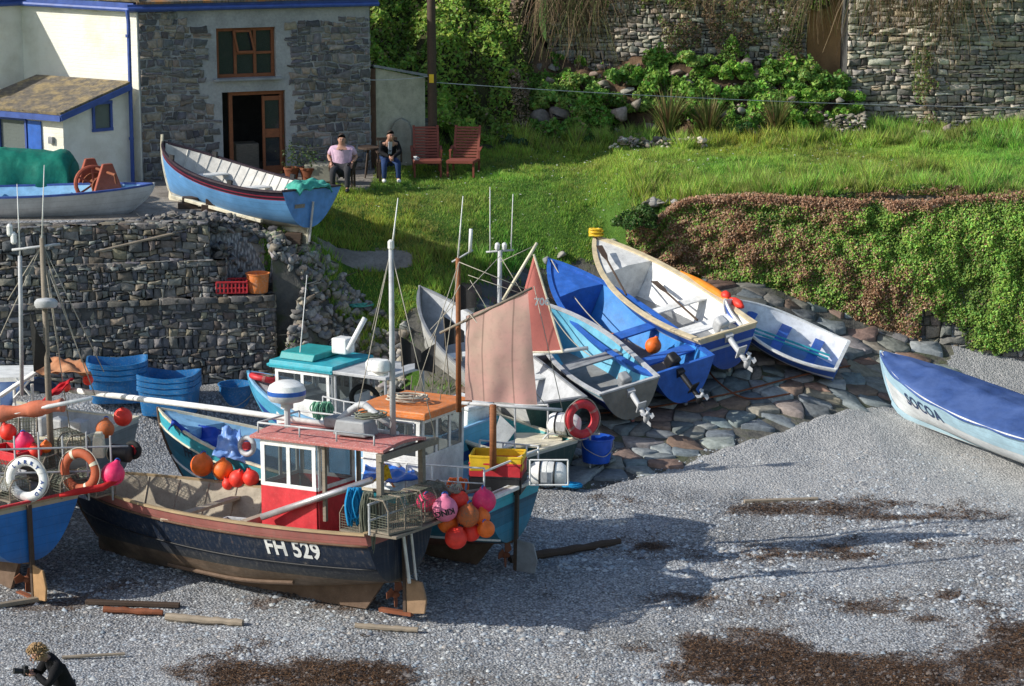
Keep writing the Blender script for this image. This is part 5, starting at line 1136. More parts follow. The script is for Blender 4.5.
# driftwood and timbers
def log(name, label, p, q, r, mat, cat='log', sq=False):
    p = Vector(p); q = Vector(q); mid = (p + q) / 2; b = MB(); n_ = 12; rr = random.Random(int(p.x * 100))
    if sq: b.beam(p - mid, q - mid, r * 2, r * 1.4)
    else: b.tube([(p - mid).lerp(q - mid, i / n_) + Vector((0, 0, rr.uniform(-.12, .12) * r)) for i in range(n_ + 1)], [r * rr.uniform(.8, 1.1) * (1 - .2 * i / n_) for i in range(n_ + 1)], 9)
    o = b.build(name, mat, smooth=0 if sq else 2, bevel=.01 if sq else 0); o.location = mid; return tag(o, label, cat)
def gl_(x, y, r=.06): v = G(x, y); return v + Vector((0, 0, r * .9))
log('log', 'pale driftwood log lying on the shingle below the dark fishing boat', gl_(166, 620), gl_(243, 628), .07, M('driftwood'))
log('log', 'reddish-brown short log left of the pale driftwood log', gl_(104, 616), gl_(163, 618), .06, M('rust'))
log('timber', 'long dark timber in the shade under the dark fishing boat', gl_(86, 606), gl_(180, 612), .05, M('darkwood'), 'timber', True)
log('log', 'bleached driftwood log by the rudder of the dark fishing boat', gl_(355, 630), gl_(418, 637), .055, M('driftwood'))
log('plank', 'pale bleached plank on the shingle right of centre', gl_(744, 503, .03), gl_(818, 503, .03), .045, M('driftwood'), 'plank', True)
log('plank', 'grey plank wedged under the rudder of the bright blue boat', gl_(-14, 614), gl_(46, 602), .05, M('oldwood'), 'plank', True)
log('log', 'thin pale branch lying on the shingle behind the photographer', gl_(62, 660, .03), gl_(125, 658, .03), .028, M('driftwood'))
log('timber', 'long dark baulk of timber on the shingle behind the turquoise stern', gl_(510, 563), gl_(620, 547), .08, M('darkwood'), 'timber')
log('pipe', 'short bright blue pipe on the shingle under the covered boat', gl_(958, 434, .04), gl_(996, 434, .04), .035, M('bluebin'), 'pipe')
log('pole', 'long thin pale pole leaning along the rubble of the quay wall', W(95, 252, Y=47.2), W(196, 228, Y=48.0), .03, M('driftwood'), 'pole')
# ------------------------------------------------------------------ boats
class Hull:
    def __init__(s, L, B, D, tr=.8, rise_b=.35, rise_s=.06, zk=.12, zk_s=None, bow=1.0, full=.42, rake=.12, tx=.0, mid=.4):
        s.__dict__.update(locals()); s.zk_s = zk if zk_s is None else zk_s
    def b(s, t):
        if t < s.mid: return s.B / 2 * (s.tr + (1 - s.tr) * math.sin(math.pi / 2 * t / s.mid))
        q = (t - s.mid) / (1 - s.mid); return s.B / 2 * max(.001, (1 - q ** 2.3)) ** .85
    def zs(s, t):
        z = s.D
        if t > .3: z += s.rise_b * ((t - .3) / .7) ** 2
        if t < .3: z += s.rise_s * ((.3 - t) / .3) ** 2
        return z
    def z0(s, t): return s.zk + (s.zk_s - s.zk) * max(0, 1 - t / .45) ** 1.5 + .25 * s.D * max(0, (t - .82) / .18) ** 3
    def P(s, t, v, side=1, off=0):
        b = s.b(t); z0 = s.z0(t); z1 = s.zs(t); n = s.full + (0.95 - s.full) * max(0, (t - .35) / .65) ** 1.4
        vv = max(0, v); y = b * vv ** n * (1 + .0 * t); y = max(0.0, y - off) if off > 0 else y - off
        x = s.L * t - s.rake * s.D * max(0, 1 - vv) ** 1.7 * max(0, (t - .7) / .3) ** 2 * 3.0
        return Vector((x, side * y, z0 + (z1 - z0) * vv))
    def tv(s, x, z):
        t = min(.999, max(0, x / s.L))
        for _ in range(6):
            v = (z - s.z0(t)) / (s.zs(t) - s.z0(t)); px = s.P(t, min(1, max(0, v))).x; t = min(.999, max(0, t + (x - px) / s.L))
        return t, min(1, max(0, v))
VS = [0, .02, .05, .09, .14, .2, .28, .36, .45, .55, .65, .75, .84, .92, 1.0]
def sheer_pts(h, off=0, dz=0, n=26, side=1, t0=0, t1=1):
    return [h.P(t0 + (t1 - t0) * i / n, 1, side, off) + Vector((0, 0, dz)) for i in range(n + 1)]
def boat(name, label, cat, A, B, h, mat, inmat=None, roll=0, group=None, floor=.25, deck=None, foredeck=None, fmat=None, gun='white', gw=.06, gt=.04, thwarts=(), thmat=None, keel=True, kmat=None, tmat=None, ribs=0, foremat=None, transom_in=True, stripe=None, bowpost=None):
    """A: top of the stem, B: top centre of the transom, both in the world"""
    A = Vector(A); B = Vector(B); D = A - B; dzl = h.zs(1) - h.zs(0)
    h.L = math.sqrt(max(.1, D.length ** 2 - dzl ** 2)); pitch = math.asin(D.z / D.length) - math.atan2(dzl, h.L); yaw = math.atan2(D.y, D.x)
    Rm = Matrix.Rotation(yaw, 3, 'Z') @ Matrix.Rotation(-pitch, 3, 'Y') @ Matrix.Rotation(R(roll), 3, 'X')
    O = B - Rm @ Vector((0, 0, h.zs(0)))
    root = thing(name, label, cat, tuple(O), Rm, group); root['L'] = h.L; h.R = Rm; h.O = O; h.root = root
    del root['L']
    NT = 30; ts = [1 - (1 - i / NT) ** 1.25 for i in range(NT + 1)]
    mb = MB(); mb.uv = []
    nv_ = len(VS)
    for side in (1, -1):
        vs = []; 
        for t in ts:
            for v in VS: p = h.P(t, v, side); vs.append(p); mb.uv.append((p.x, h.zs(t) - p.z))
        fs = []
        for i in range(NT):
            for j in range(nv_ - 1):
                q = (i * nv_ + j, (i + 1) * nv_ + j, (i + 1) * nv_ + j + 1, i * nv_ + j + 1); fs.append(q if side == -1 else q[::-1])
        mb.add(vs, fs)
    mb.build('hull', mat, root, smooth=True)
    # transom
    tb = MB(); tb.uv = []; vs = [h.P(0, v, 1) for v in VS] + [h.P(0, v, -1) for v in VS[::-1]]; vs = [p + Vector((-.003, 0, 0)) for p in vs]
    inn = [p + Vector((.045, 0, 0)) for p in vs]; tb.add(vs + inn, [tuple(range(len(vs)))[::-1], tuple(range(len(vs), 2 * len(vs)))] + [(i, (i + 1) % len(vs), len(vs) + (i + 1) % len(vs), len(vs) + i) for i in range(len(vs))])
    tb.uv = [(p.y, h.zs(0) - p.z) for p in vs + inn]; tr_ = tb.build('transom', tmat or mat, root)
    # inside skin and floor
    inmat = inmat or M('white'); ib = MB(); th_ = .035
    for side in (1, -1):
        vs = []; fs = []; NI = 26
        for i in range(NI + 1):
            t = .012 + .975 * i / NI; zf = max(h.z0(t) + floor, h.z0(t) + .03); vf = (zf - h.z0(t)) / (h.zs(t) - h.z0(t))
            for j in range(7): v = vf + (1 - vf) * j / 6; p = h.P(t, v, side, th_); vs.append(p)
        for i in range(NI):
            for j in range(6): q = (i * 7 + j, (i + 1) * 7 + j, (i + 1) * 7 + j + 1, i * 7 + j + 1); fs.append(q[::-1] if side == -1 else q)
        ib.add(vs, fs)
    ib.build('inner_skin', inmat, root, smooth=True)
    fb = MB(); vs = []
    for i in range(27):
        t = .012 + .975 * i / 26; zf = h.z0(t) + floor; vf = (zf - h.z0(t)) / (h.zs(t) - h.z0(t)); y = h.P(t, vf, 1, th_ - .003).y; x = h.P(t, vf).x
        if deck is not None: zf = h.zs(t) - deck; vf = (zf - h.z0(t)) / (h.zs(t) - h.z0(t)); y = h.P(t, vf, 1, th_ - .003).y; x = h.P(t, vf).x
        vs += [Vector((x, -y, zf)), Vector((x, y, zf))]
    fb.add(vs, [(2 * i, 2 * i + 2, 2 * i + 3, 2 * i + 1) for i in range(26)]); fb.build('floor' if deck is None else 'deck', fmat or M('grey'), root)
    if foredeck:
        b = MB(); vs = []; zz = lambda t: h.zs(t) - .02
        for i in range(13):
            t = foredeck + (.985 - foredeck) * i / 12; y = h.P(t, .98, 1, th_ * .6).y
            vs += [Vector((h.P(t, 1).x, -y, zz(t))), Vector((h.P(t, 1).x, 0, zz(t) + .05 * (1 - i / 12))), Vector((h.P(t, 1).x, y, zz(t)))]
        b.add(vs, [(3 * i, 3 * i + 3, 3 * i + 4, 3 * i + 1) for i in range(12)] + [(3 * i + 1, 3 * i + 4, 3 * i + 5, 3 * i + 2) for i in range(12)])
        t = foredeck; zf = h.z0(t) + floor; vf = (zf - h.z0(t)) / (h.zs(t) - h.z0(t)); y0 = h.P(t, vf, 1, th_).y; y1 = h.P(t, .98, 1, th_ * .6).y; x = h.P(t, 1).x
        b.add([(x, -y0, zf), (x, y0, zf), (x, y1, zz(t)), (x, 0, zz(t) + .05), (x, -y1, zz(t))], [(0, 1, 2, 3, 4)]); b.build('foredeck', foremat or tmat or inmat, root)
    # gunwale cap
    gb = MB()
    for side in (1, -1):
        n_ = 30; vs = []
        for i in range(n_ + 1):
            t = i / n_; o_ = h.P(t, 1, side, -.02); i_ = h.P(t, 1, side, gw - .02 if t < .97 else gw * .5)
            for p in (o_, i_): vs += [p + Vector((0, 0, -gt * .4)), p + Vector((0, 0, gt * .6))]
        fs = []
        for i in range(n_):
            a = i * 4; c_ = a + 4; fs += [(a, c_, c_ + 1, a + 1), (a + 1, c_ + 1, c_ + 3, a + 3), (a + 3, c_ + 3, c_ + 2, a + 2), (a + 2, c_ + 2, c_, a)]
        fs += [(0, 1, 3, 2), (n_ * 4, n_ * 4 + 2, n_ * 4 + 3, n_ * 4 + 1)]; gb.add(vs, fs)
    y = h.b(0); gb.beam((.02, -y + .03, h.zs(0) + .012), (.02, y - .03, h.zs(0) + .012), .07, gt * .9); gb.build('gunwale', M(gun) if isinstance(gun, str) else gun, root)
    if stripe:
        for (dz_, r_, mt) in stripe:
            sb = MB()
            for side in (1, -1): sb.tube([h.P(i / 26, 1 - dz_ / (h.zs(i / 26) - h.z0(i / 26)), side, -.012) for i in range(27)], r_, 6)
            sb.build('rubbing_strip', M(mt), root, smooth=True)
    if keel:
        kb = MB(); kp = [h.P(i / 20, 0) for i in range(21)]; lo = [Vector((p.x, 0, p.z - .03 if (h.zk_s > .35 and p.x < .36) else (0 if p.x < h.L * .8 else max(0, p.z - h.zk)))) for p in kp]; w_ = .03
        vs = []; 
        for p, q in zip(kp, lo): vs += [(p.x, -w_, p.z + .04), (p.x, w_, p.z + .04), (q.x, -w_, q.z - .0), (q.x, w_, q.z - .0)]
        fs = []
        for i in range(20): a = 4 * i; c_ = a + 4; fs += [(a, c_, c_ + 2, a + 2), (a + 1, a + 3, c_ + 3, c_ + 1), (a + 2, c_ + 2, c_ + 3, a + 3)]
        fs += [(0, 2, 3, 1), (80, 81, 83, 82)]; kb.add(vs, fs)
        st_ = [h.P(1 - 0.0, v) for v in VS]; kb.tube([p + Vector((.015, 0, 0)) for p in st_] + [st_[-1] + Vector((.02, 0, bowpost or .03))], .03, 6); kb.build('keel', kmat or mat, root)
    for k, t in enumerate(thwarts):
        t, wd, dz_ = t if isinstance(t, tuple) else (t, .22, .16); z = h.zs(t) - dz_; v = (z - h.z0(t)) / (h.zs(t) - h.z0(t)); y = h.P(t, v, 1, th_).y; q = MB(); q.box((h.L * t, 0, z), (wd, 2 * y, .035)); q.build('thwart', thmat or M('white'), root, bevel=.006)
    if ribs:
        q = MB()
        for i in range(ribs):
            t = .04 + .86 * i / (ribs - 1); vf = (floor) / (h.zs(t) - h.z0(t))
            for side in (1, -1): q = MB(); q.tube([h.P(t, vf + (.985 - vf) * j / 6, side, th_ + .008) for j in range(7)], .014, 5); q.build('rib', inmat, root)
    return root
def loc(h, x, y, z): return h.O + h.R @ Vector((x, y, z))          # boat coordinates to the world
def lettering(text, h, x, z, size, mat, parent, side=1, back=False, shear=0, spacing=1.0, squeeze=.84):
    """painted characters following the hull; x is the middle, in metres from the transom"""
    cu = bpy.data.curves.new('t', 'FONT'); cu.body = text; cu.size = size; cu.align_x = 'CENTER'; cu.align_y = 'CENTER'; cu.resolution_u = 4; cu.offset = .006 * size / .2; cu.space_character = spacing
    ob = bpy.data.objects.new('t', cu); C.objects.link(ob); dg = bpy.context.evaluated_depsgraph_get(); me = bpy.data.meshes.new_from_object(ob.evaluated_get(dg)); bpy.data.objects.remove(ob)
    for v in me.vertices:
        v.co.x *= squeeze
        xx = x - v.co.x * side; zz = z + v.co.y + shear * v.co.x; t, vv = h.tv(xx, zz); p = h.P(t, vv, side, -.009); v.co = p
    if not me.materials: me.materials.append(mat)
    else: me.materials[0] = mat
    me.name = 'registration'; o = bpy.data.objects.new('registration', me); C.objects.link(o); o.parent = parent; return o
def flat_text(text, size, mat, name, M4, parent=None):
    cu = bpy.data.curves.new('t', 'FONT'); cu.body = text; cu.size = size; cu.align_x = 'CENTER'; cu.align_y = 'CENTER'; cu.resolution_u = 4; cu.extrude = .004; cu.offset = .03 * size
    ob = bpy.data.objects.new('t', cu); C.objects.link(ob); dg = bpy.context.evaluated_depsgraph_get(); me = bpy.data.meshes.new_from_object(ob.evaluated_get(dg)); bpy.data.objects.remove(ob); me.transform(M4)
    if not me.materials: me.materials.append(mat)
    else: me.materials[0] = mat
    me.name = name; o = bpy.data.objects.new(name, me); C.objects.link(o); o.parent = parent; return o
def outboard(root, x, y, z, cowl='black', leg='alu', tilt=55, s=1.0, side=0):
    """outboard motor clamped to a transom and tipped up, leg sticking out aft"""
    e = bpy.data.objects.new('outboard_motor', None); C.objects.link(e); e.parent = root; e.location = (x, y, z); e.rotation_euler = (0, R(tilt), R(side)); e.scale = (s,) * 3; e.empty_display_size = .1
    b = MB(); b.box((-.02, 0, .30), (.34, .22, .24), None, 0, .8); b.build('cowling', M(cowl), e, bevel=.05, smooth=2)
    b = MB(); b.box((0, 0, .10), (.16, .14, .22)); b.tube([(-.02, 0, .1), (-.03, 0, -.55)], [.055, .04], 10); b.box((-.08, 0, -.36), (.26, .16, .02)); b.ball((-.03, 0, -.58), .055, (2.4, 1, 1)); b.prism([(-.02, -.006, -.6), (.08, -.006, -.6), (.0, -.006, -.76), (-.06, -.006, -.74)], (0, .012, 0)); b.tube([(.1, 0, .15), (.45, 0, .22)], .018, 8); b.build('drive_leg', M(leg), e, smooth=2)
    b = MB()
    for k in range(3):
        a = k * 2.094; d = Vector((0, math.cos(a), math.sin(a))); q = Vector((0, -math.sin(a), math.cos(a))); c_ = Vector((-.17, 0, -.58)); b.add([c_ + d * .02, c_ + d * .12 + q * .05 + Vector((.02, 0, 0)), c_ + d * .13 - q * .02, c_ + d * .07 - q * .05 - Vector((.02, 0, 0))], [(0, 1, 2, 3)])
    b.ball((-.17, 0, -.58), .03, (1.5, 1, 1)); b.build('propeller', M('lightgrey'), e, solid=.008)
    return e
def child(root, mb, name, mat, **k): return mb.build(name, mat, root, **k)
def ring_buoy(label, c, rot, R0=.30, r=.075, mat=None, bands='white', group=None, flat=.8, rope=True):
    t = thing('life_ring', label, 'life ring', tuple(c), rot, group); b = MB(); b.torus((0, 0, 0), R0, r, seg=40, ms=14, flat=flat); b.build('ring', mat, t, smooth=True)
    for k in range(4):
        b = MB(); a = k * math.pi / 2 + .5
        vs = []
        for i in range(3):
            for j in range(15):
                aa = a + (i - 1) * .09; bb = 2 * math.pi * j / 14; q = R0 + (r + .004) * math.cos(bb); vs.append((q * math.cos(aa), q * math.sin(aa), (r + .004) * flat * math.sin(bb)))
        b.add(vs, [(i * 15 + j, (i + 1) * 15 + j, (i + 1) * 15 + j + 1, i * 15 + j + 1) for i in range(2) for j in range(14)]); b.build('band', M(bands), t, smooth=True)
    if rope:
        pts = []
        for i in range(48): a = i * 2 * math.pi / 48; k = R0 + r * (1.05 + .28 * abs(math.sin((a - .5) * 2))); pts.append((k * math.cos(a), k * math.sin(a), .01))
        b = MB(); b.tube(pts, .010, 6, closed=True); b.build('grab_line', M('rope'), t, smooth=True)
    return t
_bcount = 0
def buoy(label, c, r, kind='buoy_orange', rot=None, group=None, text=None, hang=.25):
    t = thing('buoy', label, 'buoy', tuple(c), rot or rotM(random.uniform(-25, 25), random.uniform(-25, 25), random.uniform(0, 90)), group)
    pr = [(.001, -r)] + [(r * math.sin(math.pi * i / 16), -r * math.cos(math.pi * i / 16)) for i in range(1, 14)] + [(r * .42, r * .93), (r * .26, r * 1.06), (r * .24, r * 1.22), (.001, r * 1.24)]
    b = MB(); b.lathe(pr, seg=24); b.build('float', M(kind), t, smooth=True); b = MB(); b.torus((0, 0, r * 1.16), r * .2, r * .07, rotM(90), 14, 6); b.build('eye', M('blue') if kind != 'buoy_red' else M('black'), t, smooth=True)
    return t
BUOYG = {}
def HF(px, py, fb):
    """point on a sight line that hangs fb above the land"""
    Y = 28.0; t = math.tan(th(py))
    while Y < 75:
        z = CAM_H - Y * t; d = Y * math.cos(PITCH) + (CAM_H - z) * math.sin(PITCH); X = (px - 512) / FPX * d
        if z - hz(X, Y) <= fb: break
        Y += .1
    return Vector((X, Y, z))
def spar(name, root, h, p, q, r, mat, r2=None):
    """p and q in the world; becomes a part of the boat"""
    inv = h.R.transposed(); a = inv @ (Vector(p) - h.O); b_ = inv @ (Vector(q) - h.O); m_ = MB(); m_.tube([a, a.lerp(b_, .5), b_], [r, ((r2 or r) + r) / 2, r2 or r], 8); return m_.build(name, M(mat) if isinstance(mat, str) else mat, root, smooth=True)
def lpts(h, P): inv = h.R.transposed(); return [inv @ (Vector(p) - h.O) for p in P]
def cabin(root, h, x0, x1, hw, zb, zt, zsplit, mlow, mup, mroof, roof_over=.12, roof_x0=None, rake=.08, win_side=2, win_aft=1, win_front=2, roof_t=.05, mframe=None, roof_hw=None):
    """box wheelhouse with real window openings in every wall, glazed"""
    b = MB(); c = MB()
    cr = [(x0, hw), (x1, hw), (x1, -hw), (x0, -hw)]; T = .03
    e = None
    def wallrun(p, q, nwin, name):
        # lower panel
        p = Vector((p[0], p[1], 0)); q = Vector((q[0], q[1], 0)); d = (q - p); L = d.length; d.normalize(); n_ = Vector((d.y, -d.x, 0)) 
        def blk(a0, a1, z0, z1, mb, pr=0): o = p + d * a0 + n_ * pr; o2 = p + d * a1 + n_ * pr; mb.prism([o + Vector((0, 0, z0)), o2 + Vector((0, 0, z0)), o2 + Vector((0, 0, z1)), o + Vector((0, 0, z1))], -n_ * T)
        blk(0, L, zb, zsplit, c)
        wz0, wz1 = zsplit + .06, zt - .09
        blk(0, L, zsplit, wz0, b); blk(0, L, wz1, zt, b)
        g = (L - .08) / nwin; 
        for k in range(nwin + 1): a = .04 + g * k; blk(max(0, a - .035), min(L, a + .035), wz0 + .001, wz1 - .001, b)
        gl = MB(); o = p - n_ * T * .5; o2 = q - n_ * T * .5; gl.add([o + Vector((0, 0, wz0)), o2 + Vector((0, 0, wz0)), o2 + Vector((0, 0, wz1)), o + Vector((0, 0, wz1))], [(0, 1, 2, 3)]); return gl
    gls = [wallrun(cr[i], cr[(i + 1) % 4], k, '') for i, k in ((0, win_side), (1, win_front), (2, win_side), (3, win_aft))]
    lo = c.build('wheelhouse', mlow, root, bevel=.004); up_ = b.build('window_frame', mup, lo, bevel=.004)
    for g in gls: g.build('pane', M('glass'), lo)
    rx0 = roof_x0 if roof_x0 is not None else x0 - roof_over; rh = roof_hw or hw + roof_over; b = MB()
    def rf(a, q): x = rx0 + (x1 + roof_over + rake - rx0) * a; y = -rh + 2 * rh * q; return Vector((x, y, zt + .03 + .06 * math.sin(math.pi * q)))
    b.grid(rf, 8, 10); o = b.build('roof', mroof, root, solid=roof_t, bevel=.01)
    return lo
def antenna(root, x, y, z, L, r=.011, lean=(0, 0)):
    b = MB(); b.tube([(x, y, z), (x, y, z + .12)], r * 2.2, 6); b.tube([(x, y, z + .1), (x + lean[0] * L, y + lean[1] * L, z + L)], [r, r * .5], 6); return b.build('antenna', M('white'), root)
def pot(label, c, rot, w_=.55, d=.42, h=.36, group='lobster pots stowed on the boats'):
    """netted lobster pot: wooden base, hoops and mesh"""
    t = thing('lobster_pot', label, 'lobster pot', tuple(c), rot, group); b = MB(); b.box((0, 0, .02), (w_, d, .03)); b.build('base', M('oldwood'), t)
    f_ = MB(); arch = lambda x, k: [(x, -d / 2 + .01, .03), (x, -d / 2 + .01, h * .7), (x, -d * .3, h), (x, d * .3, h), (x, d / 2 - .01, h * .7), (x, d / 2 - .01, .03)]
    for x in (-w_ / 2 + .01, 0, w_ / 2 - .01): f_.tube(arch(x, 0), .014, 6)
    f_.build('hoop', M('oldwood'), t); n_ = MB(); A_ = arch(0, 0)
    for k in range(int(w_ / .045)): x = -w_ / 2 + k * .045; n_.tube([(x, y, z) for _, y, z in A_], .004, 4)
    for i in range(5):
        for s_ in range(5): q = Vector(A_[i]).lerp(Vector(A_[i + 1]), s_ / 5); n_.tube([(-w_ / 2, q.y, q.z), (w_ / 2, q.y, q.z)], .004, 4)
    for x in (-w_ / 2 + .01, w_ / 2 - .01):
        for k in range(8): y = -d / 2 + d * k / 8; n_.tube([(x, y, .03), (x, y, h * (.7 if abs(y) > d * .3 else .98))], .004, 4)
        for k in range(7): n_.tube([(x, -d / 2 + .02, .04 + k * .04), (x, d / 2 - .02, .04 + k * .04)], .004, 4)
    n_.build('netting', M('net'), t); return t
def rudder_gear(root, h, zk_s, mat, mrud, prop=True):
    b = MB(); b.beam((-.06, 0, -.02), (-.06, 0, h.zs(0) + .02), .07, .06, up=(1, 0, 0)); b.build('rudder_post', M('darkwood'), root, bevel=.005)
    b = MB(); b.prism([(-.08, -.02, .02), (-.42, -.02, .06), (-.46, -.02, .28), (-.38, -.02, .56), (-.08, -.02, .60)], (0, .04, 0)); b.build('rudder', mrud, root, bevel=.012)
    b = MB(); b.box((.12, 0, .02), (.6, .09, .06)); b.build('skeg', M('rust'), root)
    if prop:
        b = MB(); c = Vector((.14, 0, .30)); b.ball(c, .05, (1.8, 1, 1))
        for k in range(3):
            a = k * 2.094 + .3; d = Vector((0, math.cos(a), math.sin(a))); q = Vector((0, -math.sin(a), math.cos(a))); b.add([c + d * .03 - q * .03, c + d * .16 - q * .09 + Vector((.03, 0, 0)), c + d * .24, c + d * .17 + q * .09 - Vector((.03, 0, 0)), c + d * .03 + q * .03], [(0, 1, 2, 3, 4)])
        b.build('propeller', M('rust'), root, solid=.012)
NAVY = (.012, .022, .045)
# ---------------------------------------------------------------- 1 the dark boat FH 529
h1 = Hull(6, 2.2, 1.42, tr=.90, rise_b=.16, rise_s=.05, zk=.17, zk_s=.55, full=.34, rake=.14)
fh = boat('fishing_boat', 'navy blue fishing boat numbered FH 529 with red wheelhouse, nearest on the shingle', 'fishing boat', W(70, 471, Y=39.2), W(401, 522, Y=35.75), h1,
    hullmat('navy_hull', [(0, (.36, .13, .11)), (.20, NAVY)], .60, (.115, .07, .05), .6), inmat=paint('buff_bulwark', (.42, .36, .27), .7, (.2, .15, .1), .6), floor=.62, fmat=paint('buff_deck', (.40, .33, .25), .85, (.18, .14, .1), .7), gun='varnish', roll=2.5, stripe=[(.20, .022, 'brown'), (.62, .014, 'black')], ribs=12, kmat=paint('foul_keel', (.14, .09, .06), .9), tmat=None)
rudder_gear(fh, h1, .6, None, paint('ochre_rudder', (.30, .19, .11), .8, (.15, .1, .07), .5))
cabin(fh, h1, 1.22, 2.28, .50, .75, 2.66, 1.92, M('red'), M('white'), M('palered'), .08, roof_x0=-.10, roof_hw=.60, win_side=2, win_aft=1)
b = MB()
for y in (-.58, .58): 
    for (x, k, w_) in ((-.02, 1, .09), (1.1, .8, .06)): b = MB(); b.beam((x, y * k, 1.45), (x, y * k, 2.66), w_, w_, up=(1, 0, 0)); b.build('canopy_post', M('oldwood'), fh, bevel=.006)
b = MB(); b.beam((-.06, -.95, 2.60), (-.06, .66, 2.60), .09, .11); b.build('canopy_beam', M('oldwood'), fh, bevel=.006)
lettering('FH 529', h1, 1.40, 1.07, .40, paint('sign_white', (.78, .78, .75), .6, (.3, .3, .35), .5), fh, 1, spacing=1.02)
b = MB(); 
for s_ in (1,): # bilge keel
    b.tube([h1.P(.25 + .05 * i, .12, s_, -.03) for i in range(9)], .035, 6)
b.build('bilge_keel', MATS['foul_keel'], fh)
# tall pale mast with whip, stays
mt = W(391, 250, Y=36.2); mb_ = Vector((mt.x, mt.y, 2.7)); spar('mast', fh, h1, mb_, mt, .05, 'lightgrey', .038); tip = W(398, 198, Y=36.2); spar('antenna', fh, h1, mt - Vector((0, 0, .1)), tip, .018, 'white', .007)
b = MB(); P0, = lpts(h1, [mt]); b.lathe([(.03, 0), (.05, .03), (.05, .13), (.02, .16)], P0, seg=10); b.build('mast_light', M('white'), fh)
for q in (W(372, 330, Y=36.2), W(352, 438, Y=36.6), W(436, 440, Y=36.0)): spar('stay', fh, h1, mt, q, .007, 'rope')
b = MB(); q = W(378, 372, Y=36.2); P0, = lpts(h1, [Vector((mt.x - .18, mt.y, q.z))]); b.lathe([(.13, 0), (.155, .03), (.155, .14), (.12, .19), (.001, .2)], P0, seg=20); b.box(P0 + Vector((.05, 0, -.03)), (.3, .12, .04)); b.build('radar', M('white'), fh, smooth=2)
# roof clutter: pale radar dome, fairing, rails
P0 = Vector((1.95, .25, 2.83)); b = MB(); b.lathe([(.10, 0), (.10, .08), (.26, .12), (.30, .18), (.30, .22)], P0 + Vector((0, 0, .30)), seg=28); b.tube([P0, P0 + Vector((0, 0, .32))], .05, 8); o = b.build('radar_dome', M('lightgrey'), fh, smooth=2)
b = MB(); b.lathe([(.30, .22), (.303, .23), (.303, .29)], P0 + Vector((0, 0, .30)), seg=28); b.build('blue_band', M('blue'), o, smooth=2); b = MB(); b.lathe([(.30, .29), (.27, .37), (.17, .43), (.001, .45)], P0 + Vector((0, 0, .30)), seg=28); b.build('dome_cap', M('white'), o, smooth=2)
b = MB()
for y in (-.55, .55):
    b.tube([(.1, y, 2.92), (2.3, y, 2.92)], .016, 6)
    for x in (.1, .8, 1.5, 2.3): b.tube([(x, y, 2.76), (x, y, 2.92)], .014, 6)
b.tube([(2.3, -.55, 2.92), (2.3, .55, 2.92)], .016, 6); b.build('roof_rail', M('lightgrey'), fh, smooth=True)
b = MB(); b.box((.75, .1, 2.92), (.62, .4, .24), None, 0, .85); b.box((1.35, -.3, 2.88), (.4, .3, .16)); b.build('roof_locker', M('grey'), fh, bevel=.03)
b = MB(); b.tube(catmull([(.3, -.35, 2.85), (.6, -.2, 3.1), (1.0, -.4, 3.16), (1.3, -.2, 2.9)], 5), .06, 8); b.build('exhaust', M('lightgrey'), fh, smooth=True)
b = MB(); b.tube(lpts(h1, [W(262, 517, Y=36.25), W(372, 480, Y=35.55)]), .055, 10); b.build('derrick_tube', M('alu'), fh, smooth=True)
b = MB()
for x in (2.7, 3.9): b.beam((x, -h1.b(x / h1.L) + .06, 1.25), (x, h1.b(x / h1.L) - .06, 1.25), .16, .05)
b.build('thwart', MATS['buff_bulwark'], fh, bevel=.006)
b = MB(); b.prism([(2.42, -.75, 1.0), (2.42, .75, 1.0), (2.42, .75, 1.36), (2.42, -.75, 1.36)], (.06, 0, 0)); b.build('bulkhead', MATS['buff_bulwark'], fh)
b = MB(); sx = -.08
for y in (-.98, -.5, 0, .5, .98): b.tube([(sx, y, 1.48), (sx, y, 1.95)], .018, 6)
b.tube([(sx, -1.0, 1.95), (sx, 1.0, 1.95)], .02, 6); b.tube([(sx, -1.0, 1.7), (sx, 1.0, 1.7)], .016, 6); b.build('stern_rail', M('lightgrey'), fh)
b = MB(); b.box((-.28, .0, 1.47), (.5, 1.85, .045)); b.build('stern_platform', M('oldwood'), fh, bevel=.006)
b = MB(); b.tube([(-.10, .12, 1.45), (-.22, .12, .55)], .03, 8); b.tube([(-.10, -.1, 1.45), (-.2, -.1, .5)], .025, 8); b.build('ladder_tube', M('alu'), fh)
# ---------------------------------------------------------------- 2 bright blue boat, far left
h2 = Hull(6.3, 2.3, 1.5, tr=.84, rise_b=.4, zk=.32, zk_s=.62, full=.40)
B2 = W(27, 505, Y=36.65); lb = boat('fishing_boat', 'bright blue transomed fishing boat cut off by the left edge, hung with life rings', 'fishing boat', B2 + Vector((-4.25, 4.6, .22)), B2, h2,
    hullmat('bright_blue_hull', [(0, (.42, .36, .26)), (.07, (.02, .17, .50))], .60, (.30, .19, .10), .2), inmat=M('cream'), floor=.7, fmat=M('oldwood'), gun='varnish', kmat=MATS['foul_keel'])
rudder_gear(lb, h2, .62, None, paint('ochre_rudder2', (.38, .22, .10), .7, (.2, .13, .08), .4))
b = MB(); b.beam((.02, -1.02, 1.6), (.02, 1.02, 1.6), .06, .05); b.build('red_rail', M('red'), lb, bevel=.01)
mt = W(42, 238, Y=38.2); spar('mast', lb, h2, Vector((mt.x, mt.y, 1.2)), mt, .06, 'oldwood', .045); spar('antenna', lb, h2, mt, W(62, 180, Y=38.2) * 0 + W(43, 165, Y=38.2) + Vector((.02, 0, 0)), .014, 'white', .006); 
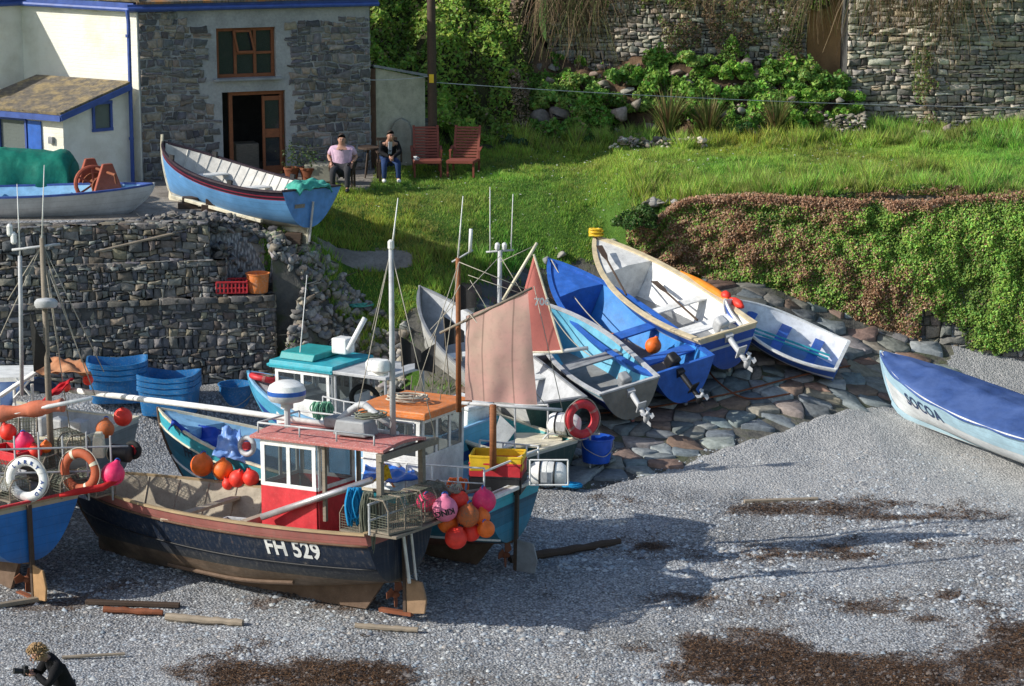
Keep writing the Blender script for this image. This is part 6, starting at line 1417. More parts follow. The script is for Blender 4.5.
spar('antenna', lb, h2, W(20, 256, Y=38.2), W(17, 184, Y=38.2), .014, 'white', .006); spar('crosstree', lb, h2, W(12, 250, Y=38.2), W(60, 244, Y=38.2), .022, 'lightgrey'); spar('mast', lb, h2, W(20, 256, Y=38.2), W(22, 395, Y=38.4), .035, 'lightgrey')
for q in ((82, 362), (104, 372), (60, 300), (-20, 380), (70, 430), (8, 300)): spar('stay', lb, h2, mt - Vector((0, 0, .1)), W(q[0], q[1], Y=38.6), .009, 'rope')
for q in ((60, 360), (95, 395)): spar('stay', lb, h2, W(48, 270, Y=38.2), W(q[0], q[1], Y=38.5), .009, 'rope')
q = W(46, 305, Y=38.1); P0, = lpts(h2, [q]); b = MB(); b.lathe([(.02, -.06), (.16, -.05), (.19, .0), (.19, .05), (.15, .10), (.001, .12)], P0, rotM(8, 10, 0), seg=22); b.build('radar', M('lightgrey'), lb, smooth=2)
for px, s_ in ((10, 1), (14, 1)): 
    q = W(px, 236 + (px - 10) * 2, Y=38.2); P0, = lpts(h2, [q]); b = MB(); b.lathe([(.03, 0), (.05, .03), (.05, .16), (.02, .2)], P0, seg=10); b.build('mast_light', M('white'), lb)
# dark furled sail
fs_ = MB(); fs_.add(lpts(h2, [W(30, 312, Y=38.15), W(36, 330, Y=38.1), W(52, 362, Y=38.2), W(34, 372, Y=38.2)]), [(0, 1, 2, 3)]); fs_.build('dark_sail', M('black'), lb, solid=.03)
# boom with rolled orange sail
a, c_ = W(-8, 415, Y=37.6), W(63, 405, Y=37.4); n_ = 30; b = MB(); pts = [a.lerp(c_, i / n_) for i in range(n_ + 1)]; b.tube(lpts(h2, pts), [.115 + .022 * math.sin(i * .42) + .012 * noise.noise(Vector((i * .7, 0, 0))) for i in range(n_ + 1)], 14); b.build('furled_sail', fabric('orange_sail', (.60, .17, .09), .85, (.5, .2, .14)), lb, smooth=True)
spar('boom', lb, h2, W(-20, 420, Y=37.6), W(92, 398, Y=37.2), .035, 'white')
# white wheelhouse roof and gantry behind
b = MB(); rr = lpts(h2, [W(-30, 383, Y=39.0), W(34, 381, Y=39.0), W(34, 369, Y=40.6), W(-30, 370, Y=40.6)]); b.prism(rr, (0, 0, .07)); b.build('roof', M('white'), lb); b = MB()
for px in (-2, 14, 32): p_, q_ = lpts(h2, [W(px, 384, Y=39.0), W(px + 2, 440, Y=39.0)]); b.tube([p_, q_], .03, 6)
p_, q_ = lpts(h2, [W(0, 396, Y=38.9), W(36, 372, Y=38.9)]); b.tube([p_, q_], .04, 8); p_, q_ = lpts(h2, [W(16, 378, Y=38.9), W(30, 395, Y=38.9)]); b.tube([p_, q_], .02, 6); p_, q_ = lpts(h2, [W(30, 380, Y=38.9), W(14, 398, Y=38.9)]); b.tube([p_, q_], .02, 6); b.build('gantry', M('white'), lb)
b = MB()
for i in range(6): p_, q_ = lpts(h2, [W(-10 + i * 24, 432 + (i % 2) * 4, Y=37.4), W(-10 + i * 24 + 3, 500, Y=37.0 + .12 * i)]); b.tube([p_, q_], .018, 6)
for (y0, y1) in ((450, 452), (474, 476)): p_, q_ = lpts(h2, [W(-14, y0, Y=36.9), W(128, y1 - 6, Y=37.7)]); b.tube([p_, q_], .017, 6)
b.build('stern_rail', M('lightgrey'), lb)
b = MB()
for (x, y, z, s3) in ((.9, .4, 1.5, (.6, .5, .5)), (.8, -.5, 1.45, (.5, .5, .45)), (2.3, .1, 1.6, (.9, .9, .7))): b = MB(); b.box((x, y, z), s3); b.build('deck_locker', M('grey'), lb, bevel=.03)
# ---------------------------------------------------------------- 2b grey boat behind it
h3 = Hull(5, 2.0, 1.25, tr=.84, zk=.25, zk_s=.4)
B3 = W(112, 428, Y=40.6); gb_ = boat('fishing_boat', 'weathered grey working boat half hidden behind the bright blue boat', 'fishing boat', B3 + Vector((-4.3, 2.0, .25)), B3, h3, hullmat('grey_hull', [(0, (.55, .53, .48)), (.08, (.22, .23, .24))], .5, (.12, .08, .06), .6), inmat=M('lightgrey'), floor=.55, fmat=M('oldwood'), gun='cream', kmat=MATS['foul_keel'])
b = MB()
for x in (.3, .7, 1.1, 1.5): b = MB(); b.box((x, .55, 1.38), (.26, .3, .34)); b.build('fuel_can', M('lightgrey'), gb_, bevel=.03)
cv = MB(); cv.grid(lambda a_, q_: Vector((1.6 + 1.6 * a_, -.75 + 1.5 * q_, 1.62 + .42 * max(0, math.sin(math.pi * q_)) ** .6 * (1 - .3 * a_) + .04 * noise.noise(Vector((a_ * 6, q_ * 6, 1))))), 16, 14); cv.build('canvas_cover', fabric('navy_canvas', (.03, .06, .16), .8, (.10, .16, .28)), gb_, smooth=True, solid=.01)
# tarpaulin and red cloth draped on gear
def drape(name, label, P4, mat, amp=.06, cat='tarpaulin', n=16, seed=0):
    b = MB(); a, b_, c_, d = [Vector(p) for p in P4]; mid = (a + b_ + c_ + d) / 4
    b.grid(lambda u, v: (a.lerp(b_, u)).lerp(d.lerp(c_, u), v) - mid + Vector((0, -.5, 1)).normalized() * amp * (noise.noise(Vector((u * 4 + seed, v * 4, seed))) + .6 * math.sin(u * 9 + seed + 3 * v) * .5), n, n); o = b.build(name, mat, smooth=True, solid=.012); o.location = mid; return tag(o, label, cat)
drape('tarpaulin', 'faded orange-brown tarpaulin draped over gear behind the furled orange sail', [W(34, 372, Y=38.9), W(92, 374, Y=38.6), W(82, 361, Y=39.9), W(48, 358, Y=39.9)], fabric('rust_tarp', (.42, .17, .08), .85, (.5, .28, .16)), .14, seed=2)
drape('cloth', 'bright red cloth hanging over a rail above the furled orange sail', [W(38, 404, Y=38.2), W(62, 391, Y=38.2), W(74, 378, Y=38.5), W(60, 383, Y=38.5)], fabric('red_cloth', (.55, .02, .03)), .05, 'cloth', seed=4)
t_ = thing('hand_truck_wheel', 'black trolley wheel with red hub on the stern of the left-hand boats', 'wheel', tuple(W(133, 450, Y=38.0)), rotM(90, 0, -25)); b = MB(); b.torus((0, 0, 0), .115, .045, seg=26, flat=1.1); b.build('tyre', M('rubber'), t_, smooth=True); b = MB(); b.lathe([(.001, -.03), (.08, -.03), (.085, .03), (.001, .03)], seg=16); 
for k in range(5): b.beam((0, 0, .03), (math.cos(k * 1.257) * .09, math.sin(k * 1.257) * .09, .035), .03, .02)
b.build('hub', M('red'), t_, bevel=.004)
p = W(112, 452, Y=38.0); t_ = thing('drum', 'pale-ended black plastic pipe drum beside the trolley wheel', 'drum', tuple(p), rotM(0, 90, -25)); b = MB(); b.lathe([(.11, -.02), (.14, 0), (.14, .34), (.11, .36)], seg=22); b.build('body', M('black'), t_, smooth=2); b = MB(); b.torus((0, 0, -.01), .11, .03, seg=22); b.build('rim', M('cream'), t_, smooth=True)
b = MB(); b.box((0, 0, 0), (.2, .25, .36), None, 0, .8); b.box((0, 0, .2), (.12, .16, .06)); o = b.build('hauler_cover', M('cream'), bevel=.02); o.location = W(99, 446, Y=37.9); tag(o, 'upright cream plastic box between the life rings and the black drum', 'box')
for (px, py, yy, k, r, lb_, hh_) in ((105, 429, 38.4, 'buoy_dull', .155, 'faded coral disc-shaped buoy above the cream box', 1), (123, 417, 39.6, 'buoy_red', .16, 'dark red buoy hanging off the grey boat stern', 1), (113, 474, 37.2, 'buoy_pink', .19, 'large bright pink buoy hanging right of the orange life ring', 1), (24, 442, 38.0, 'buoy_pink', .17, 'pink buoy lying in the clutter of the bright blue boat', 1), (8, 432, 38.0, 'buoy_red', .14, 'red buoy with worn patches at the left frame edge', 1), (35, 452, 37.8, 'buoy_red', .12, 'small red buoy low in the clutter of the bright blue boat', 1), (46, 447, 37.9, 'buoy_orange', .1, 'small orange buoy above the gap between the two life rings', 1), (66, 387, 39.2, 'buoy_red', .08, 'small red fender under the orange-brown tarpaulin', 1), (88, 380, 39.2, 'buoy_red', .09, 'small red and brown fender at the tarpaulin end', 1)):
    buoy(lb_, W(px, py, Y=yy), r, k)
ring_buoy('white life ring with blue lettering hanging on the bright blue boat', W(27, 479, Y=36.75), rotM(86, 0, -14), .285, .075, M('white'), 'white')
ring = bpy.data.objects['life_ring']
tm_ = paint('sign_navy', (.03, .07, .25), .6)
for i, ch in enumerate('LARRY'):
    a = R(134 - i * 22); Mx = Matrix.Translation((.285 * math.cos(a), .285 * math.sin(a), .061)) @ Matrix.Rotation(a - math.pi / 2, 4, 'Z'); 
    flat_text(ch, .085, tm_, 'letter', Mx, ring)
for i, ch in enumerate('AND'):
    a = R(-5 - i * 22); Mx = Matrix.Translation((.285 * math.cos(a), .285 * math.sin(a), .061)) @ Matrix.Rotation(a - math.pi / 2, 4, 'Z'); flat_text(ch, .085, tm_, 'letter', Mx, ring)
ring_buoy('brownish-orange life ring with white bands beside the white one on the blue boat', W(80, 471, Y=37.2), rotM(84, 0, -22), .285, .075, paint('old_orange_ring', (.45, .10, .04), .7, (.25, .12, .08), .5), 'cream')
pot('net-covered lobster pot stowed behind the white life ring', W(10, 498, Y=37.0), rotM(0, 0, -40)); pot('net-covered lobster pot stowed behind the orange life ring', W(60, 494, Y=37.4), rotM(0, 0, -40)); pot('net-covered lobster pot under the large pink buoy', W(95, 492, Y=37.7), rotM(0, 4, -40))
bl = fabric('red_bag', (.58, .03, .03)); b = MB(); b.tube([(-.5, 0, 0), (-.2, 0, .03), (.2, 0, .05), (.5, 0, .16)], [.03, .055, .06, .03], 10); o = b.build('rolled_cloth', bl, smooth=True); o.location = W(90, 492, Y=36.9); o.rotation_euler = (0, 0, R(25)); tag(o, 'roll of bright red cloth on the quarter of the bright blue boat', 'cloth')
# ---------------------------------------------------------------- 3 turquoise and dark boat with orange roof
h4 = Hull(7, 2.4, 1.4, tr=.86, rise_b=.62, zk=.18, zk_s=.55, full=.40, rake=.2)
cb_ = boat('fishing_boat', 'turquoise fishing boat with orange-roofed white wheelhouse behind the navy boat', 'fishing boat', W(158, 409, Y=41.0), W(514, 487, Y=37.9), h4,
    hullmat('turquoise_hull', [(0, (.05, .42, .52)), (.25, (.02, .10, .17)), (.32, (.025, .15, .24)), (.55, (.03, .22, .34))], .58, (.16, .045, .035), .35), inmat=M('paleblue'), floor=.6, fmat=M('grey'), gun='cream', kmat=MATS['foul_keel'], stripe=[(.26, .02, 'cream'), (.80, .022, 'white')], foredeck=.86, tmat=None, roll=3)
rudder_gear(cb_, h4, .55, None, M('grey'))
orr = cabin(cb_, h4, 1.35, 2.4, .74, .9, 2.58, 1.88, M('white'), M('white'), M('orange'), .1, win_side=2, win_aft=3, win_front=3)
b = MB(); b.prism([(1.22, y, z) for y, z in ((-.84, 2.57), (.84, 2.57), (.84, 2.69), (-.84, 2.69))], (1.28, 0, 0)); b.build('roof_edge', M('orange'), cb_, bevel=.02)
mt = W(458, 258, Y=38.3); spar('mast', cb_, h4, Vector((mt.x, mt.y, 2.7)), mt, .05, 'rustwood', .04); spar('antenna', cb_, h4, mt, W(463, 196, Y=38.3), .016, 'white', .007); spar('antenna', cb_, h4, W(470, 252, Y=38.3), W(471, 229, Y=38.3), .03, 'white', .03); spar('crosstree', cb_, h4, W(452, 262, Y=38.3), W(473, 250, Y=38.3), .015, 'lightgrey')
# mizzen sail: gaff, boom, cloth
SY = lambda px: 38.2 - (px - 458) / 59 * .30
cs = [W(466, 316, Y=SY(466)), W(528, 292, Y=SY(528)), W(537, 405, Y=SY(537)), W(465, 400, Y=SY(465))]
sl_ = MB(); n1 = Vector((-.3, -.95, 0)); L4 = lpts(h4, cs); nl = h4.R.transposed() @ n1
sl_.grid(lambda u, v: (L4[0].lerp(L4[1], u)).lerp(L4[3].lerp(L4[2], u), v) + nl * (.10 * math.sin(math.pi * u) * math.sin(math.pi * v) + .02 * math.sin(u * 14 + v * 3) * v + .015 * noise.noise(Vector((u * 5, v * 5, 0)))), 26, 26)
sl_.build('sail', sailcloth('faded_red_sail', (.80, .44, .38), (.62, .43, .34)), cb_, smooth=True)
spar('gaff', cb_, h4, W(440, 333, Y=SY(440)), W(532, 288, Y=SY(532)), .022, 'oldwood'); spar('boom', cb_, h4, W(462, 403, Y=SY(462)), W(562, 410, Y=SY(562)), .03, 'lightgrey'); spar('boom_crutch', cb_, h4, W(493, 405, Y=37.9), W(493, 470, Y=37.9), .06, 'rustwood')
for p_, q_ in (((534, 286), (562, 408)), ((468, 312), (545, 404)), ((459, 262), (412, 402)), ((459, 262), (440, 400)), ((459, 262), (528, 290)), ((430, 340), (460, 285))): spar('stay', cb_, h4, W(*p_, Y=38.1), W(*q_, Y=38.0), .007, 'rope')
# guard rails aft
def rail(root, h, x0, x1, side, zt=.5, n=5, mat='white', r=.016, name='guard_rail'):
    b = MB(); top = []; mid = []
    for i in range(n + 1):
        x = x0 + (x1 - x0) * i / n; t, v = h.tv(x, h.zs(max(0, min(.99, x / h.L)))); p = h.P(t, 1, side, .04); b.tube([p, p + Vector((0, 0, zt))], r, 6); top.append(p + Vector((0, 0, zt))); mid.append(p + Vector((0, 0, zt * .5)))
    b.tube(top, r, 6); b.tube(mid, r * .7, 6); return b.build(name, M(mat), root, smooth=True)
rail(cb_, h4, 0.05, 2.3, 1); rail(cb_, h4, 0.05, 1.2, -1); 
b = MB(); y = h4.b(0); b.tube([(.05, -y + .05, 1.9), (.05, y - .05, 1.9)], .018, 6); b.tube([(.05, 0, 1.45), (.05, 0, 1.9)], .016, 6); b.build('stern_rail', M('white'), cb_)
b = MB(); b.box((-.0, 0, 1.46), (.2, 2 * y + .1, .06)); b.build('stern_cap', M('white'), cb_, bevel=.01)
nb_ = MB(); 
X_, Z_ = .42, 1.02
for (xx, zz) in ((.18, .86), (.78, .86), (.78, 1.22), (.18, 1.22)): t, v = h4.tv(xx, zz); nb_.v.append(h4.P(t, v, 1, -.012))
nb_.f.append((0, 1, 2, 3)); nb_.m.append(0); nb_.build('name_board', M('black'), cb_, solid=.02)
lettering('FH', h4, 6.05, 1.42, .26, paint('sign_dark', (.02, .03, .06), .6), cb_, 1)
# tarp, net and bag in the bow, life ring on its front deck
drape('tarpaulin', 'royal blue tarpaulin heaped in the bow of the turquoise boat', [W(168, 430, Y=40.2), W(226, 450, Y=39.8), W(232, 432, Y=40.9), W(180, 420, Y=40.9)], fabric('royal_tarp', (.015, .05, .36), .5, (.03, .10, .5)), .22, seed=6)
drape('tarpaulin', 'crumpled pale blue plastic sheet left of the red wheelhouse', [W(212, 456, Y=39.2), W(246, 462, Y=38.9), W(240, 430, Y=39.6), W(222, 426, Y=39.6)], paint('pale_plastic', (.18, .32, .66), .35, (.3, .4, .6), .3), .12, seed=9)
drape('tarpaulin', 'bright blue tarpaulin spread behind the yellow flag on the stern of the navy boat', [W(362, 482, Y=37.3), W(418, 480, Y=37.2), W(412, 464, Y=38.2), W(366, 466, Y=38.2)], fabric('bright_tarp', (.02, .12, .5), .5, (.04, .18, .6)), .1, seed=12)
drape('cloth', 'bright yellow cloth beside the blue tarpaulin above the lobster pot', [W(374, 482, Y=36.4), W(392, 479, Y=36.4), W(388, 464, Y=36.6), W(384, 466, Y=36.6)], fabric('yellow_cloth', (.80, .52, .04)), .05, 'cloth', seed=13)
for (px, py, yy, k, r, lb_) in ((202, 465, 39.0, 'buoy_orange', .195, 'large orange buoy, leftmost of the four on the turquoise boat'), (223, 470, 38.9, 'buoy_orange', .175, 'orange buoy second from the left on the turquoise boat'), (238, 479, 38.7, 'buoy_red', .155, 'red buoy third in the row left of the red wheelhouse'), (251, 478, 38.6, 'buoy_red', .14, 'small red buoy closest to the red wheelhouse'), (228, 484, 38.7, 'buoy_red', .10, 'tiny red buoy tucked under the row left of the red wheelhouse')): buoy(lb_, W(px, py, Y=yy), r, k)
t_ = thing('rope_reel', 'pale cable reel with red hub beside the red wheelhouse', 'reel', tuple(W(247, 446, Y=38.9)), rotM(80, 0, -30)); b = MB(); b.torus((0, 0, 0), .14, .045, seg=26); b.build('rim', M('lightgrey'), t_, smooth=True); b = MB(); b.lathe([(.001, -.04), (.07, -.04), (.07, .05), (.001, .05)], seg=14); b.build('hub', M('red'), t_)
# the cluster of buoys at the navy boat's stern
cl = [(427, 502, .165, 'buoy_pink', 'bright pink buoy at the left of the hanging cluster', 36.0), (445, 509, .20, 'buoy_pale', 'faded pink buoy marked KING in the hanging cluster', 35.8), (452, 516, .16, 'buoy_pale', 'plain pale pink buoy behind the lettered one', 36.1), (459, 500, .155, 'buoy_red', 'bright red buoy at the top middle of the cluster', 36.1), (484, 501, .19, 'buoy_pink', 'large pink buoy at the top right of the cluster', 36.2), (448, 523, .165, 'buoy_orange', 'orange buoy below the lettered pink one', 36.0), (468, 516, .18, 'buoy_dull', 'weedy dull orange buoy in the middle of the cluster', 35.9), (482, 517, .13, 'buoy_orange', 'small orange buoy at the right of the cluster', 36.0), (486, 529, .14, 'buoy_orange', 'orange buoy lowest at the right of the cluster', 35.9), (456, 538, .175, 'buoy_red', 'bright red-orange buoy hanging lowest in the cluster', 35.8), (471, 532, .15, 'buoy_red', 'red buoy with dark lettering low in the cluster', 36.0)]
for px, py, r, k, lb_, yy in cl:
    o = buoy(lb_, W(px, py, Y=yy), r, k)
    if 'KING' in lb_: 
        o.rotation_euler = (0, 0, 0); flat_text('KING', .13, M('black'), 'lettering', Matrix.Translation((0, -.205, .0)) @ Matrix.Rotation(R(165), 4, 'Y') @ Matrix.Rotation(R(90), 4, 'X'), o)
buoy('small coral buoy on deck beside the derrick tube of the navy boat', W(320, 517, Y=36.1), .115, 'buoy_red')
b = MB(); b.tube(catmull([tuple(loc(h1, -.1, -.9, 1.96)), tuple(W(455, 492, Y=36.0)), tuple(W(490, 489, Y=36.6))], 5), .03, 8); o = b.build('boat_hook', M('oldwood')); tag(o, 'weathered pole from which the cluster of buoys hangs', 'pole')
pot('lobster pot with pale netting on the stern platform of the navy boat', loc(h1, -.22, .55, 1.5), h1.R @ rotM(0, 0, 78), .72, .55, .52); pot('dark lobster pot right of the pale netted one on the navy boat', loc(h1, -.2, -.35, 1.5), h1.R @ rotM(0, 0, 90), .7, .5, .5); pot('lobster pot behind the blue rope hank on the navy boat', loc(h1, .5, .3, 1.35), h1.R @ rotM(0, 0, 80), .6, .45, .42)
# blue rope hank and drab net hanging
def hank(name, label, c, w_, hgt, n, r, mat, seed=0, cat='rope'):
    rr = random.Random(seed); b = MB()
    for i in range(n):
        x = rr.uniform(-w_, w_) * .7; y = rr.uniform(-.07, .05); hh = hgt * rr.uniform(.55, 1.0); ww = rr.uniform(.02, .08); b.tube(catmull([(x, y, 0), (x - ww, y - .02, -hh * .45), (x, y, -hh), (x + ww, y + .02, -hh * .5), (x + .01, y, 0)], 5), r, 5)
    o = b.build(name, mat, smooth=True); o.location = c; return tag(o, label, cat)
hank('rope_hank', 'tangled hank of bright blue rope hanging at the stern of the navy boat', W(354, 488, Y=35.2), .13, .62, 26, .014, M('bluerope'), 1); hank('fishing_net', 'drab green-grey net hanging down the quarter of the navy boat', W(368, 492, Y=35.1), .10, 1.0, 34, .009, M('net'), 2, 'net')
hank('fishing_net', 'clump of pale green netting on the roof gear between the two wheelhouses', W(322, 402, Y=41.5), .22, .35, 34, .012, fabric('seafoam_net', (.20, .46, .30)), 3, 'net')
hank('rope_hank', 'short dangling blue and white rope ends above the buoy cluster', W(440, 484, Y=36.2), .5, .28, 30, .010, M('rope'), 4)
# fish boxes on the turquoise stern
p = W(498, 478, Y=38.2); zb_ = 1.35
for k, (mt_, lb_) in enumerate(((M('black'), 'black fish box at the bottom of the stack on the turquoise stern'), (M('red'), 'red fish box in the middle of the stack on the turquoise stern'), (M('yellow'), 'yellow fish box on top of the stack on the turquoise stern'))):
    t_ = thing('fish_box', lb_, 'fish box', (p.x, p.y + .0, (1.40, 1.66, 1.78)[k]), rotM(0, 0, -12 + k * 2)); crate(t_, .86, .52, .24 if k else .28, mt_, slats=False)
def canister(label, c, rz):
    t = thing('liferaft_canister', label, 'liferaft canister', tuple(c), rotM(0, 0, rz)); b = MB(); b.lathe([(.001, -.30), (.15, -.29), (.2, -.22), (.21, -.01), (.195, 0), (.21, .01), (.2, .22), (.15, .29), (.001, .30)], (0, 0, 0), rotM(0, 90, 0), 24); b.build('shell', M('white'), t, smooth=2)
    b = MB()
    for x in (-.12, .12): b.torus((x, 0, 0), .215, .014, rotM(0, 90, 0), 24, 6)
    b.build('strap', M('black'), t, smooth=True); b = MB(); b.box((0, -.212, 0), (.18, .012, .17)); b.build('label_plate', M('lightgrey'), t)
canister('white liferaft canister strapped on the stern rail of the turquoise boat', W(548, 474, Y=38.0), -8)
canister('white liferaft canister behind the red life ring', W(564, 424, Y=43.0), -20)
b = MB(); 
fr_ = lpts(h4, [W(530, 485, Y=37.7), W(568, 485, Y=37.7), W(568, 460, Y=37.7), W(530, 460, Y=37.7)]); 
for i in range(4): b.tube([fr_[i], fr_[(i + 1) % 4]], .015, 6)
b.build('canister_frame', M('white'), cb_)
# ---------------------------------------------------------------- 4 pale boat with turquoise-roofed wheelhouse
h5 = Hull(5.4, 2.1, 1.1, tr=.85, rise_b=.55, zk=.22, full=.42, rake=.22)
wb = boat('fishing_boat', 'sky-blue bowed fishing boat with turquoise-roofed white wheelhouse nearest the quay wall', 'fishing boat', W(249, 372, Y=45.4), W(470, 427, Y=42.6), h5, hullmat('sky_hull', [(0, (.10, .45, .68)), (.42, (.02, .08, .35)), (.60, (.10, .42, .62))], .42, (.42, .03, .03), .2), inmat=M('lightgrey'), floor=.5, fmat=M('grey'), gun='paleblue', foredeck=.72, tmat=None, stripe=[(.03, .025, 'paleblue')])
zt_ = 2.42 - h5.O.z; cabin(wb, h5, 2.72, 4.0, .60, .7, 2.0, 1.38, M('white'), M('white'), M('turquoise'), .08, win_side=2, win_aft=2, win_front=2)
b = MB(); b.prism([(2.62, y, z) for y, z in ((-.68, 1.99), (.68, 1.99), (.64, 2.13), (-.64, 2.13))], (1.5, 0, 0)); b.build('roof_edge', M('turquoise'), wb, bevel=.015)
b = MB(); b.prism([(3.2, y, z) for y, z in ((-.5, 2.14), (.5, 2.14), (.42, 2.26), (-.42, 2.26))], (.8, 0, 0)); b.build('roof_hatch', M('teal'), wb, bevel=.015)
b = MB(); b.box((2.05, 0, 2.03), (1.3, 1.3, .06)); b.build('canopy', M('lightgrey'), wb, bevel=.01); 
for x in (1.45, 2.6):
    for y in (-.6, .6): b = MB(); b.tube([(x, y, .9), (x, y, 2.0)], .025, 6); b.build('canopy_post', M('lightgrey'), wb)
P0, = lpts(h5, [W(380, 378, Y=43.6)]); b = MB(); b.lathe([(.14, 0), (.17, .03), (.17, .16), (.13, .21), (.001, .22)], (1.9, .3, 2.08), seg=20); b.build('radar', M('white'), wb, smooth=2)
b = MB(); b.box((3.0, -.2, 2.36), (.34, .3, .3)); b.build('roof_box', M('white'), wb, bevel=.03)
spar('mast', wb, h5, W(348, 350, Y=44.0), W(365, 318, Y=44.0), .05, 'white'); spar('antenna', wb, h5, W(295, 410, Y=44.3), W(307, 275, Y=44.3), .014, 'white', .007)
rail(wb, h5, .1, 2.6, 1, .5, 5, 'lightgrey'); b = MB(); b.lathe([(.001, -.08), (.2, -.08), (.2, -.05), (.07, -.04), (.07, .04), (.2, .05), (.2, .08), (.001, .08)], (1.9, .55, 1.35), rotM(90), 20); b.build('pot_hauler', M('lightgrey'), wb, smooth=2)

for c_, r_, rz in (((2.3, .1, 1.45), .26, 20), ((1.7, -.2, 1.4), .22, 0)): b = MB(); b.torus(c_, r_, .05, rotM(80, 0, rz)); b.build('tyre_fender', M('rubber'), wb, smooth=True)
q = h5.R @ rotM(14, -6, 0); ring_buoy('red life ring lying flat on the bow of the sky-blue boat', loc(h5, 4.72, .02, h5.zs(.9) + .07), q, .26, .075, M('red'), 'palered', rope=False)
coil('rope_coil', 'dark coil of line inside the red ring on the sky-blue bow', loc(h5, 4.72, .02, h5.zs(.9) + .03), .16, 5, .015, M('net'), .4, 11)
pot('lobster pot stacked on the after deck of the sky-blue boat', loc(h5, 1.6, -.3, .95), h5.R @ rotM(0, 0, 40)); pot('lobster pot nearest the stern rail of the sky-blue boat', loc(h5, .9, .2, .95), h5.R @ rotM(0, 0, 80))
# ---------------------------------------------------------------- 6 grey punt with the red sail 706
h6 = Hull(5.2, 1.7, .95, tr=.8, rise_b=.4, zk=.12, full=.5, rake=.15)
pu = boat('sailing_boat', 'white and grey sailing boat with the red sail 706, bow up on the grass edge', 'sailing boat', HF(420, 287, 1.3), HF(556, 402, 1.0), h6, hullmat('white_hull', [(0, (.5, .5, .48)), (.06, (.62, .62, .60))], .2, (.3, .3, .3), .35), inmat=M('lightgrey'), floor=.2, fmat=M('grey'), gun='grey', thwarts=(.3, .55), tmat=paint('dark_green_transom', (.02, .07, .06), .5))
mt = W(500, 250, Y=46.0); spar('mast', pu, h6, W(499, 345, Y=46.0), mt, .045, 'lightgrey'); spar('antenna', pu, h6, W(490, 252, Y=46.0), W(490, 187, Y=46.0), .013, 'white', .007); spar('antenna', pu, h6, W(511, 250, Y=46.0), W(513, 194, Y=46.0), .013, 'white', .007); spar('crosstree', pu, h6, W(486, 252, Y=46.0), W(514, 250, Y=46.0), .02, 'lightgrey')
for px in (497, 504): P0, = lpts(h6, [W(px, 250, Y=46.0)]); b = MB(); b.lathe([(.03, 0), (.05, .03), (.05, .12), (.02, .15)], P0, seg=10); b.build('mast_light', M('white'), pu)
tri = [W(534, 254, Y=45.5), W(507, 352, Y=45.6), W(563, 352, Y=45.3)]; L3 = lpts(h6, tri); nl = h6.R.transposed() @ Vector((-.2, -.97, 0)); sl_ = MB()
sl_.grid(lambda u, v: L3[0].lerp(L3[1].lerp(L3[2], u), max(.001, v)) + nl * .07 * math.sin(math.pi * v) * math.sin(math.pi * u), 16, 20); sl_.build('sail', sailcloth('tan_sail', (.66, .21, .17), (.55, .17, .14)), pu, smooth=True)
ed = MB(); ed.tube([L3[0] + nl * .02, L3[0].lerp(L3[2], .5) + nl * .02, L3[2] + nl * .02], .022, 6); ed.tube([L3[1] + nl * .02, L3[2] + nl * .02], .022, 6); ed.build('sail_rope', M('cream'), pu)
pc = W(542, 302, Y=45.30); Ml = Matrix.Translation(lpts(h6, [pc])[0]) @ (h6.R.transposed().to_4x4()) @ Matrix.Rotation(R(10), 4, 'Z') @ Matrix.Rotation(R(90), 4, 'X'); flat_text('706', .2, MATS['sign_white'], 'sail_number', Ml, pu)
spar('gaff', pu, h6, W(503, 300, Y=45.7), W(537, 243, Y=45.5), .03, 'cream'); spar('boom', pu, h6, W(505, 358, Y=45.6), W(588, 348, Y=45.2), .04, 'white')
for p_, q_ in (((500, 256), (545, 330)), ((500, 256), (430, 330)), ((536, 245), (500, 262)), ((470, 280), (500, 330)), ((468, 275), (540, 300))): spar('stay', pu, h6, W(*p_, Y=45.9), W(*q_, Y=45.8), .007, 'rope')
# dark flags on sticks, and boxes
for (px, py, sx) in ((443, 325, 1), (436, 352, -1), (400, 345, 1), (412, 392, -1), (455, 290, 1)):
    p = W(px, py, Y=42.0); t_ = thing('marker_flag', 'black marker flag on a cane' + {443: ', right of the grey bow', 436: ', lowest left of the rust mast', 400: ', beside the tall pale mast', 412: ', just above the orange roof', 455: ', topmost near the red sail'}[px], 'marker flag', tuple(p)); 
    b = MB(); b.grid(lambda u, v: Vector((sx * (.02 + .36 * u), .05 * math.sin(u * 5), .15 - .55 * v - .35 * u * (1 - v) + .1 * u)), 6, 6); b.build('flag', M('black'), t_, smooth=True); b = MB(); b.tube([(0, 0, .3), (.12 * sx, 0, -1.3)], .012, 6); b.build('cane', M('oldwood'), t_)
p = W(575, 448, Y=43.4); ring_buoy('bright red life ring hung on the stern frame above the blue bucket', W(582, 419, Y=42.7), rotM(84, 0, 30), .28, .08, M('red'), 'palered')
b = MB(); P_ = lpts(h6, [W(470, 405, Y=43.2), W(600, 434, Y=42.9), W(548, 434, Y=42.9), W(548, 405, Y=42.9), W(548, 480, Y=43.1), W(515, 470, Y=43.2), W(515, 405, Y=43.2), W(590, 480, Y=43.1), W(590, 434, Y=42.9)])
for a, c_ in ((3, 4), (2, 1), (6, 5), (6, 3), (8, 7), (2, 5)): b.tube([P_[a], P_[c_]], .022, 6)
b.build('stern_frame', M('lightgrey'), pu)
b = MB(); P_ = lpts(h6, [W(515, 448, Y=42.6), W(562, 448, Y=42.4), W(562, 436, Y=43.4), W(515, 436, Y=43.6)]); b.prism(P_, (0, 0, .07)); b.build('stern_platform', M('cream'), pu, bevel=.01)
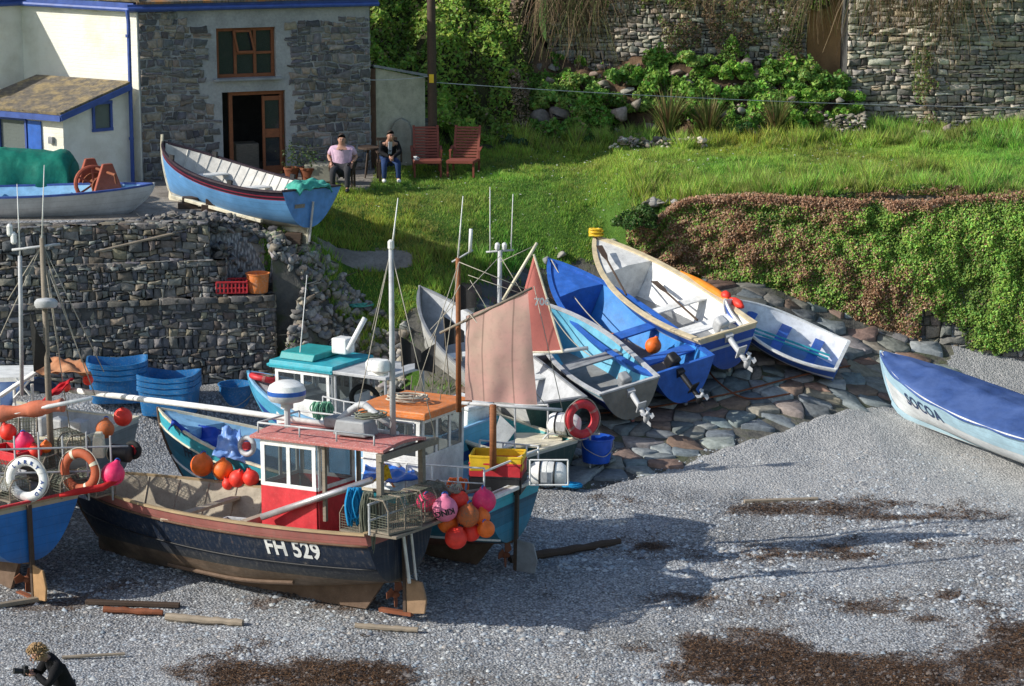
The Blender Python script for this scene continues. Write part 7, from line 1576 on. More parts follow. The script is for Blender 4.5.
# small pale workboat hidden behind the orange wheelhouse: green cover and white flag
h6b = Hull(4.6, 1.7, .9, tr=.85, rise_b=.3, zk=.12)
gw_ = boat('work_boat', 'dark green hulled work boat glimpsed between the turquoise stern and the blue bucket', 'work boat', W(430, 398, Y=44.2), W(553, 447, Y=42.2), h6b, hullmat('green_hull', [(0, (.5, .5, .45)), (.06, (.015, .05, .05))], .25, (.1, .05, .04), .4), inmat=M('teal'), floor=.3, fmat=M('grey'), gun='cream', thwarts=(.35,))
b = MB(); b.box((2.0, .2, 1.1), (.7, .6, .5)); b.box((2.0, .2, 1.4), (.8, .7, .08)); b.build('console', M('white'), gw_, bevel=.03)
b = MB(); P_ = lpts(h6b, [W(500, 415, Y=41.9), W(516, 430, Y=41.9), W(500, 452, Y=41.9), W(492, 440, Y=41.9)]); b.add(P_, [(0, 1, 2, 3)]); o = b.build('white_flag', M('white'), gw_, solid=.01)
# ---------------------------------------------------------------- open boats on the slipway
G8 = None
h8 = Hull(4, 1.5, .72, tr=.85, rise_b=.34, zk=.07, full=.42, rake=.2)
b8 = boat('open_boat', 'open boat with pale turquoise inside, grey floor and dark blue outside, nearest the red sail', 'open boat', HF(545, 303, 1.15), HF(630, 386, .92), h8, hullmat('navy_open', [(0, (.20, .38, .48)), (.10, (.55, .58, .6)), (.16, (.012, .03, .17))], .06, (.4, .1, .1), .3), inmat=paint('pale_turq', (.12, .42, .58), .5, (.3, .3, .25), .4), floor=.16, fmat=paint('grey_floor', (.26, .26, .25), .8, (.15, .15, .14), .5), gun='lightgrey', gw=.09, thwarts=((.45, .3, .12),), thmat=M('grey'), tmat=paint('grey_transom', (.24, .22, .19), .7, (.1, .2, .3), .5), roll=-11)
outboard(b8, -.03, 0, .62, 'grey', 'lightgrey', 62, 1.1)
h9 = Hull(5, 1.65, .80, tr=.84, rise_b=.42, zk=.07, full=.42, rake=.2)
b9 = boat('open_boat', 'bright blue open boat with an orange buoy inside and pale blue stripe, between two others', 'open boat', HF(552, 259, 1.25), HF(684, 366, 1.0), h9, hullmat('blue_open', [(0, (.02, .09, .42)), (.2, (.05, .28, .62)), (.32, (.02, .09, .42))], .05, (.3, .3, .3), .2), inmat=paint('mid_blue', (.03, .22, .58), .45, (.25, .3, .35), .35), floor=.16, fmat=paint('brown_floor', (.20, .16, .14), .85, (.3, .3, .3), .5), gun='blue', gw=.10, foredeck=.76, thwarts=((.42, .3, .14), (.16, .34, .1)), thmat=M('blue'), tmat=M('blue'), roll=-11)
outboard(b9, -.03, .1, .72, 'black', 'black', 55, 1.1, 8)
buoy('orange buoy lying inside the bright blue open boat', loc(h9, 1.55, -.22, .62), .165, 'buoy_orange')
coil('rope_coil', 'orange rope coil in the bottom of the bright blue open boat', loc(h9, 3.0, .0, .27), .22, 4, .016, M('buoy_orange'), .3, 21)
h10 = Hull(5, 1.7, .82, tr=.80, rise_b=.42, zk=.08, full=.42, rake=.2)
b10 = boat('open_boat', 'white-decked open boat with varnished gunwale and blue outside, an oar across it', 'open boat', HF(597, 236, 1.35), HF(728, 332, 1.12), h10, hullmat('royal_open', [(0, (.6, .5, .33)), (.09, (.02, .08, .36)), (.26, (.5, .55, .6)), (.31, (.02, .08, .36))], .05, (.3, .3, .3), .2), inmat=M('white'), floor=.18, fmat=M('grey'), gun=paint('cream_gunwale', (.66, .55, .36), .55, (.3, .2, .1), .4), gw=.11, foredeck=.74, thwarts=((.40, .26, .13), (.16, .4, .12)), thmat=M('white'), tmat=None, foremat=paint('worn_white_deck', (.72, .72, .70), .6, (.35, .3, .28), .5), roll=-10)
outboard(b10, -.03, .0, .74, 'lightgrey', 'lightgrey', 62, 1.2)
def oar(label, p, q, mat):
    t = thing('oar', label, 'oar', tuple(p)); d = Vector(q) - Vector(p); L = d.length; rot = d.to_track_quat('X', 'Z').to_matrix(); t.rotation_euler = rot.to_euler(); b = MB(); b.tube([(0, 0, 0), (L * .72, 0, 0)], .022, 8); b.build('shaft', mat, t); b = MB(); b.prism([(L * .7, -.02, -.008), (L * .8, -.065, -.008), (L, -.07, -.008), (L, .07, -.008), (L * .8, .065, -.008), (L * .7, .02, -.008)], (0, 0, .016)); b.build('blade', mat, t)
oar('long dark oar lying along the inside of the white-decked boat', loc(h10, .9, .15, .86), loc(h10, 3.4, -.35, .72), M('darkwood')); oar('second brown oar along the near gunwale of the white-decked boat', loc(h10, 2.6, h10.b(.5) - .05, 1.0), loc(h10, 4.6, .25, 1.3), M('darkwood'))
b = MB(); 
kp = [h10.P(.24 + .36 * i / 16, .96, -1, -.08) for i in range(17)]; wds = [.02 + .08 * math.sin(math.pi * (i / 16) ** .8) for i in range(17)]
b.tube([p + Vector((0, 0, .03)) for p in kp], wds, 14); o = b.build('kayak', paint('orange_kayak', (.80, .25, .02), .35, (.6, .1, .05), .3), smooth=True); o.matrix_world = Matrix.Translation(h10.O) @ h10.R.to_4x4(); tag(o, 'yellow-orange kayak stowed along the far side of the white-decked boat', 'kayak')
b = MB(); b.tube([h10.P(.27 + .05 * i / 3, .98, -1, -.12) + Vector((0, 0, .06)) for i in range(4)] , [.05, .1, .1, .04], 10); b.tube([h10.P(.16 + .10 * i / 3, .98, -1, -.12) + Vector((0, 0, .06)) for i in range(4)], [.04, .1, .09, .03], 10); o = b.build('fender', M('buoy_red'), smooth=True); o.matrix_world = Matrix.Translation(h10.O) @ h10.R.to_4x4(); tag(o, 'long red fender on the far gunwale of the white-decked boat', 'fender')
coil('rope_coil', 'yellow rope bound round the stem of the white-decked boat', loc(h10, h10.L - .05, 0, h10.zs(1) + .0), .13, 7, .022, M('yellow'), 1.2, 31)
h11 = Hull(3.2, 1.7, .52, tr=.80, rise_b=.20, zk=.05, full=.42, rake=.25)
b11 = boat('rowing_dinghy', 'small white rowing dinghy with blue thwarts and blue strake beside the ivy wall', 'rowing dinghy', HF(726, 300, .95), HF(843, 356, .66), h11, hullmat('white_dinghy', [(0, (.74, .75, .76)), (.07, (.03, .10, .40)), (.26, (.72, .74, .76)), (.33, (.03, .10, .40))], .03, (.4, .4, .4), .15), inmat=paint('dinghy_white', (.82, .84, .87), .4, (.4, .4, .4), .25), floor=.09, fmat=paint('dinghy_blue', (.04, .22, .5), .5), gun='white', gw=.06, thwarts=((.22, .2, .16), (.50, .22, .16), (.78, .2, .14)), thmat=M('blue'), tmat=M('blue'), roll=-14)
for k, (y0, y1) in enumerate(((.05, .15), (-.1, -.02))): oar('turquoise oar lying in the white rowing dinghy, %s of the pair' % ('nearer' if k == 0 else 'farther'), loc(h11, .25, y0, .42), loc(h11, 2.2, y1, .36), M('turquoise'))
h12 = Hull(6, 1.9, .85, tr=.8, rise_b=.35, zk=.08, full=.42, rake=.15)
b12 = boat('rowing_boat', 'pale blue boat lettered SOCOA under a royal blue cover at the right edge', 'rowing boat', HF(882, 352, 1.1), HF(1110, 446, .95), h12, hullmat('pale_boat', [(0, (.48, .70, .82)), (.40, (.80, .83, .84))], .02, (.5, .5, .5), .15), inmat=M('white'), floor=.2, gun='white', roll=-2, bowpost=.0)
lettering('SOCOA', h12, h12.L - 1.85, .60, .36, paint('sign_blue', (.02, .05, .14), .6), b12, 1, spacing=1.1, squeeze=1.0)
cv = MB()
def cover(a, q):
    t = .01 + .982 * a; y = h12.b(t) + .035; s = -1 + 2 * q; z = h12.zs(t) + .02 + (.20 * min(1, (1 - t) * 4)) * max(0, 1 - abs(s)) ** .9 - .06 * max(0, abs(s) - .9) * 10 * (.75 + .3 * math.sin(a * 31)); z += .012 * noise.noise(Vector((a * 14, s * 3, 0))) + .015 * math.sin(a * 60 + s * 4) * (1 - abs(s))
    return Vector((h12.P(t, 1).x, y * max(-1, min(1, s * 1.05)), z))
cv.grid(cover, 60, 24); o = cv.build('boat_cover', fabric('royal_cover', (.05, .10, .28), .8, (.09, .15, .35), 4), smooth=True, solid=.008); o.parent = b12
# 13 pale blue gig by the house
h13 = Hull(5, 2.0, 1.05, tr=.90, rise_b=.38, rise_s=.10, zk=.16, zk_s=.34, full=.46, rake=.1)
A13, B13 = W(162, 142, Y=51.5), W(312, 189, Y=48.9); 
b13 = boat('rowing_gig', 'pale blue open boat with dark red-lined gunwale propped on blocks before the stone house', 'open boat', A13, B13, h13, hullmat('sky_gig', [(0, (.02, .015, .03)), (.10, (.30, .03, .06)), (.13, (.02, .015, .03)), (.17, (.30, .03, .06)), (.19, (.14, .36, .68))], .42, (.56, .53, .46), .12), inmat=paint('cream_planking', (.62, .60, .55), .5, (.4, .35, .3), .4), floor=.30, fmat=M('cream'), gun=paint('dark_gunwale', (.035, .02, .03), .5), gw=.07, thwarts=((.2, .2, .25), (.45, .2, .25), (.7, .2, .25)), thmat=M('white'), tmat=paint('gig_transom', (.10, .27, .58), .5, (.3, .3, .3), .3), ribs=18, roll=3, bowpost=.16, kmat=M('cream'))
for x in (1.4, 3.4):
    for s_ in (1, -1): b = MB(); b.box((x, s_ * (h13.b(x / h13.L) - .03), h13.zs(x / h13.L) + .05), (.12, .05, .12)); b.build('rowlock', M('black'), b13)
b = MB(); b.tube([(-.04, 0, .05), (-.06, 0, .9)], .025, 8); b.build('rudder_bar', M('alu'), b13); b = MB(); b.prism([(.02, -.03, .0), (.5, -.03, 0), (.2, -.03, .3), (.02, -.03, .4)], (0, .06, 0)); b.build('deadwood', M('cream'), b13)
b = MB(); b.box((-.012, .35, .82), (.01, .3, .08)); b.build('name_plate', M('oldwood'), b13)
c0 = loc(h13, .1, 0, h13.zs(0) + .08); b = MB(); b.grid(lambda u, v: Vector((-.22 + .42 * u, -.50 + 1.0 * v, .04 + .08 * noise.noise(Vector((u * 5, v * 5, 3))) - .22 * max(0, abs(v - .5) * 2 - .8) * 3 - .3 * max(0, .25 - u))), 22, 22); o = b.build('fishing_net', fabric('aqua_net', (.06, .36, .28), .9, (.12, .45, .36), 14), smooth=True, solid=.03); o.matrix_world = Matrix.Translation(c0) @ h13.R.to_4x4(); tag(o, 'sea-green net bundled over the stern of the pale blue boat by the house', 'net')
for (px, py, yy, z_, lb_) in ((188, 208, 50.2, .12, 'brown timber block under the bow end of the pale blue boat'), (212, 214, 49.9, .14, 'second brown timber block under the middle of the pale blue boat'), (292, 238, 49.0, .12, 'low timber block under the stern keel of the pale blue boat')):
    p = W(px, py, Y=yy); p.z = hz(p.x, yy); b = MB(); b.box((0, 0, z_ / 2), (.42, .3, z_)); b.box((.05, .0, z_ + .06), (.34, .24, .12)); o = b.build('timber_block', M('darkwood'), bevel=.01); o.location = p; o.rotation_euler = (0, 0, random.uniform(-.3, .3)); tag(o, lb_, 'timber block')
log('plank', 'long white plank lying alongside the keel of the pale blue boat', W(172, 196, Y=50.3), W(262, 221, Y=49.1), .05, M('cream'), 'plank', True)
# 14 white boat top left
h14 = Hull(5, 1.7, .70, tr=.8, rise_b=.12, zk=.08, full=.42, rake=.25)
b14 = boat('open_boat', 'long white open boat with blue gunwale on the quay in front of the green tarpaulin', 'open boat', W(153, 184, Y=49.55), W(-75, 190, Y=49.35), h14, hullmat('quay_hull', [(0, (.62, .64, .66)), (.5, (.5, .51, .52))], .03, (.4, .4, .4), .3), inmat=M('paleblue'), floor=.2, fmat=M('paleblue'), gun='trim', gw=.07, thwarts=(.3, .6), thmat=M('paleblue'), tmat=M('white'))
# mooring ropes across the slipway
for (P_, lb_) in (([G(700, 352), G(712, 380), G(745, 402), G(790, 400)], 'brown mooring rope curling down the slipway below the blue open boat'), ([G(600, 420), G(660, 412), G(730, 398), G(800, 382), G(850, 372)], 'long rusty chain lying across the slipway under the boats')):
    b = MB(); b.tube([p + Vector((0, 0, .07)) for p in catmull(P_, 8)], .018, 6); o = b.build('mooring_rope', M('rust'), smooth=True); tag(o, lb_, 'rope')
b = MB(); b.tube(sag(loc(h9, h9.L - .1, 0, 1.25), loc(h9, 2.1, .3, .75), .22, 16), .012, 6); o = b.build('painter_rope', M('rope'), smooth=True); tag(o, 'pale rope slung from bow to quarter of the bright blue open boat', 'rope')
b = MB(); b.tube(sag(loc(h8, h8.L - .2, 0, 1.1), loc(h8, 1.8, -.3, .5), .22, 16), .012, 6); o = b.build('painter_rope', M('rope'), smooth=True); tag(o, 'pale rope slung inside the turquoise-lined open boat', 'rope')
# the long white spar from the left boats to the navy boat's canopy
b = MB(); p0, p1 = W(70, 390, Y=39.3), W(398, 434, Y=36.3); b.tube([p0 - p0, (p1 - p0) * .5 + Vector((0, 0, .02)), p1 - p0], [.05, .05, .042], 10); o = b.build('spar', M('white'), smooth=True); o.location = p0; tag(o, 'long white spar lying from the left-hand boats to the navy boat roof', 'spar')

# ---------------------------------------------------------------- people
SKIN = paint('skin', (.48, .26, .18), .55, (.42, .2, .14), .2, scale=12, bumpy=.05)
def skinned(name, verts, edges, radii, mat, parent, sub=2):
    me = bpy.data.meshes.new(name); me.from_pydata([tuple(v) for v in verts], edges, []); me.materials.append(mat); o = bpy.data.objects.new(name, me); C.objects.link(o); o.parent = parent
    m_ = o.modifiers.new('skin', 'SKIN'); m_.use_smooth_shade = True
    for i, r in enumerate(radii): r = r if isinstance(r, tuple) else (r, r); me.skin_vertices[0].data[i].radius = r
    for i in range(len(radii)): me.skin_vertices[0].data[i].use_root = (i == 0)
    s_ = o.modifiers.new('smooth', 'SUBSURF'); s_.levels = sub; s_.render_levels = sub; return o
def chain(J, paths, rad):
    """joint names -> skin graph"""
    names = []; 
    for p in paths:
        for a in p:
            if a not in names: names.append(a)
    idx = {a: i for i, a in enumerate(names)}; ed = []
    for p in paths: ed += [(idx[a], idx[b_]) for a, b_ in zip(p, p[1:])]
    return [J[a] for a in names], list(dict.fromkeys(ed)), [rad[a] for a in names]
def hand(parent, wrist, direction, palm, mat, curl=.5):
    wrist = Vector(wrist); d = Vector(direction).normalized(); n_ = Vector(palm).normalized(); s_ = d.cross(n_).normalized(); b = MB()
    b.box(wrist + d * .045, (.09, .078, .028), Matrix((d, s_, n_)).transposed(), 0, .85)
    for k, L in enumerate((.068, .078, .073, .058)):
        p = wrist + d * .085 + s_ * (-.03 + .02 * k); q = p + d * L * .5 + n_ * L * .15 * curl * 2; r_ = q + d * L * .35 * (1 - curl) + n_ * L * .5 * curl; b.tube([p - d * .01, q, r_], [.0095, .009, .007], 7)
    p = wrist + d * .03 - s_ * .035; b.tube([p, p - s_ * .025 + d * .03 + n_ * .01, p - s_ * .022 + d * .06 + n_ * .025], [.012, .011, .008], 7); return b.build('hand', mat, parent, smooth=True)
def face(parent, c, fwd, up, hairmat, style, s=1.0):
    c = Vector(c); f = Vector(fwd).normalized(); u = Vector(up).normalized(); r_ = f.cross(u).normalized(); u = r_.cross(f); Rm = Matrix((r_, f, u)).transposed()
    b = MB(); P_ = lambda x, y, z: c + Rm @ Vector((x, y, z)) * s
    b.tube([P_(0, .085, .025), P_(0, .105, -.008), P_(0, .09, -.018)], [.008, .014, .009], 7)
    for x in (-1, 1): b.ball(P_(.078 * x, -.005, -.002), .03, (.35, .7, 1.0), 10, Rm)
    b.tube([P_(-.022, .089, -.05), P_(0, .094, -.049), P_(.022, .089, -.05)], .006, 6); b.build('features', SKIN, parent, smooth=True)
    b = MB()
    for x in (-1, 1): b.ball(P_(.03 * x, .082, .022), .010, (1.3, .6, .7), 8, Rm); b.tube([P_(.014 * x, .09, .044), P_(.046 * x, .083, .045)], .005, 5)
    b.build('eyes', M('black'), parent, smooth=True)
    b = MB()
    def cap(a, q):
        az = 2 * math.pi * a; el = math.pi / 2 - q * (1.28 - .72 * math.sin(az)); k = 1.07 + .05 * noise.noise(Vector((az * 2, el * 3, style))); return P_(.078 * k * math.cos(el) * math.cos(az), -.006 + .094 * k * math.cos(el) * math.sin(az), .022 + .108 * k * math.sin(el))
    b.grid(cap, 28, 12)
    if style == 2:
        for i in range(300):
            az = random.uniform(0, 6.28); el = random.uniform(-.35, 1.5)
            if -.9 < math.atan2(math.sin(az - 1.57), math.cos(az - 1.57)) < .9 and el < .55: continue
            q = Vector((.09 * math.cos(el) * math.cos(az), -.01 + .1 * math.cos(el) * math.sin(az), .02 + .115 * math.sin(el))); o_ = q.normalized(); e_ = q + o_ * .035 + Vector((random.uniform(-.03, .03), random.uniform(-.03, .03), -.02)); b.tube([P_(*q), P_(*(q + o_ * .025)), P_(*e_)], [.009, .008, .003], 5)
    b.build('hair', hairmat, parent, smooth=True)
def seated(label, px, py, yy, yaw, shirt, trousers, shoe, hairc, fat=1.0, lean=.05, arms='knees', jacket=None, sc_=1.0):
    p = W(px, py, Y=yy); p.z = hz(p.x, yy); t = thing('person', label, 'person', tuple(p), rotM(0, 0, yaw)); t.scale = (sc_,) * 3; sh = .46
    # local: faces -Y
    J = dict(pelvis=Vector((0, .0, sh + .08)), belly=Vector((0, -.03 - lean * .3, sh + .26)), chest=Vector((0, -.02 - lean, sh + .46)), neck=Vector((0, -.03 - lean * 1.4, sh + .57)), nk2=Vector((0, -.04 - lean * 1.6, sh + .61)), head=Vector((0, -.05 - lean * 1.9, sh + .69)), crown=Vector((0, -.05 - lean * 1.9, sh + .77)))
    for s_, n_ in ((1, 'l'), (-1, 'r')):
        J['hip' + n_] = Vector((.10 * s_, -.04, sh + .04)); J['knee' + n_] = Vector((.17 * s_, -.45, sh + .04)); J['shin' + n_] = Vector((.17 * s_, -.47, .28)); J['ankle' + n_] = Vector((.17 * s_, -.46 - .04 * s_, .09)); J['toe' + n_] = Vector((.19 * s_, -.63 - .04 * s_, .045))
        J['sho' + n_] = Vector((.19 * s_ * (1 + (fat - 1) * .5), -.02 - lean, sh + .49)); 
        if arms == 'hips': J['elb' + n_] = Vector((.33 * s_, .02 - lean, sh + .30)); J['wri' + n_] = Vector((.24 * s_, -.18, sh + .17))
        else: J['elb' + n_] = Vector((.25 * s_, -.12 - lean, sh + .28)); J['wri' + n_] = Vector((.05 * s_, -.36 - lean, sh + .20))
    rad = dict(pelvis=(.16 * fat, .13 * fat), belly=(.155 * fat, .13 * fat), chest=(.165 * fat, .12 * fat), neck=.085, nk2=.072, head=(.098, .118), crown=(.075, .09))
    for n_ in 'lr': rad.update({'hip' + n_: .095, 'knee' + n_: .068, 'shin' + n_: .056, 'ankle' + n_: .042, 'toe' + n_: .03, 'sho' + n_: .06, 'elb' + n_: .042, 'wri' + n_: .028})
    v, e, r_ = chain(J, [('pelvis', 'belly', 'chest', 'neck', 'nk2', 'head', 'crown'), ('pelvis', 'hipl', 'kneel', 'shinl', 'anklel', 'toel'), ('pelvis', 'hipr', 'kneer', 'shinr', 'ankler', 'toer'), ('chest', 'shol', 'elbl', 'wril'), ('chest', 'shor', 'elbr', 'wrir')], rad)
    skinned('body', v, e, [tuple(x * .8 for x in q) if isinstance(q, tuple) and i < 3 else (q * .8 if not isinstance(q, tuple) and .055 < q < .1 and i > 4 else q) for i, q in enumerate(r_)], SKIN, t)
    k = 1.0; rs = dict(rad); rs.update(pelvis=(.17 * fat, .14 * fat), belly=(.172 * fat, .15 * fat), chest=(.178 * fat, .13 * fat), neck=.07)
    for n_ in 'lr': J['mid' + n_] = J['sho' + n_].lerp(J['elb' + n_], .8); rs['sho' + n_] = .078; rs['mid' + n_] = .064; rs['elb' + n_] = .06; rs['wri' + n_] = .044
    if jacket is None: paths = [('belly', 'pelvis'), ('belly', 'chest', 'neck'), ('chest', 'shol', 'midl'), ('chest', 'shor', 'midr')]
    else: paths = [('belly', 'pelvis'), ('belly', 'chest', 'neck'), ('chest', 'shol', 'elbl', 'wril'), ('chest', 'shor', 'elbr', 'wrir')]
    J2 = dict(J); J2['pelvis'] = J['pelvis'] + Vector((0, -.01, .0)); J2['neck'] = J['chest'].lerp(J['neck'], .95); v, e, r_ = chain(J2, paths, rs); skinned('shirt' if jacket is None else 'jacket', v, e, r_, jacket or shirt, t)
    if jacket is not None: b = MB(); f0 = J['neck'] + Vector((0, -.075, -.02)); f1 = J['belly'] + Vector((0, -.155 * fat, -.04)); b.prism([f0 + Vector((-.05, 0, 0)), f0 + Vector((.05, 0, 0)), f1 + Vector((.045, 0, 0)), f1 + Vector((-.045, 0, 0))], (0, .05, 0)); b.build('shirt', shirt, t, bevel=.01)
    else: b = MB(); c_ = J['chest'] + Vector((0, -.135 * fat, .02)); b.tube([c_ + Vector((-.05, 0, .01)), c_ + Vector((.0, -.01, .0)), c_ + Vector((.05, 0, .012))], .010, 6); b.build('sunglasses', M('black'), t)
    rt = dict(rad); rt.update(pelvis=(.165 * fat, .14 * fat))
    for n_ in 'lr': rt['hip' + n_] = .11; rt['knee' + n_] = .083; rt['shin' + n_] = .07; rt['ankle' + n_] = .062
    v, e, r_ = chain(J, [('pelvis', 'hipl', 'kneel', 'shinl', 'anklel'), ('pelvis', 'hipr', 'kneer', 'shinr', 'ankler')], rt); skinned('trousers', v, e, r_, trousers, t)
    for n_ in 'lr':
        a, c_ = J['ankle' + n_], J['toe' + n_]; b = MB(); b.ball((a + c_) / 2 + Vector((0, .02, -.01)), .1, (.5, 1.35, .5), 14); b.build('shoe', shoe, t, smooth=True)
        d = (J['wri' + n_] - J['elb' + n_]).normalized(); hand(t, J['wri' + n_], d * .6 + Vector((0, -.2, -.35)), (0, .3, -1) if arms == 'hips' else ((-1 if n_ == 'l' else 1), 0, -.2), SKIN)
    face(t, J['head'] + Vector((0, -.0, .01)), (.15 if arms != 'hips' else .1, -1, -.12), (0, 0, 1), hairc, 1, 1.1); return t
HAIR = paint('dark_hair', (.03, .02, .015), .7)
pinkm = fabric('pink_shirt', (.66, .46, .58), .8, (.58, .38, .5)); seated('heavy-set man in a pink shirt and dark trousers seated by the stone house', 343, 187, 53.3, -4, pinkm, fabric('dark_trousers', (.045, .045, .05)), M('black'), HAIR, 1.4, .02, 'hips', sc_=.97)
seated('dark-haired man in a black jacket and blue jeans leaning forward on his seat', 389, 184, 54.6, 10, fabric('pale_shirt', (.55, .57, .62)), fabric('jeans', (.03, .06, .16)), M('white'), HAIR, 1.0, .20, 'knees', jacket=fabric('black_jacket', (.012, .012, .014)), sc_=.92)
def chair(label, px, yy, rz):
    p = W(px, 185, Y=yy); t = thing('garden_chair', label, 'chair', (p.x, yy, hz(p.x, yy)), rotM(0, 0, rz), 'dark garden chairs under the two men'); b = MB(); b.box((0, .0, .43), (.5, .48, .04)); b.build('seat', M('darkwood'), t, bevel=.005); b = MB()
    for k in range(6): b.beam((-.2 + .08 * k, .24, .45), (-.2 + .08 * k, .32, .88), .05, .02, up=(1, 0, 0))
    b.beam((-.24, .33, .9), (.24, .33, .9), .03, .07); b.build('backrest', M('darkwood'), t)
    for x in (-.23, .23):
        for y in (-.21, .23): q = MB(); q.beam((x, y, 0), (x, y, .42), .045, .045, up=(1, 0, 0)); q.build('leg', M('darkwood'), t)
        q = MB(); q.beam((x * 1.15, -.22, .64), (x * 1.15, .26, .66), .05, .03); q.beam((x * 1.15, -.2, .42), (x * 1.15, -.2, .63), .04, .04, up=(1, 0, 0)); q.build('armrest', M('darkwood'), t)
chair('dark wooden chair carrying the man in the pink shirt', 343, 53.35, -4); chair('dark wooden chair carrying the man in the black jacket', 389, 54.65, 10)
tb_ = W(367, 178, Y=54.2); t_ = thing('garden_table', 'dark round garden table in the shade between the two seated men', 'table', (tb_.x + .05, 54.95, hz(tb_.x, 54.95))); b = MB(); b.lathe([(.001, .66), (.3, .66), (.3, .7), (.001, .7)], seg=24); b.build('tabletop', M('darkwood'), t_)
for k in range(3): a = k * 2.09; b = MB(); b.tube([(math.cos(a) * .25, math.sin(a) * .25, 0), (math.cos(a) * .12, math.sin(a) * .12, .66)], .022, 6); b.build('leg', M('darkwood'), t_)
# photographer, standing on the near beach, bent over the camera
p = W(60, 700, Y=30.6); gz_ = W(44, 646, Y=30.6).z - 1.52; t = thing('person', 'blond photographer in a black jacket stooping over a camera at the bottom left corner', 'person', (p.x, 30.6, gz_), rotM(0, 0, -62))
J = dict(pelvis=Vector((0, .12, .88)), belly=Vector((0, .06, 1.06)), chest=Vector((0, -.04, 1.24)), neck=Vector((0, -.14, 1.37)), nk2=Vector((0, -.20, 1.40)), head=Vector((0, -.28, 1.44)), crown=Vector((0, -.29, 1.52)))
for s_, n_ in ((1, 'l'), (-1, 'r')):
    J['hip' + n_] = Vector((.1 * s_, .12, .84)); J['knee' + n_] = Vector((.13 * s_, -.0, .48)); J['ankle' + n_] = Vector((.14 * s_, .08, .09)); J['toe' + n_] = Vector((.16 * s_, -.12, .04)); J['sho' + n_] = Vector((.19 * s_, -.07, 1.31)); J['elb' + n_] = Vector((.25 * s_, -.22, 1.08)); J['wri' + n_] = Vector((.08 * s_, -.34, 1.20))
rad = dict(pelvis=(.15, .12), belly=(.14, .11), chest=(.16, .12), neck=.07, nk2=.065, head=(.098, .118), crown=(.075, .09))
for n_ in 'lr': rad.update({'hip' + n_: .09, 'knee' + n_: .062, 'ankle' + n_: .042, 'toe' + n_: .03, 'sho' + n_: .06, 'elb' + n_: .042, 'wri' + n_: .028})
rad.update(pelvis=(.12, .10), belly=(.11, .09), chest=(.12, .09), neck=.05, shol=.04, shor=.04, elbl=.03, elbr=.03)
v, e, r_ = chain(J, [('pelvis', 'belly', 'chest', 'neck', 'nk2', 'head', 'crown'), ('pelvis', 'hipl', 'kneel', 'anklel', 'toel'), ('pelvis', 'hipr', 'kneer', 'ankler', 'toer'), ('chest', 'shol', 'elbl', 'wril'), ('chest', 'shor', 'elbr', 'wrir')], rad); skinned('body', v, e, r_, SKIN, t)
rs = dict(rad); rs.update(pelvis=(.165, .135), belly=(.16, .13), chest=(.178, .145), neck=.088)
for n_ in 'lr': rs['sho' + n_] = .088; rs['elb' + n_] = .066; rs['wri' + n_] = .045
v, e, r_ = chain(J, [('belly', 'pelvis'), ('belly', 'chest', 'neck'), ('chest', 'shol', 'elbl', 'wril'), ('chest', 'shor', 'elbr', 'wrir')], rs); skinned('jacket', v, e, r_, MATS['black_jacket'], t)
rt = dict(rad); rt.update(pelvis=(.158, .13))
for n_ in 'lr': rt['hip' + n_] = .105; rt['knee' + n_] = .078; rt['ankle' + n_] = .06
v, e, r_ = chain(J, [('pelvis', 'hipl', 'kneel', 'anklel'), ('pelvis', 'hipr', 'kneer', 'ankler')], rt); skinned('trousers', v, e, r_, MATS['dark_trousers'], t)
for n_ in 'lr': a, c_ = J['ankle' + n_], J['toe' + n_]; b = MB(); b.ball((a + c_) / 2 + Vector((0, .02, -.01)), .1, (.5, 1.35, .5), 14); b.build('shoe', M('black'), t, smooth=True); hand(t, J['wri' + n_], (-.3 if n_ == 'l' else .3, -1, .1), (0, 0, 1), SKIN)
face(t, J['head'], (0, -1, -.55), (0, -.3, 1), paint('blond_hair', (.40, .26, .13), .8, (.2, .13, .07), .8, scale=20), 2, 1.12)
cm = thing('camera_body', 'black camera held by the photographer at the bottom left corner', 'camera', tuple(Vector((p.x, 30.6, gz_)) + rotM(0, 0, -62) @ Vector((0, -.46, 1.24))), rotM(-12, 0, -62)); b = MB(); b.box((0, 0, 0), (.15, .07, .10)); b.box((0, 0, .06), (.06, .06, .04)); b.build('body', M('black'), cm, bevel=.01); b = MB(); b.lathe([(.035, 0), (.038, .05), (.042, .13), (.036, .13), (.001, .11)], (0, -.03, 0), rotM(90), 18); b.build('lens', M('black'), cm, smooth=2)

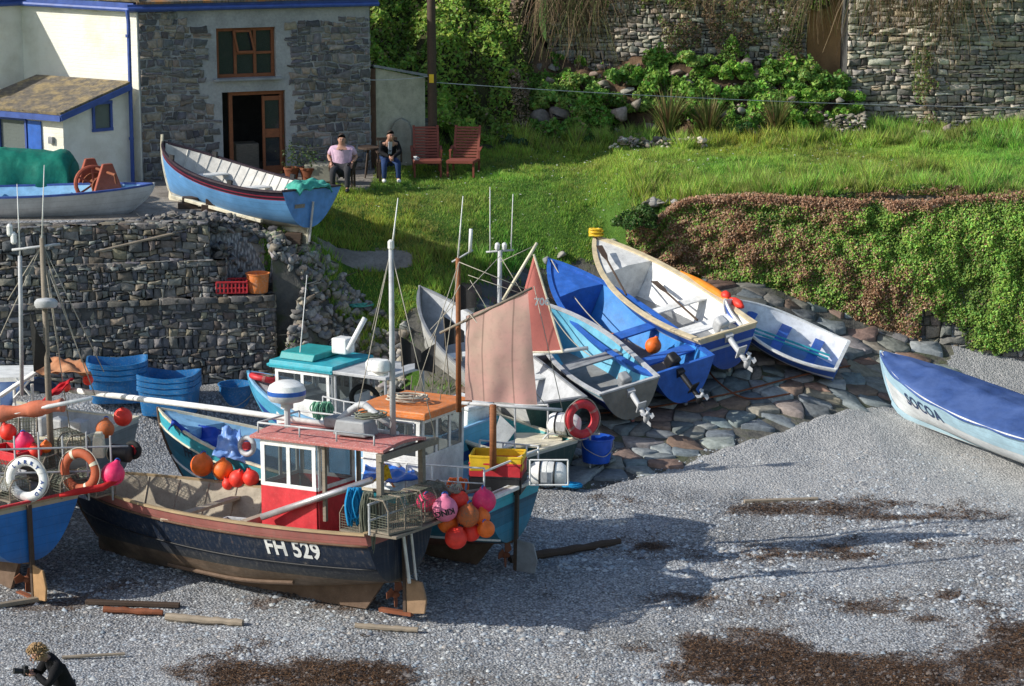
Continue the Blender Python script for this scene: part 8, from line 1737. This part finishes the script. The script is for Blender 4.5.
# more gear in the left-hand boats and on the navy boat
for i, (px, py, yy, rz, lb_) in enumerate(((-6, 470, 37.6, 20, 'net-covered lobster pot at the very left edge above the white life ring'), (38, 462, 37.9, -30, 'lobster pot seen between and above the two life rings'), (70, 440, 38.4, -50, 'lobster pot beneath the furled orange sail'), (20, 428, 38.8, 10, 'lobster pot on the deck behind the two masts'))):
    pot(lb_, W(px, py + 14, Y=yy), rotM(0, 0, rz), .6, .45, .38)
crt = thing('fish_box', 'red fish box jumbled beneath the furled orange sail', 'fish box', tuple(W(12, 462, Y=37.9)), rotM(0, 0, -35)); crate(crt, .7, .45, .22, M('red'), slats=False)
crt = thing('fish_box', 'pale blue fish box behind the left life ring', 'fish box', tuple(W(6, 485, Y=37.25)), rotM(4, 0, -40)); crate(crt, .6, .4, .22, M('lightgrey'), slats=False)
coil('rope_coil', 'heap of old rope inside the orange life ring area of the blue boat', tuple(W(75, 487, Y=37.5)), .24, 8, .016, M('net'), .6, 41)
coil('rope_coil', 'pale coiled rope on the foredeck of the navy boat', tuple(loc(h1, 3.2, .1, 1.0)), .26, 6, .016, M('rope'), .3, 42)
crt = thing('fish_box', 'pale grey fish box on the deck ahead of the red wheelhouse', 'fish box', tuple(loc(h1, 2.9, .3, .98)), h1.R @ rotM(0, 0, 8)); crate(crt, .7, .42, .22, M('lightgrey'), slats=False)
hank('rope_hank', 'hank of orange rope on the after end of the turquoise boat', W(458, 478, Y=37.6), .2, .3, 20, .012, M('buoy_orange'), 7)
hank('fishing_net', 'dark net bundle under the gallows of the navy boat', W(424, 488, Y=36.1), .3, .35, 40, .012, M('net'), 8, 'net')
coil('rope_coil', 'coil of pale rope lying on the orange wheelhouse roof', tuple(loc(h4, 1.9, .2, 2.72)), .3, 6, .016, M('rope'), .3, 43)
coil('rope_coil', 'seaweedy coil of rope on the roof of the red wheelhouse', tuple(loc(h1, .6, -.1, 3.04)), .22, 5, .014, M('net'), .3, 44)
ring_buoy('white life ring on the side of the orange-roofed wheelhouse', loc(h4, 1.9, .80, 1.62), h4.R @ rotM(-90, 0, 0), .2, .05, M('white'), 'orange', rope=False)
